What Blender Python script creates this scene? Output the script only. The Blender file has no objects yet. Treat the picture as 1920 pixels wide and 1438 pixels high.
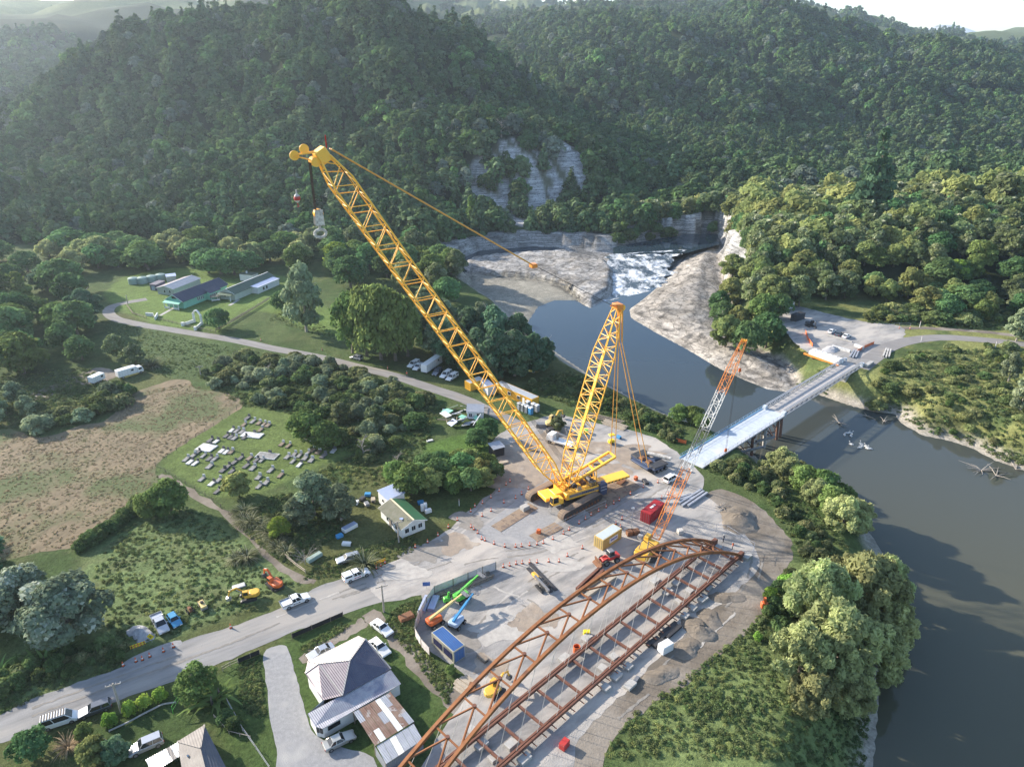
import bpy, bmesh, math, random
import numpy as np
from mathutils import Vector, Matrix
from mathutils.geometry import tessellate_polygon
R = math.radians
rnd = random.Random(7)
sc = bpy.context.scene
COL = bpy.context.scene.collection

# ------------------------------------------------------------------ camera, sky, sun, exposure
CAM_H, PITCH, FPX, CX, CY = 91.0, R(24.0), 1333.0, 960.0, 719.0
SUN_AZ = R(152.0)      # direction towards the sun in plan (from +x), left and ahead of the camera
SUN_EL = R(23.5)
cam = bpy.data.cameras.new('camera'); camo = bpy.data.objects.new('camera', cam); COL.objects.link(camo)
camo.location = (0, 0, CAM_H); camo.rotation_euler = (R(90) - PITCH, 0, 0)
cam.sensor_width = 36.0; cam.lens = 36.0 * FPX / 1920.0; cam.clip_start = 1.0; cam.clip_end = 60000
sc.camera = camo
world = bpy.data.worlds.new('World'); sc.world = world; world.use_nodes = True
wn = world.node_tree.nodes; wl = world.node_tree.links
bg = wn['Background']; sky = wn.new('ShaderNodeTexSky'); sky.sky_type = 'NISHITA'; sky.sun_disc = False
sky.sun_elevation = SUN_EL; sky.sun_rotation = math.atan2(math.cos(SUN_AZ), math.sin(SUN_AZ))
sky.altitude = 100; sky.air_density = 1.0; sky.dust_density = 1.0; sky.ozone_density = 1.6
wl.new(sky.outputs[0], bg.inputs[0]); bg.inputs[1].default_value = 0.15
sun = bpy.data.lights.new('sun', 'SUN'); suno = bpy.data.objects.new('sun', sun); COL.objects.link(suno)
sun.energy = 5.0; sun.angle = R(1.0); sun.color = (1.0, 0.90, 0.76)
sd = Vector((math.cos(SUN_AZ) * math.cos(SUN_EL), math.sin(SUN_AZ) * math.cos(SUN_EL), math.sin(SUN_EL)))
suno.rotation_euler = (-sd).to_track_quat('-Z', 'Y').to_euler(); suno.location = (-300, 160, 200)
sc.view_settings.view_transform = 'Standard'; sc.view_settings.look = 'None'
sc.view_settings.exposure = 1.15; sc.view_settings.gamma = 1.0; sc.view_settings.use_curve_mapping = False
sc.render.engine = 'CYCLES'
cy = sc.cycles
cy.max_bounces = 6; cy.diffuse_bounces = 4; cy.glossy_bounces = 3; cy.transmission_bounces = 3
cy.volume_bounces = 0; cy.transparent_max_bounces = 6; cy.caustics_reflective = False; cy.caustics_refractive = False
cy.use_denoising = True

# ------------------------------------------------------------------ photo pixel -> place
def ray(px, py):
    xn = (px - CX) / FPX; yn = (py - CY) / FPX
    return np.array([xn, math.cos(PITCH) - yn * math.sin(PITCH), -math.sin(PITCH) - yn * math.cos(PITCH)])
def G(px, py, z=0.0):          # where the ray meets the level z
    d = ray(px, py); t = (z - CAM_H) / d[2]
    return Vector((d[0] * t, d[1] * t, z))
def PY(px, py, Y):             # where the ray reaches the distance Y
    d = ray(px, py); t = Y / d[1]
    return Vector((d[0] * t, Y, CAM_H + d[2] * t))
def GP(pts, z=0.0): return [G(p[0], p[1], z) for p in pts]
def heading(a, b, z=0.0):
    A, B = G(*a, z), G(*b, z); return math.atan2(B.y - A.y, B.x - A.x)

# ------------------------------------------------------------------ numpy noise and polygons
def vnoise(x, y, seed=0):
    xi = np.floor(x).astype(np.int64); yi = np.floor(y).astype(np.int64); xf = x - xi; yf = y - yi
    def h(i, j):
        n = (i * 374761393 + j * 668265263 + seed * 1442695041) & 0xffffffff
        n = ((n ^ (n >> 13)) * 1274126177) & 0xffffffff
        return ((n ^ (n >> 16)) & 0xffff) / 65535.0
    u = xf * xf * (3 - 2 * xf); v = yf * yf * (3 - 2 * yf)
    return (h(xi, yi) * (1 - u) + h(xi + 1, yi) * u) * (1 - v) + (h(xi, yi + 1) * (1 - u) + h(xi + 1, yi + 1) * u) * v
def fbm(x, y, seed=0, o=4):
    s = 0; a = .5
    for k in range(o):
        s = s + a * vnoise(x * 2 ** k, y * 2 ** k, seed + k * 17); a *= .5
    return s / (1 - .5 ** o)
def inside(x, y, poly):
    P = np.array([(p[0], p[1]) for p in poly]); r = np.zeros(x.shape, bool); n = len(P)
    for i in range(n):
        x0, y0 = P[i]; x1, y1 = P[(i + 1) % n]
        if y0 == y1: continue
        c = ((y0 > y) != (y1 > y)) & (x < (x1 - x0) * (y - y0) / (y1 - y0) + x0)
        r ^= c
    return r
def pdist(x, y, poly, closed=True):
    P = np.array([(p[0], p[1]) for p in poly]); n = len(P); d = np.full(x.shape, 1e9)
    for i in range(n if closed else n - 1):
        a = P[i]; b = P[(i + 1) % n]; e = b - a; L = e @ e + 1e-9
        t = np.clip(((x - a[0]) * e[0] + (y - a[1]) * e[1]) / L, 0, 1)
        d = np.minimum(d, np.hypot(x - a[0] - t * e[0], y - a[1] - t * e[1]))
    return d
def sdist(x, y, poly):
    d = pdist(x, y, poly); return np.where(inside(x, y, poly), -d, d)
def sm(t):
    t = np.clip(t, 0, 1); return t * t * (3 - 2 * t)

# ------------------------------------------------------------------ materials
M = {}
def pmat(name, c1, c2=None, scale=2.0, rough=.8, metal=0.0, bump=0.0, bscale=None, contrast=(.35, .65), detail=6.0, spec=.3, c3=None, s3=.2, t3=(.55, .7), rnd_amt=0.0, coat=0.0):
    m = bpy.data.materials.new(name); m.use_nodes = True; nt = m.node_tree; b = nt.nodes['Principled BSDF']
    b.inputs['Roughness'].default_value = rough; b.inputs['Metallic'].default_value = metal
    b.inputs['Specular IOR Level'].default_value = spec; b.inputs['Coat Weight'].default_value = coat
    b.inputs['Base Color'].default_value = (*c1, 1)
    tc = nt.nodes.new('ShaderNodeTexCoord'); out = None
    def nz(s, d=detail):
        n = nt.nodes.new('ShaderNodeTexNoise'); n.inputs['Scale'].default_value = s; n.inputs['Detail'].default_value = d
        n.inputs['Roughness'].default_value = .6; nt.links.new(tc.outputs['Object'], n.inputs['Vector']); return n
    def mixc(a, bcol, fac):
        mx = nt.nodes.new('ShaderNodeMix'); mx.data_type = 'RGBA'
        nt.links.new(fac, mx.inputs[0])
        if isinstance(a, tuple): mx.inputs[6].default_value = (*a, 1)
        else: nt.links.new(a, mx.inputs[6])
        mx.inputs[7].default_value = (*bcol, 1); return mx.outputs[2]
    def ramp(src, t):
        r = nt.nodes.new('ShaderNodeMapRange'); r.inputs[1].default_value = t[0]; r.inputs[2].default_value = t[1]
        nt.links.new(src, r.inputs[0]); return r.outputs[0]
    if c2 is not None: out = mixc(c1, c2, ramp(nz(scale).outputs[0], contrast))
    if c3 is not None: out = mixc(out if out is not None else c1, c3, ramp(nz(s3).outputs[0], t3))
    if rnd_amt:
        oi = nt.nodes.new('ShaderNodeObjectInfo'); hs = nt.nodes.new('ShaderNodeHueSaturation')
        mr = nt.nodes.new('ShaderNodeMapRange'); mr.inputs[3].default_value = 1 - rnd_amt; mr.inputs[4].default_value = 1 + rnd_amt
        nt.links.new(oi.outputs['Random'], mr.inputs[0]); nt.links.new(mr.outputs[0], hs.inputs['Value'])
        if out is not None: nt.links.new(out, hs.inputs['Color'])
        else: hs.inputs['Color'].default_value = (*c1, 1)
        out = hs.outputs[0]
    if out is not None: nt.links.new(out, b.inputs['Base Color'])
    if bump:
        bp = nt.nodes.new('ShaderNodeBump'); bp.inputs['Strength'].default_value = bump; bp.inputs['Distance'].default_value = .1
        nt.links.new(nz(bscale or scale * 3).outputs[0], bp.inputs['Height']); nt.links.new(bp.outputs[0], b.inputs['Normal'])
    M[name] = m; return m
def paint(name, c, rough=.45, dirt=.25, metal=0.0, coat=.1):
    d = tuple(v * .62 + .38 * w for v, w in zip(c, (.16, .14, .11)))
    return pmat(name, c, d, 1.3, rough, metal, contrast=(.62 - dirt * .5, .9 - dirt * .3), spec=.4, coat=coat)
def leafmat(name, c, var=.35, trans=.3, tip=None):
    m = bpy.data.materials.new(name); m.use_nodes = True; nt = m.node_tree; nt.nodes.clear()
    out = nt.nodes.new('ShaderNodeOutputMaterial'); df = nt.nodes.new('ShaderNodeBsdfDiffuse'); tr = nt.nodes.new('ShaderNodeBsdfTranslucent')
    mx = nt.nodes.new('ShaderNodeMixShader'); mx.inputs[0].default_value = trans
    at = nt.nodes.new('ShaderNodeAttribute'); at.attribute_name = 'tone'
    oi = nt.nodes.new('ShaderNodeObjectInfo')
    hs = nt.nodes.new('ShaderNodeHueSaturation'); hs.inputs['Color'].default_value = (*c, 1); hs.inputs['Saturation'].default_value = .97
    if tip is not None:
        mt = nt.nodes.new('ShaderNodeMix'); mt.data_type = 'RGBA'; mt.inputs[6].default_value = (*c, 1); mt.inputs[7].default_value = (*tip, 1)
        r = nt.nodes.new('ShaderNodeMapRange'); r.inputs[1].default_value = .5; r.inputs[2].default_value = 1.0
        nt.links.new(at.outputs['Fac'], r.inputs[0]); nt.links.new(r.outputs[0], mt.inputs[0]); nt.links.new(mt.outputs[2], hs.inputs['Color'])
    a = nt.nodes.new('ShaderNodeMapRange'); a.inputs[3].default_value = 1 - var; a.inputs[4].default_value = 1 + var
    b = nt.nodes.new('ShaderNodeMapRange'); b.inputs[3].default_value = .72; b.inputs[4].default_value = 1.28
    h = nt.nodes.new('ShaderNodeMapRange'); h.inputs[3].default_value = .475; h.inputs[4].default_value = .52
    nt.links.new(at.outputs['Fac'], a.inputs[0]); nt.links.new(oi.outputs['Random'], b.inputs[0])
    mu = nt.nodes.new('ShaderNodeMath'); mu.operation = 'MULTIPLY'; nt.links.new(a.outputs[0], mu.inputs[0]); nt.links.new(b.outputs[0], mu.inputs[1])
    wn_ = nt.nodes.new('ShaderNodeTexWhiteNoise'); wn_.noise_dimensions = '1D'; nt.links.new(oi.outputs['Random'], wn_.inputs['W'])
    nt.links.new(wn_.outputs['Value'], h.inputs[0]); nt.links.new(h.outputs[0], hs.inputs['Hue']); nt.links.new(mu.outputs[0], hs.inputs['Value'])
    nt.links.new(hs.outputs[0], df.inputs[0]); nt.links.new(hs.outputs[0], tr.inputs[0])
    nt.links.new(df.outputs[0], mx.inputs[1]); nt.links.new(tr.outputs[0], mx.inputs[2]); nt.links.new(mx.outputs[0], out.inputs[0])
    M[name] = m; return m

# ------------------------------------------------------------------ mesh builder
class MB:
    def __init__(s): s.v = []; s.f = []; s.m = []; s.cur = 0
    def add(s, vs, fs, mi=None):
        o = len(s.v); s.v += [tuple(v) for v in vs]; s.f += [tuple(i + o for i in f) for f in fs]; s.m += [s.cur if mi is None else mi] * len(fs); return s
    def box(s, c, d, rz=0.0, mi=None, taper=1.0, mat=None):
        x, y, z = d[0] / 2, d[1] / 2, d[2] / 2; vs = []
        for k, (a, b, e) in enumerate(((-1, -1, -1), (1, -1, -1), (1, 1, -1), (-1, 1, -1), (-1, -1, 1), (1, -1, 1), (1, 1, 1), (-1, 1, 1))):
            q = taper if e > 0 else 1.0
            vs.append(Vector((a * x * q, b * y * q, e * z)))
        rm = mat if mat is not None else Matrix.Rotation(rz, 3, 'Z')
        vs = [rm @ v + Vector(c) for v in vs]
        return s.add(vs, ((0, 3, 2, 1), (4, 5, 6, 7), (0, 1, 5, 4), (1, 2, 6, 5), (2, 3, 7, 6), (3, 0, 4, 7)), mi)
    def beam(s, a, b, w, h=None, mi=None, up=(0, 0, 1)):
        a, b = Vector(a), Vector(b); d = b - a; L = d.length
        if L < 1e-6: return s
        d.normalize(); u = Vector(up)
        if abs(d.dot(u)) > .98: u = Vector((1, 0, 0))
        r = d.cross(u).normalized(); u = r.cross(d)
        m = Matrix((d, r, u)).transposed()
        return s.box((a + b) / 2, (L, w, h or w), mi=mi, mat=m)
    def tube(s, a, b, r, n=8, r2=None, mi=None, cap=True):
        a, b = Vector(a), Vector(b); d = b - a
        if d.length < 1e-6: return s
        d.normalize(); u = Vector((0, 0, 1)) if abs(d.z) < .95 else Vector((1, 0, 0))
        x = d.cross(u).normalized(); y = d.cross(x); r2 = r if r2 is None else r2; vs = []
        for k in range(n):
            t = 2 * math.pi * k / n; e = x * math.cos(t) + y * math.sin(t); vs += [a + e * r, b + e * r2]
        fs = [(2 * k, (2 * k + 2) % (2 * n), (2 * k + 3) % (2 * n), 2 * k + 1) for k in range(n)]
        if cap: fs += [tuple(2 * k for k in range(n))[::-1], tuple(2 * k + 1 for k in range(n))]
        return s.add(vs, fs, mi)
    def path(s, pts, r, n=6, mi=None):
        for k in range(len(pts) - 1): s.tube(pts[k], pts[k + 1], r, n, mi=mi)
        return s
    def prism(s, poly, z0, z1, mi=None):
        n = len(poly); vs = [(p[0], p[1], z0) for p in poly] + [(p[0], p[1], z1) for p in poly]
        fs = [tuple(range(n))[::-1], tuple(range(n, 2 * n))] + [(k, (k + 1) % n, n + (k + 1) % n, n + k) for k in range(n)]
        return s.add(vs, fs, mi)
    def side(s, prof, y0, y1, mi=None):     # profile in x,z pushed along y
        n = len(prof); vs = [(p[0], y0, p[1]) for p in prof] + [(p[0], y1, p[1]) for p in prof]
        fs = [tuple(range(n)), tuple(range(n, 2 * n))[::-1]] + [((k + 1) % n, k, n + k, n + (k + 1) % n) for k in range(n)]
        return s.add(vs, fs, mi)
    def lathe(s, prof, n=12, c=(0, 0, 0), mi=None):
        vs = []; m = len(prof)
        for k in range(n):
            t = 2 * math.pi * k / n
            vs += [(c[0] + r * math.cos(t), c[1] + r * math.sin(t), c[2] + z) for r, z in prof]
        fs = [(k * m + j, ((k + 1) % n) * m + j, ((k + 1) % n) * m + j + 1, k * m + j + 1) for k in range(n) for j in range(m - 1)]
        if prof[-1][0] > .001: fs.append(tuple(k * m + m - 1 for k in range(n)))
        return s.add(vs, fs, mi)
    def sheet(s, poly, z, mi=None):
        t = tessellate_polygon([[Vector((p[0], p[1], 0)) for p in poly]])
        return s.add([(p[0], p[1], z) for p in poly], [tuple(i) for i in t], mi)
    def mesh(s, name, mats):
        me = bpy.data.meshes.new(name); me.from_pydata(s.v, [], s.f)
        for m in (mats if isinstance(mats, (list, tuple)) else [mats]): me.materials.append(M[m] if isinstance(m, str) else m)
        if any(s.m): me.polygons.foreach_set('material_index', s.m)
        bm = bmesh.new(); bm.from_mesh(me); bmesh.ops.recalc_face_normals(bm, faces=bm.faces); bm.to_mesh(me); bm.free()
        me.update(); return me
    def build(s, name, mats, parent=None, bevel=0.0, smooth=False):
        me = s.mesh(name, mats)
        if smooth:
            me.polygons.foreach_set('use_smooth', [True] * len(me.polygons)); me.update()
            if hasattr(me, 'set_sharp_from_angle'): me.set_sharp_from_angle(angle=R(40))
        o = bpy.data.objects.new(name, me); COL.objects.link(o)
        if parent is not None: o.parent = parent
        if bevel:
            b = o.modifiers.new('bevel', 'BEVEL'); b.width = bevel; b.segments = 1; b.limit_method = 'ANGLE'
        return o
def inst(name, me, parent=None, loc=(0, 0, 0), rz=0.0, scale=None, mtx=None):
    o = bpy.data.objects.new(name, me); COL.objects.link(o)
    if parent is not None: o.parent = parent
    if mtx is not None: o.matrix_local = mtx
    else:
        o.location = loc; o.rotation_euler = (0, 0, rz)
        if scale is not None: o.scale = scale if hasattr(scale, '__len__') else (scale,) * 3
    return o
_unit = {}
def strut(name, parent, a, b, r, mat, square=False):      # one bar as an object that shares a unit mesh
    k = (mat, square)
    if k not in _unit:
        m = MB()
        if square: m.box((0, 0, .5), (2, 2, 1))
        else: m.tube((0, 0, 0), (0, 0, 1), 1, 6)
        _unit[k] = m.mesh('bar', mat)
    a, b = Vector(a), Vector(b); d = b - a
    q = d.to_track_quat('Z', 'X').to_matrix().to_4x4()
    rr = r if hasattr(r, '__len__') else (r, r)
    return inst(name, _unit[k], parent, mtx=Matrix.Translation(a) @ q @ Matrix.Diagonal((rr[0], rr[1], d.length, 1)))
def tag(o, label=None, cat=None, group=None, kind=None):
    if label: o['label'] = label
    if cat: o['category'] = cat
    if group: o['group'] = group
    if kind: o['kind'] = kind
    return o
def thing(name, label, cat, loc=(0, 0, 0), rz=0.0, group=None):
    o = bpy.data.objects.new(name, None); COL.objects.link(o); o.empty_display_size = .5
    o.location = loc; o.rotation_euler = (0, 0, rz); return tag(o, label, cat, group)
def copy_tree(o, parent=None):
    c = o.copy(); COL.objects.link(c)
    if parent is not None: c.parent = parent
    for ch in o.children: copy_tree(ch, c)
    return c
def dup(o, loc, rz, label=None, group=None, scale=None):
    c = copy_tree(o); c.location = loc; c.rotation_euler = (0, 0, rz)
    if label: c['label'] = label
    if group: c['group'] = group
    if scale: c.scale = (scale,) * 3
    return c
def jitter(poly, step=1.5, amp=.35, seed=3, closed=True):
    P = [Vector((p[0], p[1])) for p in poly]; out = []; n = len(P); q = random.Random(seed)
    for i in range(n if closed else n - 1):
        a, b = P[i], P[(i + 1) % n]; L = (b - a).length; k = max(1, int(L / step))
        nrm = Vector((-(b - a).y, (b - a).x)).normalized() if L > 0 else Vector((0, 0))
        for j in range(k):
            t = j / k; p = a.lerp(b, t)
            out.append(p + nrm * q.uniform(-amp, amp) * (1 if 0 < j else .4))
    if not closed: out.append(P[-1])
    return out
def smooth_poly(pts, k=4, closed=True):      # Catmull-Rom
    P = [Vector((p[0], p[1])) for p in pts]; n = len(P); out = []
    for i in range(n if closed else n - 1):
        g = lambda j: P[j % n] if closed else P[max(0, min(n - 1, j))]
        a, b, c, d = g(i - 1), g(i), g(i + 1), g(i + 2)
        for j in range(k):
            t = j / k
            out.append(.5 * ((2 * b) + (c - a) * t + (2 * a - 5 * b + 4 * c - d) * t * t + (3 * b - a - 3 * c + d) * t ** 3))
    if not closed: out.append(P[-1])
    return out
def struct(o): o['kind'] = 'structure'; return o
def flat(name, pts, z, mat, px=True, amp=.35, step=1.2, seed=1, sk=3):
    P = [G(*p) for p in pts] if px else pts
    P = smooth_poly(P, sk) if sk else P
    m = MB(); m.sheet(jitter(P, step, amp, seed), z); return struct(m.build(name, mat))
# ------------------------------------------------------------------ terrain
WATER = -7.0
HILL = [  # (px, py, distance) on the visible hill surface, or a plain (x, y, z) triple with a leading None
    # near-left forest hill
    (0, 330, 560), (150, 330, 540), (300, 330, 520), (450, 330, 510), (600, 330, 500), (750, 320, 500),
    (0, 200, 760), (130, 215, 640), (170, 135, 700), (230, 75, 740), (300, 50, 760), (420, 20, 780), (560, 22, 780), (700, 25, 770), (800, 40, 740), (870, 62, 700),
    (200, 240, 600), (400, 200, 620), (600, 200, 600), (800, 200, 590), (925, 140, 650),
    # descending dark ridge to the gorge
    (960, 190, 610), (1100, 235, 610), (1250, 285, 610), (1400, 305, 630), (1540, 345, 640), (1000, 300, 520), (1100, 330, 520), (1250, 350, 540),
    (940, 390, 470), (1050, 395, 480), (1180, 390, 500),
    # behind: the large wooded hill
    (870, 120, 1050), (960, 60, 1180), (1050, 25, 1300), (1150, 12, 1350), (1260, 22, 1300), (1380, 32, 1300), (1480, 18, 1280), (1560, 52, 1240), (1650, 88, 1180), (1740, 110, 1150), (1830, 130, 1150), (1930, 128, 1250), (2100, 130, 1300),
    (1100, 150, 900), (1250, 120, 950), (1400, 130, 950), (1550, 150, 950), (1700, 180, 940), (1850, 200, 940),
    (1300, 230, 780), (1500, 250, 800), (1700, 270, 800), (1900, 270, 800), (1650, 320, 740), (1850, 310, 740),
    # far grassy country
    (60, 95, 1150), (160, 75, 1200), (-150, 150, 1100), (120, 15, 2000), (260, 8, 2000), (380, 20, 2100), (600, -5, 2200), (760, 2, 2000), (900, 25, 2100), (1000, 5, 2300), (640, 40, 1150), (760, 40, 1100), (850, 65, 1300),
    (1600, 40, 2100), (1700, 45, 2300), (1800, 70, 2400), (1920, 65, 2500), (2200, 40, 2600), (1850, 105, 1900), (1300, 15, 2400),
    # right hill across the river
    (1420, 470, 330), (1500, 445, 345), (1600, 430, 345), (1750, 425, 335), (1900, 420, 330), (2100, 420, 320),
    (1420, 408, 400), (1500, 390, 405), (1600, 375, 405), (1700, 372, 400), (1800, 368, 390), (1920, 358, 380), (2150, 350, 380),
    (None, 330, 470, 16), (None, 260, 480, 10), (None, 420, 480, 20),
    # valleys and the plain (kept below the flats so that the flats stay level)
    (None, 110, 640, 4), (None, 230, 660, 4), (None, 330, 640, 8), (None, 480, 640, 10),
    (None, -120, 1000, 40), (None, 120, 850, 25), (None, -350, 1000, 60),
    (None, -40, 380, -6), (None, -150, 390, -6), (None, -250, 400, -6), (None, -350, 400, -4), (None, -500, 400, 2), (None, -420, 520, 40),
    (None, 40, 400, -5), (None, 95, 462, 3), (None, 60, 450, 4), (None, 130, 480, 6), (None, 60, 330, -7), (None, 0, 250, -7), (None, -100, 250, -7), (None, -200, 250, -7), (None, -300, 250, -6), (None, -450, 250, -4),
    (None, 0, 100, -7), (None, 150, 100, -7), (None, -150, 100, -7), (None, -300, 100, -6), (None, 300, 100, -5), (None, 120, 220, -7), (None, 180, 235, -6), (None, 260, 250, -5), (None, 330, 250, -3),
    (None, 100, 260, -5), (None, 130, 285, -4), (None, 170, 278, -4), (None, 0, -100, -7), (None, 400, -100, -6), (None, -400, -100, -6), (None, 120, 320, 1), (None, 110, 350, 2),
    (None, -1500, 300, 60), (None, -1500, 1500, 180), (None, 1500, 400, 80), (None, 1800, 1500, 200), (None, -2500, 3000, 220), (None, 2500, 3500, 230), (None, 0, 3500, 170), (None, -1200, 2600, 190), (None, 1200, 3200, 200), (None, 0, 6000, 150), (None, 3500, 6000, 150), (None, -3500, 6000, 150)]
CP = []
for h in HILL:
    if h[0] is None: CP.append(h[1:])
    else:
        v = PY(*h); CP.append((v.x, v.y, v.z - (6 if h[2] < 1900 else 0)))
CP = np.array(CP, float)
def _k(d2): return .5 * d2 * np.log(d2 + 1e-9)
_S = 1 / 500.0
_n = len(CP); _X = CP[:, :2] * _S
_A = np.zeros((_n + 3, _n + 3)); _A[:_n, :_n] = _k(((_X[:, None] - _X[None]) ** 2).sum(-1)) + np.eye(_n) * 2e-4
_A[:_n, _n] = 1; _A[:_n, _n + 1:] = _X; _A[_n, :_n] = 1; _A[_n + 1:, :_n] = _X.T
_W = np.linalg.solve(_A, np.concatenate([CP[:, 2], [0, 0, 0]]))
def tps(x, y):
    x = np.asarray(x, float) * _S; y = np.asarray(y, float) * _S; r = _W[_n] + _W[_n + 1] * x + _W[_n + 2] * y
    for i in range(_n): r = r + _W[i] * _k((x - _X[i, 0]) ** 2 + (y - _X[i, 1]) ** 2)
    return r
RIVER = GP([(1600, 1560), (1640, 1438), (1650, 1330), (1655, 1250), (1670, 1180), (1680, 1100), (1660, 1040), (1640, 1010), (1600, 960), (1560, 925), (1520, 925), (1480, 905), (1430, 865), (1390, 835), (1330, 805), (1290, 795), (1257, 780), (1207, 757), (1157, 730), (1107, 703), (1057, 670), (1015, 640), (985, 610), (950, 575), (895, 540), (860, 512), (858, 488), (900, 470), (1000, 462), (1060, 465), (1150, 468), (1230, 455), (1285, 446), (1320, 444), (1345, 455), (1345, 480), (1352, 560), (1352, 610), (1420, 660), (1465, 700), (1500, 738), (1533, 740), (1590, 760), (1640, 773), (1677, 777), (1687, 793), (1730, 817), (1780, 827), (1820, 840), (1863, 863), (1920, 883), (2100, 960), (2400, 1130), (2600, 1600)], WATER)
SHELF_L = GP([(862, 492), (880, 481), (960, 471), (1060, 468), (1110, 479), (1140, 485), (1157, 505), (1150, 545), (1107, 570), (1082, 556), (1050, 535), (1000, 522), (920, 512), (880, 503)], -5)
SAND_L = GP([(868, 508), (920, 515), (1000, 522), (1060, 535), (1088, 562), (1040, 562), (1010, 574), (985, 612), (940, 585), (880, 540)], -6.6)
SHELF_R = GP([(1240, 530), (1270, 498), (1295, 476), (1338, 462), (1356, 500), (1356, 610), (1425, 655), (1480, 690), (1510, 738), (1440, 728), (1400, 712), (1350, 690), (1300, 660), (1230, 622), (1182, 594), (1180, 578), (1205, 560)], -6.5)
SLIP = [(PY(905, 285, 520).x, 512), (PY(985, 270, 540).x, 545), (PY(1075, 268, 550).x, 556), (PY(1080, 330, 530).x, 510), (PY(1115, 395, 480).x, 478), (PY(1085, 425, 448).x, 446), (PY(1010, 420, 450).x, 448), (PY(950, 390, 465).x, 462), (PY(900, 330, 500).x, 490)]
def slipmask(x, y):      # bare pale rock showing through the slip face
    d = -sdist(x, y, SLIP); k = fbm((x + y * .25) / 5, (y - x * .25) / 30, 91) * .65 + fbm(x / 9, y / 9, 93) * .35
    return sm((d + 12) / 8) * sm((k - .425) / .06)
def hills(x, y):
    h = tps(x, y); g = sm((y - 430) / 200)
    rough = (fbm(x / 130, y / 130, 5) - .5) * 66 + (fbm(x / 45, y / 45, 6) - .5) * 9 + (.5 - np.abs(fbm(x / 300, y / 300, 9) - .5) * 2) * 26 - 13
    rough = rough + (.5 - np.abs(fbm((x + y * .35) / 85, (y - x * .2) / 330, 27) - .5) * 4) * 20
    far = sm((y - 900) / 500)
    rough = rough + far * (fbm(x / 420, y / 420, 21) - .5) * 60
    return h + rough * g * sm((h - 4) / 40)
def terrain(x, y):
    x = np.asarray(x, float); y = np.asarray(y, float)
    h = hills(x, y); z = np.where(h > 0, h, 0) * 1.0
    z = z * sm(h / 6)
    dr = sdist(x, y, RIVER)
    bw = np.where(y > 330, 7.0 + 22 * (fbm(x / 16, y / 16, 41) - .5) + 8 * (fbm(x / 4.5, y / 4.5, 42) - .5), 13.0 * (1 + .35 * (fbm(x / 14, y / 14, 3) - .5))); bw = np.maximum(bw, 1.5)
    bank = WATER + 7.0 * sm(np.clip(dr, 0, None) / bw) + np.where(dr < 0, np.maximum(dr * .35, -2.5), 0)
    z = np.where(dr < bw, np.minimum(z, bank), z)
    # gorge slot running away behind the falls
    for poly, top, k, am in ((SHELF_L, 2.6, .7, .6), (SAND_L, .55, .12, .1), (SHELF_R, 2.6, .22, .55)):
        d = -sdist(x, y, poly); rk = (fbm(x / 9, y / 9, 12) - .45) * 2.2 * am + (.5 - np.abs(fbm((x + y) / 7, (y - x) / 3, 6) - .5) * 3) * .9 * am + (fbm(x / 2.5, y / 2.5, 4) - .5) * .8 * am
        b = WATER + np.clip(d * k, None, top) + rk * sm(d / 3)
        z = np.where((d > 0) & (dr < 3), np.maximum(b, WATER - .5), z); z = np.where((d <= 0) & (d > -6) & (dr < 0), np.maximum(z, WATER - .05 + d * .4), z)
    return z
def zt(x, y): return float(terrain(np.array([x]), np.array([y]))[0])
def axis(core0, core1, step, lo, hi, gr):
    a = list(np.arange(core0, core1, step)); s = step
    while a[-1] < hi: s *= gr; a.append(a[-1] + s)
    s = step
    while a[0] > lo: s *= gr; a.insert(0, a[0] - s)
    return np.array(a)
xs = axis(-175, 175, 1.4, -4200, 4200, 1.075); ys = axis(55, 330, 1.4, -350, 6500, 1.022)
gx, gy = np.meshgrid(xs, ys); NX, NYY = len(xs), len(ys)
gz = terrain(gx, gy)
# --- ground cover: surface colours, sunlight put into the lawn's, edges broken up by noise
n1 = fbm(gx / 7, gy / 7, 31); n2 = fbm(gx / 30, gy / 30, 32); n3 = fbm(gx / 2.2, gy / 2.2, 33)
def C(*c): return np.array(c, float)
def lay(col, w, c): return col * (1 - w[..., None]) + c * w[..., None]
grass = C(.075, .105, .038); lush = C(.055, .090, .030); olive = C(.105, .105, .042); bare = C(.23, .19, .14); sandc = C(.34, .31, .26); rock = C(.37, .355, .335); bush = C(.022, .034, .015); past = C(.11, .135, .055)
col = np.zeros(gx.shape + (3,)) + grass
col = lay(col, sm((n1 - .42) / .25), lush); col = lay(col, sm((n2 - .52) / .2) * .7, olive); col = lay(col, sm((n3 - .62) / .15) * .35, C(.12, .125, .06))
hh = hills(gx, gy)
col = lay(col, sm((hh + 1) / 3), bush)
gr_far = sm((gy - 1500) / 250) * np.where(fbm(gx / 260, gy / 260, 61) > .40, 1.0, .25)
col = lay(col, np.clip(gr_far, 0, 1), past)
drr = sdist(gx, gy, RIVER)
col = lay(col, sm((5.5 + 5 * ((gx < 62) & (gy > 168)) - drr + (n1 - .5) * 7) / 3) * (gy > 55), sandc)
farb = sm((gx - 92) / 10) * sm((gy - 150) / 15) * sm((300 - gy) / 20) * (hh < 0); col = lay(col, farb * sm((n1 - .35) / .2) * sm((drr - 3) / 4) * .8, C(.23, .235, .085))
lowb = sm((135 - gy) / 25) * sm((gx - 12) / 10) * sm((drr - 1.5) / 2); col = lay(col, lowb * (.55 + .45 * sm((n1 - .4) / .2)), C(.155, .20, .075))
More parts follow.
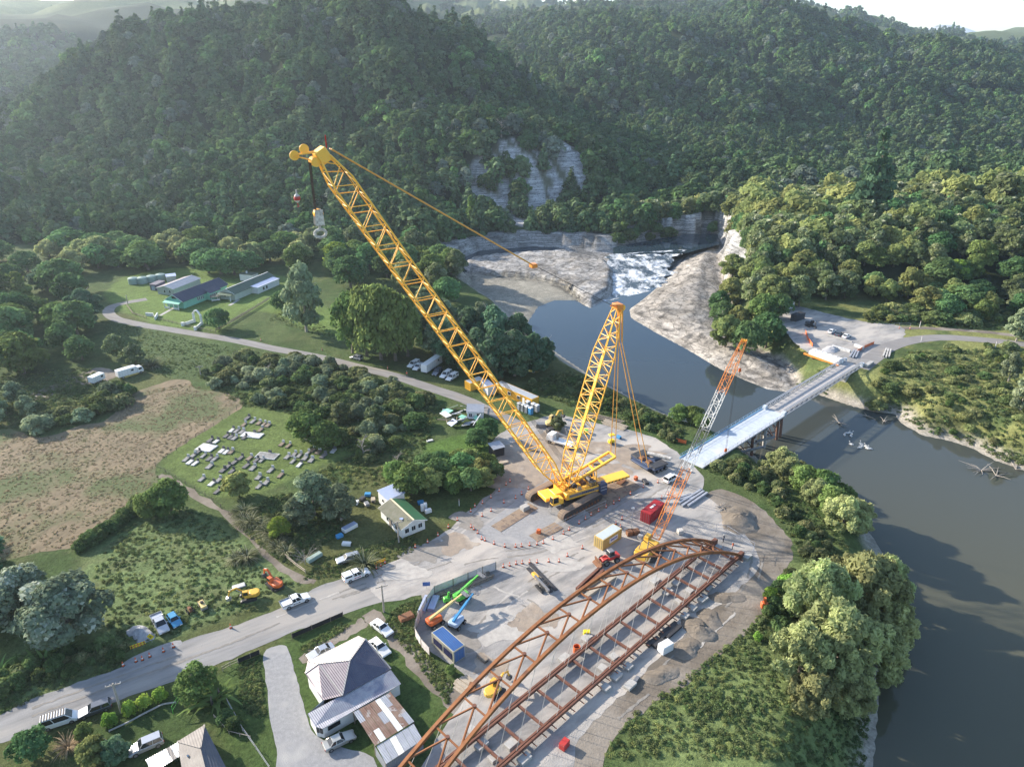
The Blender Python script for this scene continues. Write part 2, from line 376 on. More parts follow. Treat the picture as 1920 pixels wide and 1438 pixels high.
lot = GP([(170, 1030), (320, 930), (440, 1000), (580, 1095), (330, 1195), (0, 1340), (0, 1240)]); col = lay(col, sm((-sdist(gx, gy, lot) + 1) / 3), C(.135, .185, .075)); col = lay(col, sm((-sdist(gx, gy, lot) + 1) / 3) * sm((n3 - .5) / .15) * .6, C(.13, .14, .065))
nearlow = 0 * sm((130 - gy) / 30) * (gx > 20)
col = lay(col, nearlow * sm((drr - 1.2 - n3 * 2) / 2) * sm((14 - drr) / 4), lush)
cliff = sm((18 - drr + (n2 - .5) * 10) / 4) * (gy > 345) * (gx > -60) * (gx < 260)
col = lay(col, cliff, C(.34, .33, .315)); col = lay(col, cliff * sm((fbm(gx / 11, gy / 4, 92) - .5) / .12) * .8, C(.13, .13, .125)); col = lay(col, cliff * sm((gz - 1.5) / 3), C(.50, .49, .47))
sl = -sdist(gx, gy, SLIP)
sm_ = slipmask(gx, gy); col = lay(col, sm((sl + 10) / 5), C(.12, .12, .08)); col = lay(col, sm_, C(.46, .45, .44))
for poly, c in ((SHELF_L, rock), (SAND_L, C(.26, .245, .205)), (SHELF_R, C(.40, .365, .32))):
    col = lay(col, sm((-sdist(gx, gy, poly) + 1) / 1.2), c)
for poly in (SHELF_L, SHELF_R):
    ins = sm((-sdist(gx, gy, poly) + 1) / 1.2); crk = np.abs(fbm((gx + gy) / 6, (gy - gx) / 14, 95) - .5); col = lay(col, ins * sm((.035 - crk) / .02) * .75, C(.13, .125, .115)); col = lay(col, ins * sm((fbm(gx / 5, gy / 5, 96) - .55) / .1) * .45, C(.24, .21, .17))
FIELDS = {'lawn': ([(640, 640), (500, 585), (450, 585), (415, 625), (300, 610), (235, 590), (190, 555), (230, 520), (300, 505), (420, 500), (540, 520), (640, 600)], C(.125, .185, .05)),  # lawn green lightened to look sunlit
          'cemetery': ([(455, 760), (560, 775), (600, 800), (660, 850), (560, 890), (480, 930), (400, 930), (300, 870), (340, 830)], C(.12, .165, .05)),
          'house': ([(440, 1238), (640, 1165), (720, 1180), (840, 1330), (800, 1400), (560, 1438), (430, 1438), (360, 1300)], C(.062, .10, .03)),
          'house2': ([(200, 1345), (330, 1290), (370, 1340), (420, 1438), (100, 1438)], C(.05, .085, .028)),
          'paddock': ([(205, 600), (300, 625), (420, 645), (440, 700), (330, 715), (250, 680), (200, 640)], C(.07, .105, .04)),
          'yardgrass': ([(790, 830), (870, 815), (925, 840), (940, 890), (880, 880), (800, 890)], C(.085, .15, .035))}
for k, (pl, c) in FIELDS.items():
    P = GP(pl); col = lay(col, sm((-sdist(gx, gy, P) + 1 + (n1 - .5) * 3) / 2) * (.8 + .2 * n3), c * 1.0)
rockm = np.clip(np.maximum(cliff, slipmask(gx, gy)), 0, 1)
for poly in (SHELF_L, SHELF_R): rockm = np.maximum(rockm, sm((-sdist(gx, gy, poly) + 1) / 1.2))
me = bpy.data.meshes.new('ground')
V = np.stack([gx, gy, gz], -1).reshape(-1, 3)
idx = np.arange(NX * NYY).reshape(NYY, NX)
Q = np.stack([idx[:-1, :-1], idx[:-1, 1:], idx[1:, 1:], idx[1:, :-1]], -1).reshape(-1, 4)
me.vertices.add(len(V)); me.vertices.foreach_set('co', V.ravel())
me.loops.add(Q.size); me.loops.foreach_set('vertex_index', Q.ravel().astype(np.int32))
me.polygons.add(len(Q)); me.polygons.foreach_set('loop_start', (np.arange(len(Q)) * 4).astype(np.int32)); me.polygons.foreach_set('loop_total', np.full(len(Q), 4, np.int32))
me.polygons.foreach_set('use_smooth', np.ones(len(Q), bool))
me.update(calc_edges=True)
ca = me.color_attributes.new('cover', 'FLOAT_COLOR', 'POINT')
ca.data.foreach_set('color', np.concatenate([col, rockm[..., None]], -1).astype(np.float32).ravel())
ground = struct(bpy.data.objects.new('ground', me)); COL.objects.link(ground)
def ground_mat():
    m = bpy.data.materials.new('ground_cover'); m.use_nodes = True; nt = m.node_tree; b = nt.nodes['Principled BSDF']
    b.inputs['Roughness'].default_value = .95; b.inputs['Specular IOR Level'].default_value = .1
    at = nt.nodes.new('ShaderNodeAttribute'); at.attribute_name = 'cover'
    tc = nt.nodes.new('ShaderNodeTexCoord')
    v = None
    for s, lo, hi in ((.35, .72, 1.28), (1.6, .62, 1.38), (.06, .8, 1.2)):
        n = nt.nodes.new('ShaderNodeTexNoise'); n.inputs['Scale'].default_value = s; n.inputs['Detail'].default_value = 8; n.inputs['Roughness'].default_value = .7
        nt.links.new(tc.outputs['Object'], n.inputs[0])
        r = nt.nodes.new('ShaderNodeMapRange'); r.inputs[1].default_value = .3; r.inputs[2].default_value = .7; r.inputs[3].default_value = lo; r.inputs[4].default_value = hi
        nt.links.new(n.outputs[0], r.inputs[0])
        if v is None: v = r.outputs[0]
        else:
            mu = nt.nodes.new('ShaderNodeMath'); mu.operation = 'MULTIPLY'; nt.links.new(v, mu.inputs[0]); nt.links.new(r.outputs[0], mu.inputs[1]); v = mu.outputs[0]
        last = n
    hs = nt.nodes.new('ShaderNodeHueSaturation'); nt.links.new(at.outputs['Color'], hs.inputs['Color']); nt.links.new(v, hs.inputs['Value'])
    # rock: cracks and level bedding, only where the cover marks bare rock
    mp = nt.nodes.new('ShaderNodeMapping'); mp.inputs['Scale'].default_value = (.16, .16, 1.1); nt.links.new(tc.outputs['Object'], mp.inputs[0])
    wn1 = nt.nodes.new('ShaderNodeTexNoise'); wn1.inputs['Scale'].default_value = .35; wn1.inputs['Detail'].default_value = 6; nt.links.new(tc.outputs['Object'], wn1.inputs[0])
    ad = nt.nodes.new('ShaderNodeMixRGB'); ad.blend_type = 'ADD'; ad.inputs[0].default_value = .6; nt.links.new(mp.outputs[0], ad.inputs[1]); nt.links.new(wn1.outputs['Color'], ad.inputs[2])
    vo = nt.nodes.new('ShaderNodeTexVoronoi'); vo.feature = 'DISTANCE_TO_EDGE'; vo.inputs['Scale'].default_value = 1.0; nt.links.new(ad.outputs[0], vo.inputs[0])
    cr = nt.nodes.new('ShaderNodeMapRange'); cr.inputs[1].default_value = .0; cr.inputs[2].default_value = .07; cr.inputs[3].default_value = .45; cr.inputs[4].default_value = 1.0; nt.links.new(vo.outputs[0], cr.inputs[0])
    st = nt.nodes.new('ShaderNodeTexNoise'); st.inputs['Scale'].default_value = 1.0; st.inputs['Detail'].default_value = 5; mp2 = nt.nodes.new('ShaderNodeMapping'); mp2.inputs['Scale'].default_value = (.05, .05, 1.6); nt.links.new(tc.outputs['Object'], mp2.inputs[0]); nt.links.new(mp2.outputs[0], st.inputs[0])
    sr = nt.nodes.new('ShaderNodeMapRange'); sr.inputs[1].default_value = .35; sr.inputs[2].default_value = .65; sr.inputs[3].default_value = .55; sr.inputs[4].default_value = 1.25; nt.links.new(st.outputs[0], sr.inputs[0])
    mm = nt.nodes.new('ShaderNodeMath'); mm.operation = 'MULTIPLY'; nt.links.new(cr.outputs[0], mm.inputs[0]); nt.links.new(sr.outputs[0], mm.inputs[1])
    lm = nt.nodes.new('ShaderNodeMix'); lm.inputs[2].default_value = 1.0; nt.links.new(at.outputs['Alpha'], lm.inputs[0]); nt.links.new(mm.outputs[0], lm.inputs[3])
    h2 = nt.nodes.new('ShaderNodeHueSaturation'); nt.links.new(hs.outputs[0], h2.inputs['Color']); nt.links.new(lm.outputs[0], h2.inputs['Value'])
    nt.links.new(h2.outputs[0], b.inputs['Base Color'])
    n = nt.nodes.new('ShaderNodeTexNoise'); n.inputs['Scale'].default_value = 1.1; n.inputs['Detail'].default_value = 10; n.inputs['Roughness'].default_value = .75; nt.links.new(tc.outputs['Object'], n.inputs[0])
    bp = nt.nodes.new('ShaderNodeBump'); bp.inputs['Strength'].default_value = .9; bp.inputs['Distance'].default_value = .5
    nt.links.new(n.outputs[0], bp.inputs['Height']); nt.links.new(bp.outputs[0], b.inputs['Normal'])
    M['ground_cover'] = m; return m
me.materials.append(ground_mat())

# ------------------------------------------------------------------ river
def water_mat(name, c, rough, bump, bs, foam=None, silt=None):
    m = bpy.data.materials.new(name); m.use_nodes = True; nt = m.node_tree; b = nt.nodes['Principled BSDF']
    b.inputs['Base Color'].default_value = (*c, 1); b.inputs['Roughness'].default_value = rough; b.inputs['IOR'].default_value = 1.33; b.inputs['Specular IOR Level'].default_value = .5
    tc = nt.nodes.new('ShaderNodeTexCoord'); n = nt.nodes.new('ShaderNodeTexNoise'); n.inputs['Scale'].default_value = bs; n.inputs['Detail'].default_value = 5
    nt.links.new(tc.outputs['Object'], n.inputs[0]); bp = nt.nodes.new('ShaderNodeBump'); bp.inputs['Strength'].default_value = bump; bp.inputs['Distance'].default_value = .15
    nt.links.new(n.outputs[0], bp.inputs['Height']); nt.links.new(bp.outputs[0], b.inputs['Normal'])
    if foam:
        mp = nt.nodes.new('ShaderNodeMapping'); mp.inputs['Rotation'].default_value = (0, 0, -.35); mp.inputs['Scale'].default_value = (.16, .075, .2); nt.links.new(tc.outputs['Object'], mp.inputs[0])
        f = nt.nodes.new('ShaderNodeTexNoise'); f.inputs['Scale'].default_value = 1.0; f.inputs['Detail'].default_value = 9; f.inputs['Roughness'].default_value = .72; nt.links.new(mp.outputs[0], f.inputs[0])
        r = nt.nodes.new('ShaderNodeMapRange'); r.inputs[1].default_value = foam[0]; r.inputs[2].default_value = foam[1]; nt.links.new(f.outputs[0], r.inputs[0])
        mx = nt.nodes.new('ShaderNodeMix'); mx.data_type = 'RGBA'; mx.inputs[6].default_value = (*c, 1); mx.inputs[7].default_value = (.8, .83, .86, 1); nt.links.new(r.outputs[0], mx.inputs[0]); nt.links.new(mx.outputs[2], b.inputs['Base Color'])
        r2 = nt.nodes.new('ShaderNodeMapRange'); r2.inputs[3].default_value = rough; r2.inputs[4].default_value = .9; nt.links.new(r.outputs[0], r2.inputs[0]); nt.links.new(r2.outputs[0], b.inputs['Roughness'])
    if silt:
        sp = nt.nodes.new('ShaderNodeSeparateXYZ'); nt.links.new(tc.outputs['Object'], sp.inputs[0]); r = nt.nodes.new('ShaderNodeMapRange'); r.inputs[1].default_value = 110; r.inputs[2].default_value = 260; nt.links.new(sp.outputs[1], r.inputs[0])
        mx = nt.nodes.new('ShaderNodeMix'); mx.data_type = 'RGBA'; mx.inputs[6].default_value = (*silt, 1); mx.inputs[7].default_value = (*c, 1); nt.links.new(r.outputs[0], mx.inputs[0]); nt.links.new(mx.outputs[2], b.inputs['Base Color'])
    M[name] = m
water_mat('river_water', (.022, .038, .055), .05, .10, .35, silt=(.084, .084, .058))  # upstream base tinted blue for reflected sky; silt colours the lower reach
water_mat('rapids_water', (.05, .065, .075), .2, .35, .8, (.44, .60))
wp = GP([(860, 470), (1030, 455), (1150, 520), (1160, 556), (1245, 528), (1352, 480), (1356, 640), (1540, 720), (1920, 860), (2700, 1150), (3000, 2200), (1500, 2200), (1560, 1500), (1600, 1200), (1560, 1000), (1500, 930), (1350, 830), (1180, 770), (980, 640), (840, 520)], WATER)
m = MB(); m.sheet(wp, WATER); struct(m.build('river', 'river_water'))
# upper river and the rapids that drop from it
UP = -4.2
m = MB(); m.sheet([G(*p, UP) for p in [(1150, 478), (1290, 474), (1350, 458), (1345, 438), (1285, 440), (1225, 450), (1150, 464)]], UP); struct(m.build('upper_river', 'river_water'))
m = MB(); nu, nv = 40, 60
l0, l1 = G(1140, 477, UP), G(1126, 566, WATER + .06); r0, r1 = G(1285, 468, UP), G(1258, 536, WATER + .06)
grid = []
for j in range(nv + 1):
    t = j / nv; prof = (1 - t) ** 1.2
    a = Vector((l0.x + (l1.x - l0.x) * t, l0.y + (l1.y - l0.y) * t, 0)); b = Vector((r0.x + (r1.x - r0.x) * t, r0.y + (r1.y - r0.y) * t, 0))
    ja = (float(fbm(np.array([j / 7.0]), np.array([.3]), 71)[0]) - .5) * 16; jb = (float(fbm(np.array([j / 8.0]), np.array([7.3]), 72)[0]) - .5) * 22 - 5 * math.sin(3.1 * t)
    a = a + Vector((ja, 0, 0)); b = b + Vector((jb, 0, 0))
    for i in range(nu + 1):
        p = a.lerp(b, i / nu); z = (WATER + .05) + (UP + .05 - WATER) * prof + (float(fbm(np.array([p.x / 3.0]), np.array([p.y / 2.2]), 88)[0]) - .5) * 1.5 * (1 if 0 < j < nv else .2)
        grid.append((p.x, p.y, z))
m.add(grid, [(j * (nu + 1) + i, j * (nu + 1) + i + 1, (j + 1) * (nu + 1) + i + 1, (j + 1) * (nu + 1) + i) for j in range(nv) for i in range(nu)])
struct(m.build('rapids', 'rapids_water', smooth=True))

# ------------------------------------------------------------------ distant snow-topped range
pmat('far_range', (.12, .15, .10), (.16, .17, .13), .002, 1.0)
pmat('far_snow', (.75, .78, .82), (.25, .27, .28), .003, 1.0, contrast=(.5, .62))
m = MB(); q = []
for k in range(80):
    t = k / 79; x = -9000 + 22000 * t
    hgt = 330 + 330 * float(fbm(np.array([t * 9]), np.array([.5]), 77)[0]) + 330 * math.exp(-((x - 8600) / 800) ** 2) + 160 * math.exp(-((x - 6600) / 1200) ** 2)
    q.append((x, hgt))
for k in range(79):
    (x0, h0), (x1, h1) = q[k], q[k + 1]
    for s in range(3):
        a0, a1 = s / 3, (s + 1) / 3
        f = lambda x, h, a: (x, 13000 + 2400 * a - (0 if a else 600), h * (a ** .8))
        m.add([f(x0, h0, a0), f(x1, h1, a0), f(x1, h1, a1), f(x0, h0, a1)], [(0, 1, 2, 3)], 1 if (s == 2 and x0 > 7700 and x0 < 9700) else 0)
struct(m.build('mountain_range', ['far_range', 'far_snow'], smooth=True))
# ------------------------------------------------------------------ foliage
def crown_mesh(name, lobes, n, leaf, mat, seed=1, droop=0.0, inner=.12, up=.25, aspect=1.0, jit=.5):
    """lobes: (x,y,z,rx,ry,rz); leaf-clump quads spread over and just inside the lobes' surfaces"""
    g = np.random.default_rng(seed); L = np.array(lobes, float)
    area = (L[:, 3] * L[:, 4] + L[:, 3] * L[:, 5] + L[:, 4] * L[:, 5]); pick = g.choice(len(L), n, p=area / area.sum())
    d = g.normal(size=(n, 3)); d /= np.linalg.norm(d, axis=1)[:, None]; d[:, 2] = np.where(d[:, 2] < -.35, -d[:, 2], d[:, 2])
    rad = 1 - np.abs(g.normal(size=n)) * inner; rad += (g.random(n) < .2) * g.random(n) * .24
    c = L[pick, :3] + d * L[pick, 3:6] * rad[:, None]
    # drop clumps buried deep inside other lobes
    keep = np.ones(n, bool)
    for i in range(len(L)):
        q = (((c - L[i, :3]) / L[i, 3:6]) ** 2).sum(1); keep &= ~((q < .55) & (pick != i))
    c = c[keep]; d = d[keep]; pk = pick[keep]; n = len(c)
    nr = d * .85 + g.normal(size=(n, 3)) * jit; nr[:, 2] += up; nr /= np.linalg.norm(nr, axis=1)[:, None]
    t = np.cross(nr, g.normal(size=(n, 3))); t /= np.linalg.norm(t, axis=1)[:, None]; b = np.cross(nr, t)
    if droop:
        t[:, 2] -= droop; t /= np.linalg.norm(t, axis=1)[:, None]
    s = leaf * (.6 + .8 * g.random(n))[:, None]
    a = aspect
    v = np.stack([c - t * s * a - b * s * .15, c + b * s * .75 - t * s * .1 * a, c + t * s * a + b * s * .1, c - b * s * .75 + t * s * .15 * a], 1)
    v += g.normal(size=v.shape) * leaf * .12
    me = bpy.data.meshes.new(name); me.vertices.add(n * 4); me.vertices.foreach_set('co', v.ravel())
    me.loops.add(n * 4); me.loops.foreach_set('vertex_index', np.arange(n * 4, dtype=np.int32))
    me.polygons.add(n); me.polygons.foreach_set('loop_start', (np.arange(n) * 4).astype(np.int32)); me.polygons.foreach_set('loop_total', np.full(n, 4, np.int32))
    me.update(calc_edges=True)
    lt = g.random(len(L)); tone = np.clip(.55 * lt[pk] + .5 * g.random(n) * g.random(n) + .1 * g.random(n), 0, 1)
    at = me.attributes.new('tone', 'FLOAT', 'POINT'); at.data.foreach_set('value', np.repeat(tone, 4).astype(np.float32))
    me.materials.append(M[mat]); return me
def lobes_round(k, rx, rz, z0, seed, lr=(.35, .55), flatz=.85):
    g = random.Random(seed); out = []
    for i in range(k):
        a = i * 2.4 + g.uniform(-.5, .5); h = ((i + .5) / k); r = rx * (1 - lr[0] * .8) * math.sqrt(max(0.02, 1 - (2 * h - .85) ** 2)) * g.uniform(.75, 1.1)
        s = g.uniform(*lr) * rx
        out.append((math.cos(a) * r, math.sin(a) * r, z0 + h * (rz * 2 - s * .6), s * g.uniform(.8, 1.2), s * g.uniform(.8, 1.2), s * flatz * g.uniform(.8, 1.15)))
    out.append((0, 0, z0 + rz, rx * .55, rx * .55, rz * .8)); return out
def lobes_cone(k, rx, h, z0, seed):
    g = random.Random(seed); out = []
    for i in range(k):
        t = (i + .3) / k; r = rx * (1 - t) * .95 + .15 * rx * (1 - t)
        for j in range(max(2, int(6 * (1 - t)))):
            a = j * 2 * math.pi / max(2, int(6 * (1 - t))) + i * .7 + g.uniform(-.3, .3); rr = r * g.uniform(.45, .75)
            out.append((math.cos(a) * rr, math.sin(a) * rr, z0 + t * h, r * .5 + .25, r * .5 + .25, h / k * .55))
    out.append((0, 0, z0 + h * .97, rx * .1 + .2, rx * .1 + .2, h * .08)); return out
def lobes_col(k, rx, h, z0, seed):
    g = random.Random(seed); out = []
    for i in range(k):
        t = (i + .5) / k; a = i * 2.4; w = rx * (math.sin(min(1, t * 1.25 + .12) * math.pi) * .55 + .5)
        out.append((math.cos(a) * w * .4, math.sin(a) * w * .4, z0 + t * h, w * .6, w * .6, h / k * 1.5))
    return out
leafmat('leaf_dark', (0.070, 0.137, 0.057), .5, .22)
leafmat('leaf_bush', (0.122, 0.221, 0.084), .5, .4)
leafmat('leaf_manuka', (0.189, 0.245, 0.105), .5, .42, tip=(0.324, 0.330, 0.228))
leafmat('leaf_gold', (.255, .295, .105), .45, .45)
leafmat('leaf_willow', (.375, .415, .185), .5, .45)
leafmat('leaf_green', (.165, .245, .075), .45, .42)
leafmat('leaf_silver', (0.231, 0.287, 0.161), .45, .35, tip=(0.312, 0.348, 0.228))
leafmat('leaf_ash', (0.217, 0.273, 0.175), .5, .35, tip=(0.456, 0.468, 0.396))  # pale grey-green leaves; the whiter tip also stands for sunlit highlights
leafmat('leaf_poplar', (0.122, 0.221, 0.118), .45, .4, tip=(0.228, 0.264, 0.180))
leafmat('leaf_lime', (0.235, 0.372, 0.064), .35, .4)
leafmat('leaf_hedge', (.125, .185, .068), .45, .4)
leafmat('leaf_pine', (0.077, 0.133, 0.070), .45, .18)
leafmat('leaf_flax', (0.133, 0.155, 0.073), .5, .2, tip=(0.264, 0.252, 0.168))
leafmat('leaf_weed', (.165, .21, .09), .55, .45, tip=(.28, .265, .13))
leafmat('leaf_golden', (0.238, 0.280, 0.105), .5, .42, tip=(0.324, 0.318, 0.144))
leafmat('leaf_straw', (.40, .32, .19), .5, .25)
pmat('bark', (.13, .105, .08), (.20, .17, .14), 3, .95, bump=.4)
pmat('bark_pale', (.36, .33, .29), (.22, .19, .16), 2, .95, bump=.4)
def trunk_mesh(name, h, r, limbs, seed, mat='bark', spread=.5, reach=.75, twigs=0, up0=.35):
    g = random.Random(seed); m = MB(); p = Vector((0, 0, -.4)); pr = r * 1.25; pts = [p]
    for k in range(4):
        q = Vector((g.uniform(-.05, .05) * h * k * .4, g.uniform(-.05, .05) * h * k * .4, h * (k + 1) / 4)); nr = r * (1 - .2 * (k + 1))
        m.tube(p, q, pr, 7, nr); p, pr = q, nr; pts.append(q)
    for i in range(limbs):
        b = pts[1 + i % 4].lerp(pts[min(4, 2 + i % 4)], g.random()); a = i * 2.4 + g.random(); L = h * g.uniform(.4, .8) * reach
        e = b + Vector((math.cos(a) * L * spread * 1.6, math.sin(a) * L * spread * 1.6, L * g.uniform(up0, up0 + .5))); md = b.lerp(e, .5) + Vector((0, 0, L * .08))
        m.tube(b, md, r * .42, 5, r * .26); m.tube(md, e, r * .26, 5, r * .07)
        for t in range(twigs):
            s = md.lerp(e, g.random()); a2 = g.uniform(0, 6.28); l2 = L * g.uniform(.2, .45)
            m.tube(s, s + Vector((math.cos(a2) * l2, math.sin(a2) * l2, l2 * g.uniform(-.1, .7))), r * .13, 4, r * .04)
    return m.mesh(name, mat)
T = {}   # species -> list of (crown mesh, trunk mesh, nominal height)
def species(k, mat, n, leaf, lob, trunk, h, nvar=2, **kw):
    T[k] = [(crown_mesh('crown', lob(s), n, leaf, mat, seed=s * 13 + 5, **kw), trunk_mesh('trunk', trunk[0], trunk[1], trunk[2], s, *(trunk[3:])), h) for s in range(1, nvar + 1)]
species('broad', 'leaf_bush', 3600, .42, lambda s: lobes_round(15, 4.4, 3.6, 2.2, s), (5.5, .35, 6), 10.0, 3)
species('manuka', 'leaf_manuka', 3800, .36, lambda s: lobes_round(20, 3.6, 4.2, 1.6, s + 20, (.26, .42)), (6, .28, 6), 10.0, 3)
species('gold', 'leaf_gold', 3600, .40, lambda s: lobes_round(18, 3.9, 3.9, 1.6, s + 40, (.28, .46)), (6, .3, 6), 10.0, 2)
species('willow', 'leaf_willow', 11000, .26, lambda s: lobes_round(46, 5.0, 4.1, .9, s + 60, (.10, .30), 1.25), (5, .4, 8), 10.0, 3, droop=.5, aspect=1.6, inner=.24)
species('green', 'leaf_green', 4200, .36, lambda s: lobes_round(16, 4.2, 3.7, 1.8, s + 80), (5.2, .35, 7), 10.0, 2)
species('silver', 'leaf_silver', 4600, .34, lambda s: lobes_round(17, 3.6, 4.2, 1.4, s + 100, (.28, .45)), (7, .28, 7, 'bark_pale'), 10.0, 2)
species('poplar', 'leaf_poplar', 5600, .36, lambda s: lobes_round(24, 3.8, 4.3, 1.0, s + 120, (.26, .44)), (7, .3, 8, 'bark_pale'), 10.0, 2)
species('ash', 'leaf_ash', 8000, .28, lambda s: lobes_round(24, 4.4, 3.9, 1.4, s + 120, (.24, .42)), (6, .5, 9, 'bark_pale'), 10.0, 2)
species('olive', 'leaf_golden', 1700, .19, lambda s: lobes_round(11, 1.5, .9, .0, s + 260, (.35, .55)), (.9, .06, 4), 2.0, 2)
species('column', 'leaf_green', 3200, .36, lambda s: lobes_col(14, 2.6, 9.5, .3, s + 140), (8, .2, 5), 10.0, 2)
species('conifer', 'leaf_pine', 3600, .34, lambda s: lobes_cone(11, 2.9, 9.2, .5, s), (9.2, .22, 0), 10.0, 2, up=.1)
species('lime', 'leaf_lime', 2600, .34, lambda s: lobes_round(12, 3.8, 3.8, 1.4, s + 160), (5, .25, 6), 10.0, 1)
species('bush', 'leaf_hedge', 2000, .17, lambda s: lobes_round(11, 1.35, .95, .1, s + 180, (.4, .6)), (1.0, .07, 4), 2.0, 3)
species('greybush', 'leaf_silver', 1700, .17, lambda s: lobes_round(11, 1.35, .95, .1, s + 200, (.35, .55)), (1.0, .07, 4, 'bark_pale'), 2.0, 2)
species('limebush', 'leaf_lime', 1500, .16, lambda s: lobes_round(9, 1.2, 1.0, .1, s + 220, (.4, .6)), (1.0, .07, 4), 2.0, 1)
species('weedbush', 'leaf_weed', 1500, .2, lambda s: lobes_round(10, 1.5, .8, .0, s + 240, (.4, .6)), (.8, .05, 4), 2.0, 2)
T['dead'] = [(None, trunk_mesh('trunk', 5.5, .28, 12, s, 'bark_pale', .5, .8, 5), 10.0) for s in (3, 8)]
T['deadbush'] = [(None, trunk_mesh('trunk', 1.2, .09, 16, s, 'bark_pale', .75, 2.2, 6, .5), 2.0) for s in (5,)]
def flax_mesh(name, mat, n, L, w, seed, arch=.9):
    g = random.Random(seed); v = []; f = []; tone = []
    for i in range(n):
        a = g.uniform(0, 6.28); l = L * g.uniform(.6, 1.1); e = g.uniform(.25, 1.25); p = Vector((math.cos(a) * .12, math.sin(a) * .12, 0)); sd_ = Vector((-math.sin(a), math.cos(a), 0)); tn = g.random()
        for k in range(4):
            el = e - arch * k * .42; q = p + Vector((math.cos(a) * math.cos(el), math.sin(a) * math.cos(el), math.sin(el))) * l / 4
            w0, w1 = w * (1 - k * .22), w * (1 - (k + 1) * .22); o = len(v)
            v += [p - sd_ * w0, p + sd_ * w0, q + sd_ * w1, q - sd_ * w1]; f.append((o, o + 1, o + 2, o + 3)); tone += [tn] * 4; p = q
    me = bpy.data.meshes.new(name); me.from_pydata([tuple(x) for x in v], [], f)
    at = me.attributes.new('tone', 'FLOAT', 'POINT'); at.data.foreach_set('value', tone); me.materials.append(M[mat]); return me
T['flax'] = [(flax_mesh('leaves', 'leaf_flax', 170, 2.6, .075, 4), None, 2.0)]
T['banana'] = [(flax_mesh('leaves', 'leaf_green', 14, 3.0, .28, s, .75), trunk_mesh('trunk', 1.0, .14, 0, 2), 2.0) for s in (4, 9)]
T['grass'] = [(flax_mesh('leaves', 'leaf_straw', 160, 2.0, .04, 6), None, 2.0)]
def tree(kind, pos, h, label, group=None, cat='tree', name=None, wide=1.0, var=None, rz=None, sink=0.0):
    v = T[kind]; cm, tm, h0 = v[rnd.randrange(len(v)) if var is None else var % len(v)]
    s = h / h0; nm = name or {'bush': 'shrub', 'olive': 'golden_shrub', 'ash': 'pale_leaved_tree', 'greybush': 'silver_shrub', 'limebush': 'lime_shrub', 'weedbush': 'scrub_bush', 'flax': 'flax_plant', 'banana': 'banana_plant', 'grass': 'grass_clump', 'dead': 'bare_tree', 'deadbush': 'bare_shrub', 'willow': 'willow_tree', 'poplar': 'poplar_tree', 'silver': 'silver_leaved_tree', 'conifer': 'pine_tree', 'broad': 'broadleaf_tree', 'manuka': 'grey_topped_tree', 'gold': 'golden_tree', 'green': 'green_tree', 'lime': 'lime_tree', 'column': 'upright_tree'}.get(kind, 'tree')
    if len(pos) == 2: pos = (pos[0], pos[1], zt(pos[0], pos[1]))
    o = thing(nm, label, cat, (pos[0], pos[1], pos[2] - sink), rnd.uniform(0, 6.28) if rz is None else rz, group)
    o.scale = (s * wide, s * wide, s)
    if cm: inst('leaves' if kind in ('flax', 'banana', 'grass') else 'crown', cm, o)
    if tm: inst('trunk', tm, o)
    return o
# --- low-cost crowns for the masses of forest
def far_proto(k, mat, n, leaf, lob, **kw):
    me = crown_mesh('forest_crown_' + k, lob, n, leaf, mat, seed=len(k) * 7, jit=.3, up=.35, **kw); o = bpy.data.objects.new('forest_crown_' + k, me); return o
leafmat('leaf_f1', (0.093, 0.163, 0.061), .5, .2); leafmat('leaf_f2', (0.125, 0.195, 0.083), .5, .2, tip=(0.120, 0.138, 0.090)); leafmat('leaf_f3', (0.120, 0.217, 0.067), .5, .2)
leafmat('leaf_f4', (0.154, 0.195, 0.145), .5, .2, tip=(0.204, 0.216, 0.180)); leafmat('leaf_f5', (0.084, 0.136, 0.067), .5, .18)
FC = bpy.data.collections.new('forest_kinds')
protos = [far_proto('a', 'leaf_f1', 900, .58, lobes_round(9, 4.2, 3.4, .5, 1)), far_proto('bb', 'leaf_f2', 900, .58, lobes_round(10, 3.9, 3.8, .3, 2)),
          far_proto('ccc', 'leaf_f3', 900, .58, lobes_round(9, 4.4, 3.0, .5, 3)), far_proto('dddd', 'leaf_f4', 900, .58, lobes_round(10, 3.7, 3.6, .3, 4)),
          far_proto('eeeee', 'leaf_f5', 1000, .58, lobes_cone(7, 2.9, 9, .3, 5)), far_proto('ffffff', 'leaf_f1', 900, .58, lobes_col(8, 2.4, 9, .2, 6)),
          far_proto('g', 'leaf_f2', 900, .58, lobes_round(11, 4.3, 3.2, .3, 9)), far_proto('hh', 'leaf_f1', 900, .58, lobes_round(10, 3.8, 4.2, .3, 11))]
for i, o in enumerate(protos): o.name = 'forest_crown_%02d' % i; FC.objects.link(o)
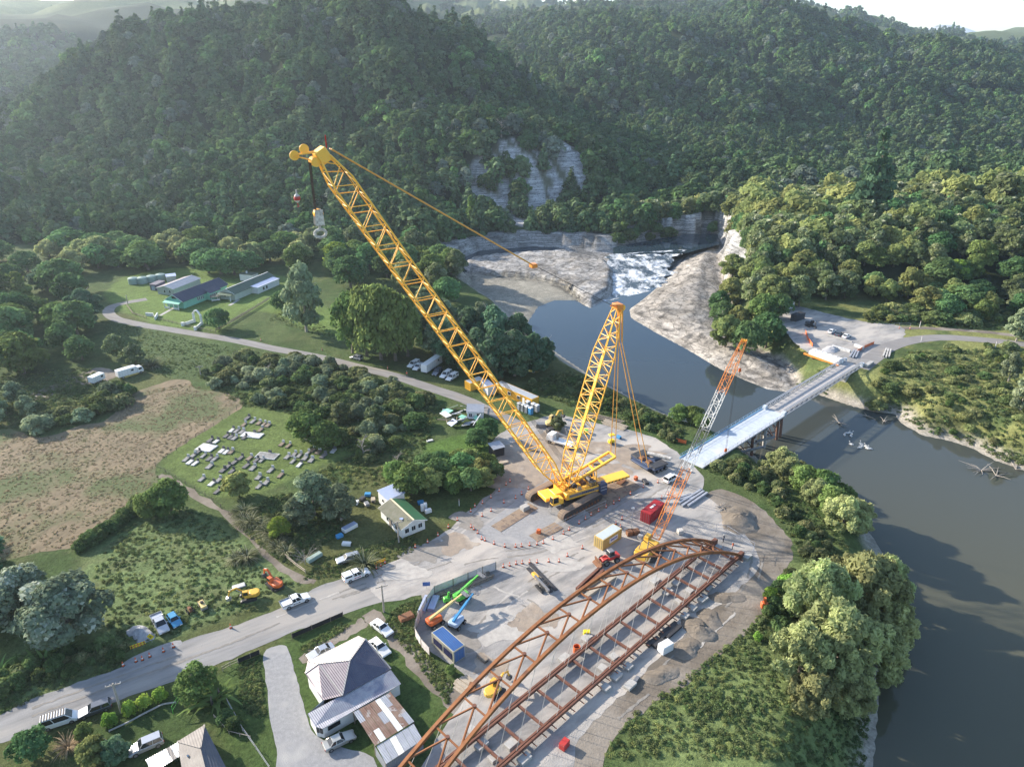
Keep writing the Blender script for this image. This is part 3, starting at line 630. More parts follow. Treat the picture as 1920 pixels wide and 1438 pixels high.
def scatter(name, pts, rot, scl, idx, coll, label, cat, npro):
    me = bpy.data.meshes.new(name); n = len(pts); me.vertices.add(n); me.vertices.foreach_set('co', np.asarray(pts, np.float32).ravel()); me.update()
    a = me.attributes.new('rot', 'FLOAT_VECTOR', 'POINT'); a.data.foreach_set('vector', np.asarray(rot, np.float32).ravel())
    a = me.attributes.new('scl', 'FLOAT_VECTOR', 'POINT'); a.data.foreach_set('vector', np.asarray(scl, np.float32).ravel())
    a = me.attributes.new('pick', 'INT', 'POINT'); a.data.foreach_set('value', np.asarray(idx, np.int32))
    o = bpy.data.objects.new(name, me); COL.objects.link(o); tag(o, label, cat, kind='stuff')
    ng = bpy.data.node_groups.new(name, 'GeometryNodeTree'); ng.interface.new_socket('Geometry', in_out='INPUT', socket_type='NodeSocketGeometry'); ng.interface.new_socket('Geometry', in_out='OUTPUT', socket_type='NodeSocketGeometry')
    N = ng.nodes; Lk = ng.links; gi = N.new('NodeGroupInput'); go = N.new('NodeGroupOutput'); ip = N.new('GeometryNodeInstanceOnPoints'); ci = N.new('GeometryNodeCollectionInfo')
    ci.inputs['Collection'].default_value = coll; ci.inputs['Separate Children'].default_value = True; ci.inputs['Reset Children'].default_value = True
    def na(nm, ty):
        q = N.new('GeometryNodeInputNamedAttribute'); q.data_type = ty; q.inputs['Name'].default_value = nm; return [s for s in q.outputs if s.enabled and s.name == 'Attribute'][0]
    ip.inputs['Pick Instance'].default_value = True
    Lk.new(gi.outputs[0], ip.inputs['Points']); Lk.new(ci.outputs[0], ip.inputs['Instance']); Lk.new(na('pick', 'INT'), ip.inputs['Instance Index'])
    rr = N.new('FunctionNodeEulerToRotation'); Lk.new(na('rot', 'FLOAT_VECTOR'), rr.inputs[0]); Lk.new(rr.outputs[0], ip.inputs['Rotation']); Lk.new(na('scl', 'FLOAT_VECTOR'), ip.inputs['Scale'])
    Lk.new(ip.outputs[0], go.inputs[0]); md = o.modifiers.new('scatter', 'NODES'); md.node_group = ng; return o
def forest(name, x0, x1, y0, y1, step, hmin, hmax, label, seed, keep=None, conif=.12, coll=None, hmn=1.0):
    g = np.random.default_rng(seed); X, Y = np.meshgrid(np.arange(x0, x1, step), np.arange(y0, y1, step)); X = X.ravel() + g.uniform(-.5, .5, X.size) * step * .95; Y = Y.ravel() + g.uniform(-.5, .5, Y.size) * step * .95
    vis = (np.abs(X) < Y * .80 + 60); X, Y = X[vis], Y[vis]
    k = np.ones(len(X), bool) if keep is None else keep(X, Y); X, Y = X[k], Y[k]
    h = hills(X, Y); d = sdist(X, Y, RIVER); sl = sdist(X, Y, SLIP)
    k = ((h > hmn) | (Y > 520)) & (d > np.where(Y > 380, 3 + 14 * fbm(X / 18, Y / 18, 47), 14)) & (slipmask(X, Y) < .35); X, Y = X[k], Y[k]
    Z = terrain(X, Y); n = len(X); tall = fbm(X / 70, Y / 70, 14); s = (hmin + (hmax - hmin) * np.clip(tall + g.normal(size=n) * .28, 0, 1.15)) / 8.5
    big = g.random(n) < .05; s = np.where(big, s * 1.45, s)
    kind = g.choice([0, 1, 2, 3, 6, 7, 5], n, p=[.22, .18, .16, .09, .15, .15, .05]); patch = fbm(X / 45, Y / 45, 19)
    kind = np.where((patch > .6) & (g.random(n) < .5), 1, kind); kind = np.where(g.random(n) < conif, 4, kind); kind = np.where(big & (g.random(n) < .6), 4, kind)
    w = s * g.uniform(.8, 1.2, n)
    rot = np.stack([g.uniform(-.12, .12, n), g.uniform(-.12, .12, n), g.uniform(0, 6.28, n)], -1)
    return scatter(name, np.stack([X, Y, Z - .4], -1), rot, np.stack([w, w, s], -1), kind % (8 if coll is None else 4), coll or FC, label, 'forest', len(protos))
def clearing(X, Y):
    c = np.zeros(len(X), bool)
    for (px, py, D, r) in ((880, 52, 1150, 38), (910, 40, 1250, 40), (860, 60, 1100, 28)):
        q = PY(px, py, D); c |= np.hypot((X - q.x) / 1.4, Y - D) < r * (.7 + .6 * fbm(X / 25, Y / 25, 8))
    return ~c & ~((X < -120) & (Y > 1280)) & ~((X > -60) & (X < 160) & (Y > 1480))
forest('native_forest', -520, 720, 402, 860, 9.6, 10, 17, 'dense dark native forest covering the near hillside behind the valley', 3, keep=lambda X, Y: ~((X > 82) & (Y < 490)), hmn=-9)
FC2 = bpy.data.collections.new('sunny_forest_kinds')  # bright gold and grey leaf colours give these crowns their sunlit look
for i, (mt_, lb_) in enumerate((('leaf_gold', lobes_round(11, 3.9, 3.8, .3, 31)), ('leaf_manuka', lobes_round(12, 3.6, 4.0, .3, 32)), ('leaf_bush', lobes_round(10, 4.2, 3.5, .3, 33)), ('leaf_manuka', lobes_round(13, 3.8, 3.8, .3, 34)))):
    o = bpy.data.objects.new('sunny_crown_%d' % i, crown_mesh('sunny_crown', lb_, 1100, .55, mt_, seed=i + 50)); FC2.objects.link(o)
forest('river_hill_forest', 80, 380, 325, 470, 6.2, 9, 14, 'sunlit mixed forest on the back of the hill across the river', 8, conif=0, coll=FC2, hmn=-2)
forest('hillside_forest', -1400, 1500, 860, 1720, 11.5, 11, 17, 'bush-clad far hills under the skyline', 5, keep=clearing, conif=.03)
def farkeep(X, Y): return fbm(X / 260, Y / 260, 61) < .42
forest('distant_woods', -2200, 2400, 1720, 3000, 24, 14, 20, 'scattered dark woods on the distant grassy hills', 6, keep=farkeep, conif=.05)
# ------------------------------------------------------------------ roads, yards, fields
pmat('gravel', (.35, .335, .318), (.19, .185, .18), .5, .95, bump=.9, bscale=4, c3=(.43, .395, .355), s3=.12, t3=(.47, .6), detail=12, contrast=(.34, .66))
pmat('gravel_new', (.32, .32, .32), (.235, .235, .24), 1.6, .95, bump=.9, bscale=7, c3=(.37, .36, .345), s3=.2, detail=10, contrast=(.3, .7))
pmat('roadstone', (.30, .295, .29), (.165, .163, .162), .6, .95, bump=.5, bscale=5, c3=(.32, .30, .275), s3=.13, t3=(.48, .62), detail=10, contrast=(.3, .7))
pmat('asphalt', (.19, .18, .175), (.25, .24, .23), .6, .95, bump=.4, bscale=6, c3=(.28, .25, .21), s3=.2, detail=9)
pmat('dirt', (.19, .16, .128), (.125, .106, .084), .4, .98, bump=1.0, bscale=2.2, c3=(.245, .215, .18), s3=.12, t3=(.45, .6), detail=10, contrast=(.3, .7))
pmat('mud', (.33, .27, .21), (.24, .20, .165), .5, .95, bump=.8, bscale=3, c3=(.42, .37, .31), s3=.15, detail=10)
pmat('concrete', (.42, .41, .39), (.33, .32, .30), 1.2, .9, bump=.3, bscale=6)
pmat('steelplate', (.23, .165, .115), (.30, .235, .17), .8, .8, bump=.2, c3=(.16, .12, .095), s3=.5, t3=(.5, .6))
def stripe_mat():
    m = pmat('dry_grass', (.255, .195, .125), (.105, .088, .055), .5, .98, bump=.9, bscale=2.5, c3=(.085, .105, .042), s3=.045, t3=(.47, .58), detail=10, contrast=(.3, .72))
    nt = m.node_tree; d = heading((60, 1000), (400, 780))
    tc = [n for n in nt.nodes if n.type == 'TEX_COORD'][0]; mp = nt.nodes.new('ShaderNodeMapping'); mp.vector_type = 'TEXTURE'; mp.inputs['Rotation'].default_value = (0, 0, d); mp.inputs['Scale'].default_value = (5.5, 1.0, 1)
    nt.links.new(tc.outputs['Object'], mp.inputs[0])
    for n in nt.nodes:
        if n.type == 'TEX_NOISE' and n.inputs['Scale'].default_value > .1:
            nt.links.new(mp.outputs[0], n.inputs['Vector'])
stripe_mat()
def along(mn, a, b, st):
    nt = M[mn].node_tree; tc = [n for n in nt.nodes if n.type == 'TEX_COORD'][0]; mp = nt.nodes.new('ShaderNodeMapping'); mp.vector_type = 'TEXTURE'; mp.inputs['Rotation'].default_value = (0, 0, heading(a, b)); mp.inputs['Scale'].default_value = (st, 1, 1); nt.links.new(tc.outputs['Object'], mp.inputs[0])
    for n in [n for n in nt.nodes if n.type == 'TEX_NOISE'][:2]: nt.links.new(mp.outputs[0], n.inputs['Vector'])
along('roadstone', (100, 1330), (700, 1100), 6.0); along('gravel', (700, 1100), (1250, 880), 2.6); along('asphalt', (300, 615), (900, 762), 5.0); along('dirt', (1150, 1380), (1400, 1150), 1.4)
flat('hay_field', [(-160, 835), (0, 806), (33, 808), (67, 820), (110, 813), (150, 797), (200, 787), (247, 740), (277, 727), (320, 713), (353, 713), (367, 730), (413, 733), (457, 757), (417, 787), (350, 830), (292, 872), (297, 905), (217, 962), (150, 1022), (75, 1035), (0, 1055), (-200, 1100)], .012, 'dry_grass', amp=.5)
flat('truck_track', [(60, 760), (130, 730), (200, 715), (222, 700), (180, 690), (120, 715), (40, 745)], .012, 'dirt', amp=.6)
def ribbon(name, pts, w, z, mat, px=True, amp=.12, k=4, w2=None):
    P = [G(*p) for p in pts] if px else pts; c = smooth_poly(P, k, False); L, Rr = [], []
    for i, p in enumerate(c):
        t = (c[min(i + 1, len(c) - 1)] - c[max(i - 1, 0)]).normalized(); n = Vector((-t.y, t.x)); ww = w if w2 is None else w + (w2 - w) * i / (len(c) - 1)
        L.append(p + n * (ww / 2 + rnd.uniform(-amp, amp))); Rr.append(p - n * (ww / 2 + rnd.uniform(-amp, amp)))
    m = MB(); nn = len(c); m.add([(q.x, q.y, z) for q in L + Rr], [(i, i + 1, nn + i + 1, nn + i) for i in range(nn - 1)]); return struct(m.build(name, mat))
ribbon('valley_road', [(275, 561), (240, 567), (212, 574), (203, 584), (215, 597), (250, 606), (300, 615), (380, 628), (450, 640), (520, 655), (600, 670), (680, 690), (740, 705), (800, 725), (860, 745), (900, 762), (950, 785), (1000, 812)], 4.4, .02, 'asphalt')
flat('dirt_bank', [(1325, 925), (1400, 935), (1440, 965), (1485, 1020), (1478, 1062), (1436, 1110), (1422, 1160), (1345, 1230), (1275, 1290), (1190, 1345), (1140, 1400), (1105, 1500), (960, 1500), (1000, 1300), (1200, 1100)], .02, 'dirt', amp=.5)
flat('gravel_road', [(-60, 1370), (0, 1340), (60, 1310), (130, 1285), (230, 1250), (300, 1222), (350, 1200), (430, 1175), (520, 1142), (560, 1120), (600, 1098), (640, 1086), (700, 1072), (770, 1042), (830, 1010), (850, 1090), (790, 1108), (700, 1132), (650, 1150), (560, 1180), (500, 1206), (420, 1240), (330, 1275), (200, 1320), (100, 1357), (40, 1380), (-60, 1410)], .024, 'roadstone', amp=.3)
flat('work_yard', [(690, 1075), (770, 1040), (810, 1013), (850, 985), (900, 940), (935, 912), (930, 880), (918, 838), (940, 812), (980, 795), (1040, 778), (1100, 790), (1160, 802), (1220, 818), (1262, 843), (1292, 868), (1318, 893), (1318, 925), (1345, 945), (1395, 1000), (1425, 1048), (1405, 1085), (1330, 1150), (1240, 1230), (1150, 1320), (1085, 1385), (1040, 1480), (760, 1520), (790, 1440), (850, 1340), (885, 1285), (850, 1250), (812, 1225), (782, 1200), (776, 1165), (790, 1115), (720, 1128)], .03, 'gravel', amp=.35)
flat('crane_pad', [(895, 1000), (935, 965), (985, 925), (1030, 905), (1065, 910), (1060, 950), (1015, 1005), (985, 1018), (940, 1020), (905, 1012)], .036, 'gravel_new', amp=.2)
flat('mud_patch', [(920, 850), (1000, 818), (1050, 800), (1090, 830), (1060, 870), (1020, 900), (955, 912)], .036, 'mud', amp=.6)
flat('driveway', [(494, 1226), (517, 1211), (534, 1210), (542, 1221), (554, 1263), (565, 1305), (577, 1347), (592, 1378), (640, 1400), (700, 1420), (690, 1470), (533, 1470), (519, 1403), (506, 1347), (500, 1284)], .03, 'gravel_new', amp=.12, step=.8)
ribbon('dirt_track', [(690, 1148), (715, 1170), (760, 1215), (800, 1262), (850, 1310), (870, 1335)], 3.0, .014, 'dirt', amp=.4)
ribbon('dirt_verge', [(563, 1238), (610, 1212), (650, 1185), (685, 1165)], 2.2, .014, 'dirt', amp=.5)
flat('road_shoulder', [(230, 1250), (240, 1236), (280, 1218), (330, 1200), (340, 1208), (300, 1224), (260, 1242)], .03, 'gravel_new', amp=.2)
ribbon('bare_verge', [(300, 890), (330, 905), (385, 940), (440, 975), (500, 1040), (560, 1082), (590, 1092)], 1.6, .012, 'dirt', amp=.5)
# far side of the river
flat('far_yard', [(1465, 570), (1500, 575), (1560, 590), (1620, 603), (1690, 612), (1690, 640), (1650, 670), (1625, 690), (1590, 684), (1540, 672), (1505, 655), (1475, 625), (1455, 592)], .03, 'gravel', amp=.4)
ribbon('far_road', [(1612, 690), (1640, 668), (1668, 650), (1710, 638), (1770, 633), (1850, 638), (1930, 647), (2050, 662)], 6.0, .04, 'asphalt', amp=.1)
ribbon('far_verge', [(1660, 618), (1720, 615), (1790, 618), (1860, 624), (1930, 632)], 3.2, .02, 'dirt', amp=.4)
ribbon('garden_path', [(330, 575), (300, 592)], 1.4, .02, 'concrete', amp=.02)
ribbon('garden_path', [(448, 562), (430, 573)], 1.4, .02, 'concrete', amp=.02)
# wheel tracks and muddy patches worn into the yard
pmat('track_dark', (.20, .185, .165), (.27, .25, .225), .9, .95, bump=.6, bscale=4, detail=10); pmat('track_light', (.44, .415, .38), (.34, .32, .295), .9, .95, bump=.5, bscale=5, detail=10)
for i, (pts, w) in enumerate((([(700, 1112), (800, 1075), (900, 1045), (1000, 1032), (1100, 1000), (1200, 950), (1290, 890)], 1.9), ([(620, 1118), (720, 1082), (800, 1040), (860, 995), (930, 930), (960, 880), (1000, 830)], 1.9), ([(1090, 1040), (1030, 1075), (960, 1120), (900, 1180)], 1.8), ([(880, 1075), (930, 1110), (1000, 1140), (960, 1190)], 1.8), ([(1225, 905), (1170, 935), (1110, 975), (1060, 1000)], 1.9), ([(60, 1335), (250, 1265), (430, 1200), (600, 1130), (690, 1098)], 1.7), ([(1150, 1340), (1240, 1265), (1330, 1180), (1400, 1110), (1420, 1050)], 2.0))):
    c = smooth_poly([G(*p) for p in pts], 6, False)
    for sgn in (-1, 1):
        q = []
        for j, p in enumerate(c):
            t = (c[min(j + 1, len(c) - 1)] - c[max(j - 1, 0)]).normalized(); q.append(p + Vector((-t.y, t.x)) * sgn * w / 2)
        for s0 in range(0, len(q) - 3, 5):
            if rnd.random() < .8: ribbon('wheel_track', q[s0:s0 + 5 + rnd.randrange(2)], .42, .040 + .001 * i + .0004 * (s0 % 3), 'track_dark' if (i + s0) % 4 else 'track_light', px=False, amp=.14, k=3)
for i, (x, y, r, mt) in enumerate(((960, 895, 5, 'mud'), (1010, 870, 6, 'mud'), (880, 975, 3, 'track_dark'), (800, 1035, 3.5, 'track_dark'), (850, 1020, 3, 'mud'), (1150, 880, 4, 'mud'), (1190, 850, 6, 'mud'), (940, 1180, 4, 'track_light'), (1000, 1160, 3.5, 'mud'), (1050, 1060, 3, 'track_light'), (920, 1250, 3, 'mud'), (1260, 930, 3, 'track_light'), (1120, 840, 5, 'mud'), (870, 1200, 3, 'track_dark'), (1040, 1020, 3, 'track_light'), (760, 1075, 3, 'track_light'))):
    p = G(x, y); pl = [(p.x + math.cos(a * .52) * r * rnd.uniform(.5, 1.5) * 1.3, p.y + math.sin(a * .52) * r * rnd.uniform(.5, 1.4)) for a in range(12)]
    flat('worn_patch', pl, .046 + .0007 * i, mt, px=False, amp=.5, step=.7, seed=i)
# steel plates the crane walks on
def plate_run(a, b, w, n, z=.06):
    A, B = G(*a), G(*b); d = B - A; rz = math.atan2(d.y, d.x); L = d.length / n; me = None
    for k in range(n):
        m = MB(); m.box((0, 0, 0), (L - .06, w, .09)); c = A + d * ((k + .5) / n)
        if me is None: me = m.mesh('steel_plate', 'steelplate')
        tag(inst('steel_plate', me, None, (c.x, c.y, z + rnd.uniform(0, .02)), rz + rnd.uniform(-.02, .02)), 'rusty brown steel ground plate laid flat under the big crane', 'steel plate', 'steel plates under the crane')
plate_run((930, 992), (1000, 948), 3.0, 4); plate_run((1000, 1010), (1048, 985), 2.8, 3)
for k, off in enumerate((-1.9, 1.9)):
    A, B = G(1098, 958), G(1190, 905); d = (B - A).normalized(); n = Vector((-d.y, d.x, 0))
    m = MB(); m.box((0, 0, 0), (3.4, 3.7, .08)); me = m.mesh('steel_plate', 'steelplate')
    for j in range(5):
        c = A + d * (j * 3.5 + 1.7) + n * (off + 1.5); tag(inst('steel_plate', me, None, (c.x, c.y, .07 + rnd.uniform(0, .02)), math.atan2(d.y, d.x) + rnd.uniform(-.015, .015)), 'rusty brown steel ground plate laid flat under the big crane', 'steel plate', 'steel plates under the crane')

# ------------------------------------------------------------------ trees one by one
def fill(poly, n, kinds, h, label, group, seed, z=0.0, mind=3.0, cat='tree', wide=(.9, 1.2), world=False, avoid=None):
    g = random.Random(seed); P = poly if world else GP(poly, z); x0, x1 = min(p[0] for p in P), max(p[0] for p in P); y0, y1 = min(p[1] for p in P), max(p[1] for p in P); got = []
    for _ in range(n * 60):
        if len(got) >= n: break
        x, y = g.uniform(x0, x1), g.uniform(y0, y1)
        if not inside(np.array([x]), np.array([y]), P)[0]: continue
        if any((x - a) ** 2 + (y - b) ** 2 < mind * mind for a, b in got): continue
        if sdist(np.array([x]), np.array([y]), RIVER)[0] < (11 if (x < 60 and y > 168) else 2.0): continue
        got.append((x, y))
    zz = terrain(np.array([a for a, b in got]), np.array([b for a, b in got]))
    for (x, y), z0 in zip(got, zz):
        k = g.choice(kinds); lb = label[k] if isinstance(label, dict) else label
        tree(k, (x, y, z0), g.uniform(*h), lb, group, cat, wide=g.uniform(*wide), var=g.randrange(9), rz=g.uniform(0, 6.28))
# right hill: the trees facing the river
HL = {'gold': 'yellow-green bushy tree on the sunlit hill across the river', 'manuka': 'grey-topped tree on the sunlit hill across the river', 'broad': 'dark green tree on the sunlit hill across the river', 'green': 'fresh green tree on the sunlit hill across the river', 'lime': 'bright lime green tree on the sunlit hill across the river'}
fill([(108, 264), (128, 288), (150, 284), (190, 274), (260, 266), (340, 262), (350, 325), (250, 328), (130, 330), (92, 345), (88, 310)], 118, ['gold', 'gold', 'gold', 'manuka', 'manuka', 'manuka', 'broad', 'green'], (9, 15), HL, 'trees on the hill across the river', 11, mind=5.4, world=True, wide=(.95, 1.25))
fill([(165, 268), (200, 262), (260, 258), (345, 255), (345, 300), (250, 305), (170, 305)], 34, ['gold', 'manuka', 'broad', 'green'], (7, 12), {k: v_.replace('on the sunlit hill across the river', 'on the lower slope behind the far road') for k, v_ in HL.items()}, 'lower trees behind the far road', 12, mind=5.0, world=True, wide=(1.0, 1.3))
p = G(1760, 560); tree('lime', (p.x + 8, p.y + 6), 12, HL['lime'] + ', the brightest one')
p = PY(1636, 372, 372); tree('conifer', (p.x, p.y), 45, 'tall dark pine standing above the hill crest across the river', wide=.85)
p = PY(1930, 350, 370); tree('conifer', (p.x, p.y), 22, 'dark pine at the right edge of the hill crest')
RB = 'dense dark green tree beside the far yard on the rock shelf side'
for i, (px, py, k, h) in enumerate([(1362, 628, 'gold', 13), (1400, 640, 'broad', 13), (1440, 625, 'broad', 14), (1385, 598, 'gold', 13), (1428, 598, 'green', 13), (1355, 590, 'broad', 12), (1458, 600, 'broad', 11), (1410, 570, 'manuka', 13), (1350, 560, 'broad', 10), (1440, 570, 'gold', 13)]):
    p = G(px, py); tree(k, (p.x, p.y), h, {'gold': 'yellow-green tree in the clump between rock shelf and far yard', 'broad': 'dark green tree in the clump between rock shelf and far yard', 'green': 'fresh green tree in the clump between rock shelf and far yard', 'manuka': 'grey-topped tree in the clump between rock shelf and far yard'}[k], 'clump beside the far yard', var=i)
for i, (px, py, h, w) in enumerate([(1905, 640, 13, .8), (1890, 715, 10, .7), (1912, 770, 11, .8)]):
    p = G(px, py); tree('silver', (p.x, p.y), h, ['pale silver-leaved tree beside the far road', 'slim silver-leaved tree below the far road', 'silver-leaved tree low on the far river bank'][i], wide=w, var=i)
# valley floor trees, left
TL = {'broad': 'dark green broadleaf tree on the valley floor at left', 'willow': 'pale green drooping willow at the foot of the forest hill', 'green': 'green broadleaf tree on the valley floor at left', 'conifer': 'dark conical tree on the valley floor at left', 'manuka': 'grey-green tree on the valley floor', 'poplar': 'dull grey-green tree on the valley floor', 'column': 'dark upright tree on the valley floor'}
fill([(-120, 500), (0, 480), (200, 470), (560, 462), (640, 452), (640, 500), (560, 500), (520, 508), (360, 508), (200, 512), (60, 520), (-120, 540)], 40, ['willow', 'willow', 'green', 'broad', 'broad'], (9, 14), TL, 'trees at the foot of the forest hill', 21, mind=6.5, wide=(1.1, 1.6))
fill([(-200, 560), (0, 540), (150, 545), (185, 580), (175, 620), (150, 655), (60, 690), (0, 700), (-220, 740)], 34, ['broad', 'green', 'broad', 'column', 'poplar'], (10, 16), {k: v_.replace('at left', 'left of the loop road').replace('on the valley floor', 'in the wood') for k, v_ in TL.items()}, 'trees left of the valley road', 22, mind=6.0, wide=(1.0, 1.35))
for i, (px, py, h, w) in enumerate([(392, 512, 12, 1.35), (415, 514, 12.5, 1.4), (440, 515, 12.5, 1.4), (465, 514, 11.5, 1.3)]):
    p = G(px, py); tree('broad', (p.x, p.y), h, 'broad dark dome-shaped tree behind the mint green house', 'domed trees behind the mint house', wide=w, var=i)
for px, py, h, k, lb in ((560, 505, 13, 'green', 'bushy green tree behind the green-roofed hall'), (632, 505, 15, 'lime', 'bright lime tree at the foot of the forest hill'), (575, 622, 26, 'silver', 'large silver-leaved tree beside the bright lawn'), (530, 585, 9, 'broad', 'dark small tree beside the silver-leaved tree by the lawn'), (411, 617, 8.5, 'broad', 'round dark tree standing alone on the school lawn'), (218, 668, 8, 'manuka', 'purplish grey bushy tree beside the paddock'), (255, 682, 7.5, 'manuka', 'grey-green willow bush beside the parked truck'), (155, 675, 9, 'broad', 'dark bushy tree left of the paddock'), (45, 700, 15, 'green', 'large pale green tree at the left edge')):
    p = G(px, py); tree(k, (p.x, p.y), h, lb, wide=.72 if k == 'silver' else 1.1)
for i, (px, py, h) in enumerate([(662, 662, 24), (688, 668, 27), (715, 674, 28), (742, 676, 26), (765, 668, 23), (730, 655, 24)]):
    p = G(px, py); tree('green', (p.x, p.y), h, 'tall full green poplar in the clump beside the valley road', 'green poplar clump', wide=.6, var=i)
for i, (px, py, h, k) in enumerate([(800, 645, 20, 'silver'), (835, 650, 18, 'silver'), (860, 690, 16, 'poplar'), (895, 702, 16, 'poplar'), (930, 706, 17, 'poplar'), (965, 705, 16, 'poplar'), (1000, 698, 14, 'poplar'), (1020, 690, 11, 'poplar'), (880, 660, 17, 'poplar'), (925, 665, 18, 'poplar'), (970, 668, 16, 'poplar'), (845, 675, 16, 'poplar'), (815, 668, 13, 'silver'), (905, 640, 15, 'silver')]):
    p = G(px, py); tree(k, (p.x, p.y), h, {'silver': 'silver-leaved tree in the clump between road and river pool', 'poplar': 'dark grey-green poplar in the clump between road and river pool'}[k], 'poplar clump by the pool', wide=.9, var=i)
fill([(640, 545), (700, 530), (800, 560), (860, 585), (880, 545), (850, 490), (800, 468), (640, 462), (600, 520)], 34, ['manuka', 'manuka', 'broad', 'broad', 'green'], (9, 15), {'manuka': 'grey-green tree in the wood left of the rock shelf', 'broad': 'dark green tree in the wood left of the rock shelf', 'green': 'green tree in the wood left of the rock shelf'}, 'wood left of the rock shelf', 23, mind=6.5, wide=(.9, 1.2))
for px, py, D, h in ((885, 425, 430, 20), (575, 130, 690, 22), (470, 190, 640, 21), (160, 120, 710, 22), (780, 330, 500, 17)):
    p = PY(px, py, D); tree('conifer' if px != 885 else 'column', (p.x, p.y), h, 'tall pale conifer rising out of the dark forest hill' if px != 885 else 'tall upright tree left of the white slip face', 'emergent forest conifers' if px != 885 else None, wide=.9)
for px, py, D, h in ((345, 265, 575, 15), (180, 320, 545, 17), (745, 320, 500, 15), (940, 255, 545, 17), (835, 270, 540, 14)):
    p = PY(px, py, D); tree('dead', (p.x, p.y), h, 'bare pale-branched tree standing in the dark forest', 'bare trees in the forest', wide=1.2)
# scrub between the road and the graves
SB = {'bush': 'low green shrub in the scrub beside the valley road', 'greybush': 'low silver-grey shrub in the scrub beside the valley road', 'weedbush': 'low olive shrub in the scrub beside the valley road', 'limebush': 'bright yellow-green shrub in the scrub beside the valley road'}
fill([(372, 700), (440, 668), (520, 668), (640, 690), (740, 725), (800, 752), (790, 790), (740, 840), (690, 880), (655, 850), (600, 790), (540, 768), (470, 752), (410, 735)], 125, ['bush', 'greybush', 'greybush', 'weedbush', 'weedbush', 'bush'], (1.5, 3.8), SB, 'scrub beside the valley road', 31, mind=2.6, cat='shrub', wide=(.9, 1.5))
for px, py, h, k, lb in ((578, 828, 10, 'green', 'wide light green tree at the edge of the cemetery'), (612, 838, 8, 'green', 'smaller light green tree behind the cemetery'), (705, 795, 6, 'manuka', 'brownish round bush in the middle of the scrub'), (640, 790, 6, 'manuka', 'grey round bush near the cemetery tree'), (448, 930, 6.5, 'gold', 'round yellowish bush at the cemetery corner'), (322, 962, 9, 'green', 'large round dark green bush at the field corner'), (285, 965, 6, 'green', 'smaller round bush beside the field corner bush'), (590, 965, 11, 'silver', 'large grey-leaved tree in front of the cemetery'), (640, 975, 9, 'silver', 'grey-leaved tree left of the junk yard'), (560, 985, 7, 'silver', 'small grey-leaved tree above the bare shrub'), (525, 1005, 5, 'lime', 'bright yellow-green small tree above the grassy lane'), (772, 925, 8, 'green', 'green tree behind the green-roofed cottage'), (745, 905, 6, 'green', 'green bush behind the grey lean-to'), (818, 905, 6.5, 'broad', 'dark bush near the white post'), (912, 822, 6, 'broad', 'dark bush beside the collapsed building'), (893, 838, 5.5, 'broad', 'dark bush beside the dark shed'), (1045, 808, 4.5, 'manuka', 'grey-green bush beside the tan excavator')):
    p = G(px, py); tree(k, (p.x, p.y), h, lb, wide=1.25 if h < 9 else 1.1)
fill([(770, 905), (800, 880), (860, 880), (930, 885), (938, 905), (900, 920), (830, 925), (785, 925)], 15, ['broad', 'green', 'gold'], (4.5, 7), {'broad': 'dark bushy tree in the clump left of the big crane', 'green': 'green bushy tree in the clump left of the big crane', 'gold': 'yellow-green bushy tree in the clump left of the big crane'}, 'clump left of the big crane', 33, mind=3.2, wide=(1.0, 1.4))
for px, py, h, k, lb in ((682, 858, 8, 'dead', 'bare white dead tree in the scrub'), (745, 885, 7, 'dead', 'bare grey tree beside the round tank'), (505, 708, 6, 'dead', 'bare white dead tree near the valley road'), (572, 1058, 2.7, 'deadbush', 'wide bare grey shrub beside the grassy lane')):
    p = G(px, py); tree(k, (p.x, p.y), h, lb)
def row(kind, a, b, n, h, label, group, seed, jit=.6, cat='shrub', wide=(1, 1.3)):
    g = random.Random(seed); A, B = G(*a), G(*b)
    for i in range(n):
        p = A.lerp(B, (i + .5) / n); tree(kind, (p.x + g.uniform(-jit, jit), p.y + g.uniform(-jit, jit)), g.uniform(*h), label, group, cat, wide=g.uniform(*wide), var=i)
row('bush', (150, 1030), (305, 925), 22, (1.6, 2.8), 'clipped green shrub in the hedge along the dry field', 'hedge along the dry field', 41)
row('flax', (445, 955), (540, 1040), 13, (1.9, 2.8), 'strappy silver-green flax clump along the grassy lane', 'flax along the grassy lane', 42, 1.0, 'flax')
row('flax', (445, 1055), (475, 1045), 3, (2.0, 2.8), 'flax clump behind the orange excavator', 'flax behind the excavators', 43, 1.0, 'flax')
p = G(684, 1062); tree('flax', (p.x, p.y), 3.6, 'large flax clump in front of the abandoned silver wagon', cat='flax')
p = G(285, 688); tree('flax', (p.x, p.y), 4, 'dark spiky cabbage bush beside the paddock', cat='flax')
p = G(128, 1402); tree('grass', (p.x, p.y), 3.0, 'yellow spiky grass clump behind the white van', cat='grass clump')
p = G(740, 746); tree('grass', (p.x, p.y), 3.0, 'pale tussock beside the valley road', cat='grass clump')
for i, (px, py, h, w) in enumerate([(128, 1192, 13, 1.15), (45, 1165, 12, 1.1), (-40, 1150, 13, 1.2), (-70, 1075, 13, 1.2), (-180, 1010, 15, 1.3), (-30, 1062, 8, 1.2)]):  # those past the left edge are unseen, added for their shade
    p = G(px, py); tree('ash' if i < 2 else 'poplar', (p.x, p.y), h, ['wide pale-leaved tree with a thick white trunk beside the gravel road', 'pale-leaved tree at the lower left edge of the dry field', 'tree just outside the left edge by the road', 'tree just outside the left edge by the dry field', 'tall tree outside the left edge beside the dry field', 'dark bush at the corner of the dry field'][i], wide=w, var=i)
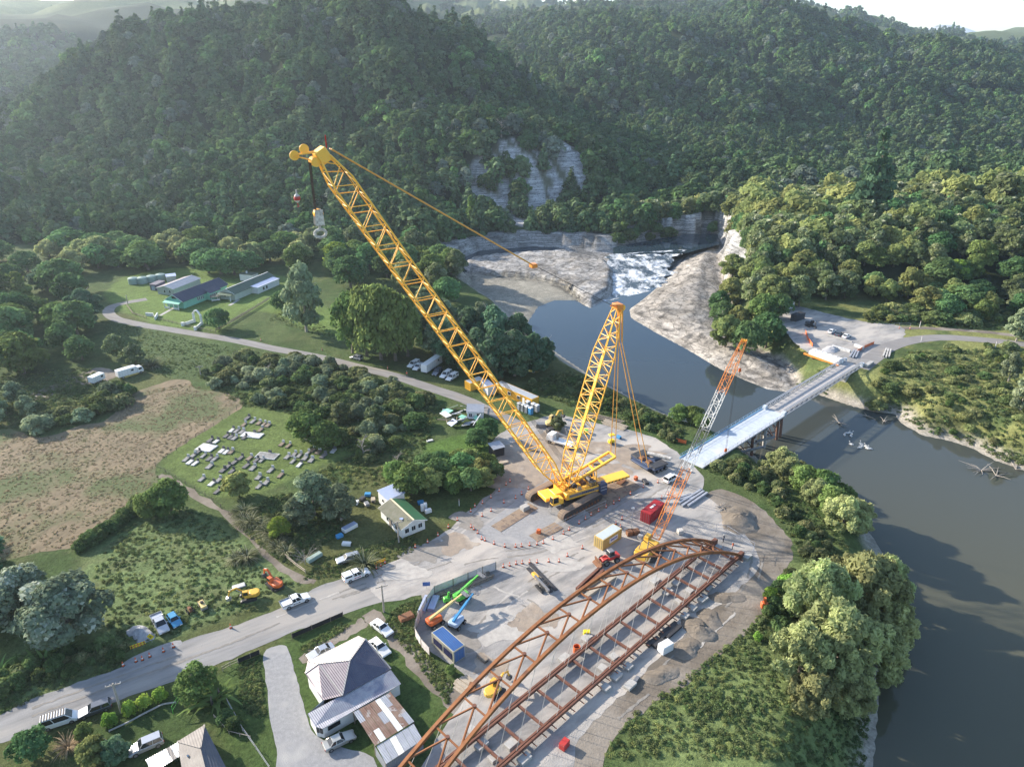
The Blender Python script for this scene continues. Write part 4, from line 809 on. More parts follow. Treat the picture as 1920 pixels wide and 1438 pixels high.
for i in range(7):
    p = G(5 + i * 19, 1262 - i * 7); tree('banana', (p.x + rnd.uniform(-.8, .8), p.y + rnd.uniform(-.8, .8)), 2.4, 'broad-leaved banana plant beside the gravel road', 'banana plants beside the road', 'banana plant', var=i)
fill([(0, 1300), (60, 1285), (150, 1258), (225, 1235), (235, 1215), (160, 1215), (60, 1250), (0, 1270)], 22, ['bush', 'bush', 'weedbush'], (1.2, 2.4), 'dark green shrub on the bank above the gravel road', 'bank shrubs above the road', 51, mind=1.8, cat='shrub')
for i, (px, py) in enumerate([(207, 1358), (243, 1337), (272, 1323), (302, 1310)]):
    p = G(px, py); tree('limebush', (p.x, p.y), 2.1, ['small round clipped lime shrub nearest the dark wagon', 'second round clipped lime shrub from the dark wagon', 'third round clipped lime shrub from the dark wagon', 'fourth round clipped lime shrub, nearest the round garden tree'][i], 'clipped lime shrubs along the front garden', 'shrub', wide=.85)
for px, py, h, k, lb in ((372, 1305, 6.2, 'green', 'round dense garden tree beside the road fence'), (178, 1428, 4.6, 'gold', 'yellow-green garden bush below the parked van'), (219, 1424, 4.2, 'poplar', 'grey-green round garden bush beside the silver people carrier'), (160, 1382, 2.8, 'green', 'low green garden bush behind the dark wagon'), (60, 1420, 5, 'broad', 'dark garden tree in the lower left corner'), (845, 1262, 1.8, 'green', 'small green bush beside the blue container')):
    p = G(px, py); tree(k, (p.x, p.y), h, lb, wide=1.1)
for i, (px, py) in enumerate([(398, 1320), (412, 1305)]):
    p = G(px, py); tree('banana', (p.x, p.y), 3.6, ['tree fern beside the driveway lawn', 'second tree fern behind the garden tree'][i], cat='tree fern', name='tree_fern')
for i, (px, py) in enumerate([(425, 1350), (440, 1362)]):
    p = G(px, py); tree('bush', (p.x, p.y), 1.8, 'small shrub in the wire-fenced garden strip', 'garden strip shrubs', 'shrub')
# river bank, right
for i, (px, py, h, w) in enumerate([(1492, 1290, 10.5, .85), (1556, 1262, 14, .9), (1632, 1238, 12, .9), (1528, 1190, 13.5, .85), (1602, 1150, 14.5, .95), (1672, 1175, 10, .85), (1660, 1100, 11, .85), (1512, 1350, 7.5, .9), (1588, 1312, 8.5, .95)]):
    p = G(px, py, -3); tree('willow', (p.x, p.y), h, ['front willow of the large clump, leaning over the weeds', 'big pale willow in the middle of the riverbank clump', 'willow on the river side of the large clump', 'left back willow of the large clump', 'tall back willow of the large clump', 'right-hand willow reaching over the water', 'rear right willow over the water', 'lowest front willow of the clump', 'willow above the muddy river edge'][i], 'large willow clump on the river bank', wide=w, var=i)
for i, (px, py, h, k) in enumerate([(1462, 880, 9, 'willow'), (1480, 900, 8.5, 'willow'), (1505, 935, 7.5, 'green'), (1535, 945, 7.5, 'green'), (1572, 950, 7.5, 'green'), (1595, 990, 8, 'willow'), (1575, 1010, 8, 'willow'), (1525, 965, 6, 'willow'), (1555, 985, 7, 'green')]):
    p = G(px, py, -3.5); tree(k, (p.x, p.y), h, {'willow': 'pale willow bush below the bridge on the near bank', 'green': 'fresh green bush below the bridge on the near bank'}[k], 'riverside bushes below the bridge', wide=1.1, var=i)
fill([(1330, 890), (1380, 870), (1440, 900), (1500, 980), (1560, 1040), (1520, 1080), (1490, 1010), (1440, 950), (1400, 925)], 36, ['weedbush', 'bush', 'weedbush'], (1.2, 2.8), {'weedbush': 'olive scrub bush on the bank below the bridge', 'bush': 'green scrub bush on the bank below the bridge'}, 'scrub on the bank below the bridge', 52, z=-1.5, mind=1.7, cat='shrub')
fill([(1440, 1130), (1480, 1080), (1500, 1130), (1470, 1200), (1430, 1230), (1410, 1200)], 14, ['weedbush', 'bush', 'limebush'], (1.2, 2.6), {'weedbush': 'olive bush between dirt bank and willows', 'bush': 'green bush between dirt bank and willows', 'limebush': 'lime bush between dirt bank and willows'}, 'bushes beside the willows', 53, z=-1, mind=1.8, cat='shrub')
fill([(1690, 690), (1760, 660), (1850, 655), (1930, 665), (1940, 850), (1860, 840), (1790, 810), (1700, 770), (1640, 740), (1630, 715)], 62, ['olive', 'olive', 'weedbush', 'olive', 'bush', 'green'], (1.0, 2.6), {'olive': 'golden olive shrub on the far river bank', 'gold': 'golden green bush on the far river bank', 'green': 'green bush on the far river bank', 'bush': 'low green shrub on the far river bank', 'weedbush': 'olive shrub on the far river bank'}, 'scrub on the far river bank', 54, z=-2, mind=2.6, cat='shrub', wide=(1, 1.7))
fill([(1625, 602), (1700, 606), (1800, 610), (1930, 618), (1930, 590), (1800, 585), (1650, 585)], 44, ['olive', 'bush', 'weedbush', 'green', 'gold'], (2.0, 5.0), 'shrub at the foot of the hill behind the far road', 'shrubs behind the far road', 59, mind=2.6, cat='shrub', wide=(1, 1.5))
fill([(880, 466), (960, 456), (1100, 452), (1220, 442), (1340, 432), (1345, 420), (1100, 436), (880, 446)], 26, ['broad', 'bush', 'manuka', 'green'], (3, 6.5), 'bush hanging over the edge of the river cliff', 'bushes along the river cliff', 60, mind=3.0, cat='shrub', wide=(1, 1.5))
fill([(1420, 650), (1450, 665), (1480, 690), (1440, 690), (1400, 660)], 12, ['bush', 'gold', 'weedbush'], (1.5, 3.4), 'shrub on the gravel slope left of the far abutment', 'shrubs on the far slope', 55, z=-2, mind=2.0, cat='shrub')
fill([(1060, 700), (1130, 740), (1210, 780), (1280, 815), (1260, 835), (1160, 790), (1060, 745), (1000, 745), (980, 730)], 46, ['weedbush', 'bush', 'weedbush'], (1.0, 2.4), {'weedbush': 'olive shrub on the grassy bank behind the site offices', 'bush': 'green shrub on the grassy bank behind the site offices'}, 'bank scrub behind the site offices', 56, z=-1, mind=2.6, cat='shrub')
for i, (px, py, h) in enumerate([(1272, 805, 5), (1296, 808, 5.5), (1312, 820, 4.5)]):
    p = G(px, py, -3); tree('green', (p.x, p.y), h, 'green willow bush at the pool edge left of the bridge', 'bushes left of the bridge', wide=1.3, var=i)
fill([(60, 790), (150, 770), (215, 735), (245, 735), (230, 760), (150, 790), (70, 812)], 18, ['bush', 'weedbush', 'greybush'], (2.2, 4.5), 'dark bush between dry field and parked trucks', 'bushes at the top of the dry field', 57, mind=2.6, cat='shrub', wide=(1.1, 1.5))
fill([(-80, 770), (40, 745), (80, 790), (0, 800), (-80, 810)], 8, ['manuka', 'silver'], (5, 8), 'grey-green tree at the left end of the dry field', 'trees at the left of the dry field', 58, mind=4)
# --- weeds and long grass too fine to count
WC = bpy.data.collections.new('weed_kinds')
for i, (mt, n, l) in enumerate((('leaf_weed', 70, .16), ('leaf_hedge', 70, .15), ('leaf_weed', 60, .14), ('leaf_gold', 60, .13))):
    o = bpy.data.objects.new('weed_%d' % i, crown_mesh('weed', lobes_round(5, .6, .3, 0, i + 3, (.45, .7)), n, l, mt, seed=i + 3)); WC.objects.link(o)
def weeds(name, polys, n, smin, smax, label, seed, coll=None):
    g = np.random.default_rng(seed); pts = []
    for poly, z, w in polys:
        P = np.array([(q.x, q.y) for q in GP(poly, z)]); k = int(n * w); x = g.uniform(P[:, 0].min(), P[:, 0].max(), k * 4); y = g.uniform(P[:, 1].min(), P[:, 1].max(), k * 4)
        ok = inside(x, y, P); pts.append(np.stack([x[ok][:k], y[ok][:k]], -1))
    p = np.concatenate(pts); d = sdist(p[:, 0], p[:, 1], RIVER); p = p[d > 1.5]; z = terrain(p[:, 0], p[:, 1]); k = len(p)
    s = g.uniform(smin, smax, k) * (.6 + .8 * fbm(p[:, 0] / 5, p[:, 1] / 5, seed))
    pk = np.where(fbm(p[:, 0] / 9, p[:, 1] / 9, seed + 5) > .5, g.integers(0, 2, k), g.integers(0, 4, k))
    scatter(name, np.concatenate([p, z[:, None] - .05], 1), np.stack([np.zeros(k), np.zeros(k), g.uniform(0, 6.28, k)], -1), np.stack([s * 1.2, s * 1.2, s], -1), pk, coll or WC, label, 'weeds', 4)
weeds('rough_weeds', [([(230, 990), (310, 950), (380, 960), (440, 1010), (480, 1060), (560, 1095), (470, 1145), (330, 1190), (240, 1210), (180, 1150), (180, 1060)], 0, 1.0), ([(0, 1340), (0, 1250), (150, 1210), (235, 1225), (230, 1248), (120, 1288)], 0, .25), ([(560, 1090), (640, 1080), (690, 1068), (790, 1025), (780, 1000), (700, 1020), (600, 1050)], 0, .25)], 1500, .3, .65, 'rough green weeds filling the empty lot above the gravel road', 71)
weeds('bank_weeds', [([(1420, 1170), (1440, 1140), (1650, 1200), (1640, 1440), (1130, 1440), (1180, 1360), (1280, 1290), (1350, 1235)], -2, 1.0), ([(1320, 895), (1400, 860), (1520, 960), (1600, 1050), (1520, 1090), (1430, 940)], -2, .4)], 2200, .3, .75, 'tangled weeds and long grass on the near river bank', 72)
o = bpy.data.objects.new('weed_4', crown_mesh('weed', lobes_round(5, .6, .3, 0, 9, (.45, .7)), 60, .15, 'leaf_golden', seed=9)); GC = bpy.data.collections.new('golden_weed_kinds'); GC.objects.link(o)
for q_ in list(WC.objects)[:3]: GC.objects.link(q_)
weeds('far_bank_weeds', [([(1640, 720), (1700, 670), (1930, 665), (1940, 860), (1820, 830), (1690, 770)], -2, 1.0), ([(1625, 606), (1930, 622), (1930, 585), (1640, 583)], 0, .35), ([(1400, 650), (1480, 700), (1560, 700), (1580, 740), (1480, 730)], -3, .1)], 1700, .5, 1.2, 'golden weeds and long grass on the far river bank', 73, coll=GC)
SC_ = bpy.data.collections.new('straw_kinds')
for i in range(4): SC_.objects.link(bpy.data.objects.new('straw_%d' % i, crown_mesh('straw', lobes_round(4, .55, .2, 0, i + 30, (.5, .7)), 40, .15, 'leaf_straw' if i < 3 else 'leaf_weed', seed=i + 30)))
weeds('hay_stubble', [([(0, 812), (110, 818), (200, 792), (277, 732), (353, 718), (450, 757), (350, 828), (292, 868), (295, 900), (150, 1018), (0, 1050)], 0, 1.0)], 4200, .22, .55, 'cut straw lying in rows over the dry field', 75, coll=SC_)
weeds('paddock_grass', [([(190, 600), (420, 650), (560, 672), (430, 700), (330, 712), (240, 690)], 0, .5), ([(445, 1250), (485, 1232), (492, 1290), (500, 1350), (450, 1330)], 0, .12), ([(560, 1215), (640, 1168), (660, 1172), (575, 1228)], 0, .06), ([(740, 1140), (790, 1120), (775, 1190), (850, 1280), (840, 1320), (780, 1240), (720, 1170)], 0, .25), ([(0, 760), (180, 700), (240, 735), (120, 800), (0, 805)], 0, .5), ([(560, 570), (640, 640), (500, 600)], 0, .2)], 3400, .2, .55, 'rough tufts of grass over paddock, verge and lawn', 76)
weeds('scrub_weeds', [([(372, 705), (520, 670), (640, 692), (760, 735), (830, 765), (800, 830), (760, 900), (640, 920), (560, 900), (660, 850), (560, 780), (450, 760)], 0, 1.0), ([(980, 735), (1060, 700), (1280, 800), (1280, 830), (1150, 795)], -1, .3), ([(440, 960), (520, 930), (640, 920), (640, 1000), (540, 1060), (460, 1000)], 0, .35), ([(0, 760), (0, 700), (160, 690), (210, 720), (120, 790), (30, 800)], 0, .3)], 3000, .45, 1.0, 'long grass and weeds among the scrub by the valley road', 74)
# ------------------------------------------------------------------ vehicles
paint('car_white', (.78, .78, .77), .3, .12, coat=.5); paint('car_silver', (.46, .47, .49), .3, .12, .6, .5); paint('car_grey', (.12, .13, .15), .3, .1, .4, .5); paint('car_blue', (.05, .24, .42), .3, .15, coat=.5); paint('car_champagne', (.45, .44, .40), .3, .12, .5, .5)
pmat('glass', (.015, .02, .025), None, rough=.06, spec=.6); pmat('rubber', (.018, .018, .018), (.035, .033, .03), 3, .85); pmat('rim', (.35, .35, .36), None, rough=.35, metal=.8)
pmat('lamp_clear', (.75, .75, .72), None, rough=.15); pmat('lamp_red', (.35, .02, .015), None, rough=.2); pmat('trim', (.03, .03, .03), None, rough=.6)
paint('alu', (.52, .53, .54), .4, .3, .7); pmat('print_red', (.5, .03, .06), None, rough=.5); pmat('print_dark', (.06, .05, .07), None, rough=.5)
_wheel = {}
def wheel(parent, x, y, r=.36, w=.24):
    k = (r, w)
    if k not in _wheel:
        m = MB(); m.tube((0, -w / 2, 0), (0, w / 2, 0), r, 14); t = m.mesh('tyre', 'rubber')
        m = MB(); m.tube((0, -w / 2 - .012, 0), (0, w / 2 + .012, 0), r * .62, 10); _wheel[k] = (t, m.mesh('rim', 'rim'))
    o = inst('wheel', _wheel[k][0], parent, (x, y, r)); inst('rim', _wheel[k][1], o); return o
def greenhouse(L0, L1, l0, l1, z0, z1, w0, w1):
    return [(L0, -w0, z0), (L1, -w0, z0), (L1, w0, z0), (L0, w0, z0), (l0, -w1, z1), (l1, -w1, z1), (l1, w1, z1), (l0, w1, z1)], ((4, 5, 6, 7), (0, 1, 5, 4), (1, 2, 6, 5), (2, 3, 7, 6), (3, 0, 4, 7))
def car(kind, color, loc, rz, label, group=None, name=None, sign=None):
    S = {'sedan': (4.7, 1.78, .62, .95, 1.42, (-1.65, .75, -1.0, .15), .58), 'wagon': (4.7, 1.76, .62, .95, 1.48, (-2.25, .85, -2.0, .25), .58), 'suv': (4.7, 1.86, .7, 1.08, 1.74, (-2.25, 1.0, -2.0, .35), .66), 'van': (4.8, 1.75, .7, 1.1, 1.95, (-2.3, 1.75, -2.25, .95), .7), 'hatch': (3.7, 1.62, .6, .92, 1.42, (-1.8, .7, -1.45, .1), .55), 'ute': (5.3, 1.85, .78, 1.1, 1.78, (-.75, 1.2, -.6, .45), .7), 'canopy': (5.3, 1.85, .78, 1.1, 1.78, (-.75, 1.2, -.6, .45), .7)}[kind]
    L, W, zs, zb, zr, gh, wr = S; hl = L / 2; hw = W / 2
    o = thing(name or {'sedan': 'car', 'wagon': 'station_wagon', 'suv': 'suv', 'van': 'van', 'hatch': 'small_car', 'ute': 'ute', 'canopy': 'ute'}[kind], label, {'van': 'van', 'ute': 'ute', 'canopy': 'ute'}.get(kind, 'car'), loc, rz, group)
    g0 = .26 if kind not in ('ute', 'canopy', 'suv') else .36
    rear = -hl
    top = [(hl - .05, zs + .02), (gh[1], zb), (gh[0], zb), (rear + .03, zb if kind in ('wagon', 'suv', 'van', 'hatch') else zb - .04)]
    prof = [(rear, g0 + .12), (rear + .15, g0), (hl - .15, g0), (hl, g0 + .14), (hl, zs - .1)] + top
    m = MB(); m.side(prof, -hw, hw); b = m.build('body', color, o, bevel=.07)
    vs, fs = greenhouse(gh[0], gh[1], gh[2], gh[3], zb - .03, zr - .06, hw - .05, wr); m = MB(); m.add(vs, fs); m.build('windows', 'glass', o)
    m = MB(); m.box(((gh[2] + gh[3]) / 2, 0, zr - .035), (gh[3] - gh[2] + .12, 2 * wr + .06, .07)); 
    m.build('roof', color, o, bevel=.03)
    m = MB()
    for s in (-1, 1):
        for f in (0.0, .42, 1.0):
            xb = gh[0] + (gh[1] - gh[0]) * f; xt = gh[2] + (gh[3] - gh[2]) * f
            m.beam((xb, s * (hw - .045), zb - .02), (xt, s * (wr + .005), zr - .05), .09, .07)
    m.build('pillars', color, o)['kind'] = 'stuff'
    for s in (-1, 1):
        for x in (hl - .85, -hl + .85 + (.25 if kind in ('ute', 'canopy') else 0)): wheel(o, x, s * (hw - .1), .33 if g0 < .3 else .39)
        m = MB(); m.box((hl - .04, s * (hw - .28), zs - .12), (.12, .36, .15)); m.build('headlight', 'lamp_clear', o)
        m = MB(); m.box((rear + .01, s * (hw - .16), zb - .22), (.08, .2, .26)); m.build('tail_light', 'lamp_red', o)
        m = MB(); m.box((gh[1] - .35, s * (hw + .09), zb + .08), (.12, .2, .14)); m.build('mirror', color, o)
    if kind == 'canopy':
        m = MB(); m.box((-1.7, 0, 1.42), (1.85, W - .1, .66), taper=.93); c = m.build('canopy', color, o, bevel=.05)
        m = MB()
        for s in (-1, 1): m.box((-1.7, s * (hw - .045), 1.45), (1.3, .03, .34))
        m.box((-2.6, 0, 1.45), (.04, 1.2, .36)); m.build('canopy_window', 'glass', c)
    if kind == 'ute':
        m = MB()
        m.box((-1.75, 0, .98), (1.95, 1.95, .08))
        for s in (-1, 1): m.box((-1.75, s * .97, 1.14), (1.95, .04, .28))
        m.box((-2.72, 0, 1.14), (.04, 1.95, .28)); m.box((-.82, 0, 1.35), (.06, 1.9, .7)); m.build('deck_tray', 'alu', o)
    if sign:
        for s in (-1, 1):
            m = MB()
            for k in range(4): m.box((-.55 + k * .34, s * (hw + .015), .72 + .03 * (k % 2)), (.24, .02, .2 - .03 * (k % 3)))
            m.build('lettering', sign, o)
    return o
def put(kind, color, rear, front, label, **kw):
    A, B = G(*rear), G(*front); c = (A + B) / 2; return car(kind, color, (c.x, c.y, .03), math.atan2(B.y - A.y, B.x - A.x), label, **kw)
put('ute', 'car_white', (529, 1142), (580, 1121), 'white flat-deck ute driving along the gravel road', sign='print_dark')
put('canopy', 'car_white', (645, 1092), (691, 1074), 'white canopy ute with red lettering parked at the road edge', sign='print_red')
put('wagon', 'car_silver', (672, 1046), (634, 1056), 'abandoned silver wagon behind the flax clump')
put('sedan', 'car_white', (699, 1168), (734, 1195), 'white sedan parked at the corner above the big house')
put('sedan', 'car_white', (698, 1204), (727, 1232), 'white car half hidden behind the big house roof')
put('sedan', 'car_silver', (618, 1219), (586, 1234), 'silver car half hidden on the road side of the big house')
put('sedan', 'car_champagne', (609, 1406), (664, 1380), 'champagne sedan parked on the driveway behind the big house')
v = put('van', 'car_white', (88, 1364), (140, 1347), 'white van with a slatted roof rack on the gravel road')
rk = MB(); rk.box((-.6, 0, 2.02), (3.2, 1.3, .04)); rack = rk.build('roof_rack', 'alu', v)
sl = MB(); sl.box((0, 0, 0), (.14, 1.45, .05)); slm = sl.mesh('slat', 'bark')
for k in range(9): inst('slat', slm, rack, (-2.1 + k * .36, 0, 2.08))
put('wagon', 'car_grey', (203, 1325), (154, 1343), 'dark grey wagon parked on the road verge')
put('suv', 'car_silver', (302, 1391), (248, 1414), 'silver people carrier on the lawn in the lower left')
put('ute', 'car_silver', (292, 1157), (312, 1194), 'silver ute parked in the weeds beside the gravel heap')
put('hatch', 'car_blue', (319, 1155), (337, 1180), 'small blue car parked in the weeds')
put('suv', 'car_silver', (682, 677), (656, 671), 'silver car parked alone beside the valley road')
put('canopy', 'car_white', (785, 681), (766, 692), 'white ute at the far end of the parked row by the road', sign='print_dark')
put('ute', 'car_white', (793, 686), (777, 697), 'white ute beside the box trailer in the parked row')
put('suv', 'car_grey', (828, 695), (812, 708), 'dark grey car between box trailer and white utes')
put('canopy', 'car_white', (848, 698), (824, 714), 'white canopy ute beside the dark grey parked car')
put('canopy', 'car_white', (860, 703), (835, 719), 'white canopy ute nearest the yellow offices in the parked row')
put('suv', 'car_white', (1244, 909), (1272, 893), 'white four-wheel drive parked beside the bridge end', sign=None)
put('sedan', 'car_white', (1552, 628), (1566, 620), 'left white car of three parked in the far yard')
put('sedan', 'car_grey', (1566, 633), (1580, 625), 'dark car in the middle of three in the far yard')
put('sedan', 'car_white', (1579, 637), (1594, 629), 'right white car of three parked in the far yard')
# box trailer, box truck, van
def boxer(rear, front, h, label, cab, col='car_white', name='box_truck', cat='truck', win=True):
    A, B = G(*rear), G(*front); c = (A + B) / 2; L = (B - A).length; o = thing(name, label, cat, (c.x, c.y, .02), math.atan2(B.y - A.y, B.x - A.x))
    bl = L - (2.0 if cab else 0)
    m = MB(); m.box((-(L - bl) / 2, 0, .7 + h / 2), (bl, 2.3, h)); b = m.build('box_body', col, o, bevel=.04)
    m = MB(); n = 7
    for s in (-1, 1):
        for k in range(n): m.box((-L / 2 + (k + .5) * bl / n, s * 1.165, .7 + h / 2), (.05, .03, h - .1))
    m.build('rib', 'alu', b)
    if win:
        for s in (-1, 1): m = MB(); m.box((-L / 2 + bl * .75, s * 1.17, .7 + h * .62), (.8, .04, .55)); m.build('window', 'glass', o)
    m = MB(); m.box((0, 0, .55), (L - .3, 1.0, .25)); m.build('chassis', 'trim', o)
    if cab:
        m = MB(); m.side([(L / 2 - 1.9, .5), (L / 2, .5), (L / 2, 1.35), (L / 2 - .35, 2.35), (L / 2 - 1.9, 2.35)], -1.05, 1.05); cb = m.build('cab', col, o, bevel=.06)
        m = MB(); m.beam((L / 2 + .01, 0, 1.42), (L / 2 - .31, 0, 2.25), 1.8, .04); 
        for s in (-1, 1): m.box((L / 2 - 1.0, s * 1.06, 1.75), (1.0, .03, .6))
        m.build('windscreen', 'glass', cb)
    for s in (-1, 1):
        for x in ((-L / 2 + 1.3, L / 2 - 1.0) if cab else (-.45, .45)): wheel(o, x, s * .98, .42, .28)
    return o
boxer((221, 711), (268, 697), 2.2, 'pale blue-grey box truck parked above the dry field', True, 'car_white')
boxer((172, 722), (194, 712), 1.9, 'small white camper van among the bushes', False, name='camper_van', cat='van')
boxer((795, 702), (824, 682), 2.6, 'white ribbed box trailer in the parked row', False, name='box_trailer', cat='trailer')
# ------------------------------------------------------------------ earthmoving machines
paint('yel', (.70, .40, .045), .5, .35); paint('yel_pale', (.66, .50, .20), .55, .4); paint('org', (.62, .13, .03), .5, .3); paint('grn', (.10, .45, .06), .45, .2); paint('blu', (.05, .26, .50), .45, .25); paint('red', (.45, .035, .03), .5, .3)
paint('dark_steel', (.05, .05, .055), .6, .4, .3); paint('grey_steel', (.25, .25, .26), .55, .4, .5); pmat('rust', (.16, .075, .04), (.24, .12, .065), 2, .85, c3=(.10, .055, .04), s3=.8)
paint('lightblue', (.42, .52, .66), .4, .2)
def tracks(o, L, W, w, h, mat='dark_steel'):
    for s in (-1, 1):
        m = MB(); r = h / 2; pr = [(-L / 2 + r, 0), (L / 2 - r, 0), (L / 2 - r * .3, r * .35), (L / 2, r), (L / 2 - r * .3, h - r * .35), (L / 2 - r, h), (-L / 2 + r, h), (-L / 2 + r * .3, h - r * .35), (-L / 2, r), (-L / 2 + r * .3, r * .35)]
        m.side(pr, s * W / 2 - w / 2, s * W / 2 + w / 2); t = m.build('track', mat, o)
        g = MB(); n = max(8, int(L / .45)); g.box((0, 0, 0), (.13, w + .04, .05)); gm = g.mesh('track_shoe', mat)
        for k in range(n): inst('track_shoe', gm, t, (-L / 2 + r + (L - 2 * r) * (k + .5) / n, s * W / 2, h + .02))
def excavator(loc, rz, col, label, s=1.0, slew=0.0, reach=(2.9, 1.9), blade=False, arm_col=None, bucket='dark_steel'):
    o = thing('excavator', label, 'excavator', loc, rz); o.scale = (s,) * 3; tracks(o, 3.6, 2.3, .55, .75)
    m = MB(); m.box((0, 0, .55), (1.6, 1.8, .35)); m.tube((0, 0, .7), (0, 0, .98), .7, 12); m.build('undercarriage', 'dark_steel', o)
    u = MB(); u.box((-.6, 0, 1.32), (2.6, 2.35, .7)); hs = u.build('house', col, o, bevel=.1); hs.rotation_euler.z = slew
    k = MB(); k.lathe([(0, .0), (1.15, .0), (1.2, .2), (1.2, .7), (1.0, .82), (0, .84)], 14, (-1.5, 0, .95)); k.build('counterweight', col, hs)
    k = MB(); k.box((.35, .7, 2.15), (1.35, .95, 1.15), taper=.9); cb = k.build('cab', col, hs, bevel=.05)
    k = MB(); k.box((.4, .7, 2.22), (1.4, .82, .8), taper=.92); k.box((.35, .7, 2.22), (1.1, 1.0, .75), taper=.92); k.build('window', 'glass', hs)
    a = Vector((.5, -.15, 1.6)); b = a + Vector((reach[0] * .62, 0, 1.75)); c = a + Vector((reach[0] * 1.15, 0, 1.15)); ac = arm_col or col
    k = MB(); k.beam(a, b, .36, .45); k.beam(b, c, .34, .38); k.build('boom', ac, hs)
    d = c + Vector((reach[1] * .15, 0, -1.35)); k = MB(); k.beam(c + Vector((-.25, 0, .25)), d, .26, .3); k.build('arm', ac, hs)
    k = MB(); k.tube(a + Vector((.4, .28, .2)), b + Vector((-.1, .28, -.2)), .07); k.tube(b + Vector((.2, 0, .3)), c + Vector((-.2, 0, .35)), .06); k.build('hydraulic_ram', 'alu', hs)
    k = MB(); k.side([(d.x - .1, d.z), (d.x + .55, d.z - .2), (d.x + .5, d.z - .85), (d.x - .2, d.z - .95), (d.x - .55, d.z - .6)], -.62, .32); k.build('bucket', bucket, hs)
    if blade: k = MB(); k.box((-2.35, 0, .4), (.12, 2.5, .55)); k.beam((-1.5, .6, .4), (-2.3, .6, .4), .12); k.beam((-1.5, -.6, .4), (-2.3, -.6, .4), .12); k.build('blade', 'dark_steel', o)
    return o
def at(px, py, z=.02): p = G(px, py); return (p.x, p.y, z)
excavator(at(466, 1122), heading((485, 1115), (435, 1128)), 'yel', 'yellow excavator with bent boom parked in the weeds', .82, slew=-.12, arm_col='yel', bucket='alu')
excavator(at(515, 1098), heading((530, 1112), (490, 1075)), 'org', 'orange excavator parked beside the grassy lane', .82, slew=.1, blade=True)
excavator(at(928, 1298), heading((912, 1308), (948, 1275)), 'yel', 'yellow excavator seen through the rusty arch bracing', .8)
excavator(at(1036, 797), heading((1040, 800), (1085, 770)), 'yel_pale', 'tan excavator behind the yellow crane mast', 1.0, reach=(3.6, 2.2), arm_col='yel')
excavator(at(1518, 612), heading((1500, 600), (1535, 618)), 'dark_steel', 'black digger beside the black container in the far yard', .85)
def roller(loc, rz):
    o = thing('road_roller', 'small cream road roller in the weeds', 'roller', loc, rz)
    m = MB(); m.tube((.75, -.55, .42), (.75, .55, .42), .42, 14); m.build('drum', 'grey_steel', o); m = MB(); m.tube((-.75, -.55, .42), (-.75, .55, .42), .42, 14); m.build('drum', 'grey_steel', o)
    m = MB(); m.box((0, 0, .8), (2.3, .95, .4)); m.build('frame', 'yel_pale', o, bevel=.06); m = MB(); m.box((-.15, 0, 1.15), (.5, .5, .35)); m.build('seat', 'trim', o)
    m = MB(); m.path([(-.6, -.4, 1), (-.6, -.4, 1.9), (-.6, .4, 1.9), (-.6, .4, 1)], .04); m.build('roll_bar', 'trim', o)
roller(at(381, 1139), heading((372, 1125), (388, 1150)))
o = thing('compactor', 'small rusty compactor on wheels beside the roller', 'compactor', at(357, 1147), heading((350, 1135), (364, 1155)))
m = MB(); m.box((0, 0, .6), (1.5, .5, .4)); m.tube((.4, 0, .7), (.4, 0, 1.25), .22, 10); m.build('engine', 'rust', o, bevel=.04)
for s in (-1, 1): wheel(o, .45, s * .5, .32, .2); wheel(o, -.45, s * .5, .32, .2)
def boomlift(loc, rz, col, label, arm_col, L=6.5, body=(2.9, 1.9), el=.18, basket=True):
    o = thing('boom_lift', label, 'boom lift', loc, rz)
    m = MB(); m.box((0, 0, .6), (2.5, 1.5, .4)); m.build('chassis', 'dark_steel', o)
    for s in (-1, 1):
        for x in (-.95, .95): wheel(o, x, s * .95, .45, .34)
    pr = [(-1.6, -.75), (-1.3, -.98), (.9, -.98), (1.25, -.6), (1.25, .6), (.9, .98), (-1.3, .98), (-1.6, .75)]
    m = MB(); m.prism(pr, .85, 1.6); m.build('turret_cover', col, o, bevel=.1)
    m = MB(); e = Vector((math.cos(el), 0, math.sin(el))); a = Vector((-1.2, 0, 1.8)); m.beam(a, a + e * L * .72, .38, .46); m.build('boom', arm_col, o)
    m = MB(); m.beam(a + e * L * .7, a + e * L, .26, .32); m.build('inner_boom', arm_col, o)
    m = MB(); p = a + e * L + Vector((.3, 0, -.4)); m.beam(a + e * L, p, .2); m.build('jib', 'grey_steel', o)
    if basket:
        m = MB(); c = p + Vector((.5, 0, 0)); m.box(c, (.8, 1.8, .06))
        for x in (-.4, .4):
            for y in (-.9, .9): m.tube(c + Vector((x, y, 0)), c + Vector((x, y, 1.0)), .025, 5)
        for z in (.5, 1.0): m.path([c + Vector((-.4, -.9, z)), c + Vector((.4, -.9, z)), c + Vector((.4, .9, z)), c + Vector((-.4, .9, z)), c + Vector((-.4, -.9, z))], .025, 5)
        m.build('basket', 'grey_steel', o)
boomlift(at(816, 1170), heading((805, 1175), (880, 1130)), 'org', 'orange-red boom lift with a cream arm inside the white fence', 'yel_pale', 7.5)
boomlift(at(857, 1172), heading((845, 1185), (893, 1130)), 'lightblue', 'pale blue boom lift with a bright blue arm', 'blu', 6.8)
boomlift(at(866, 1124), heading((850, 1132), (895, 1105)), 'grn', 'bright green boom lift by the timber stack', 'grn', 5.5, el=.3)
o = thing('wood_chipper', 'small lime green machine beside the green boom lift', 'machine', at(838, 1130), .4)
m = MB(); m.box((0, 0, .9), (1.4, 1.0, .9), taper=.8); m.build('hopper', 'grn', o, bevel=.08); m = MB(); m.tube((.2, 0, 1.2), (.5, .1, 2.3), .22); m.build('chute', 'grn', o)
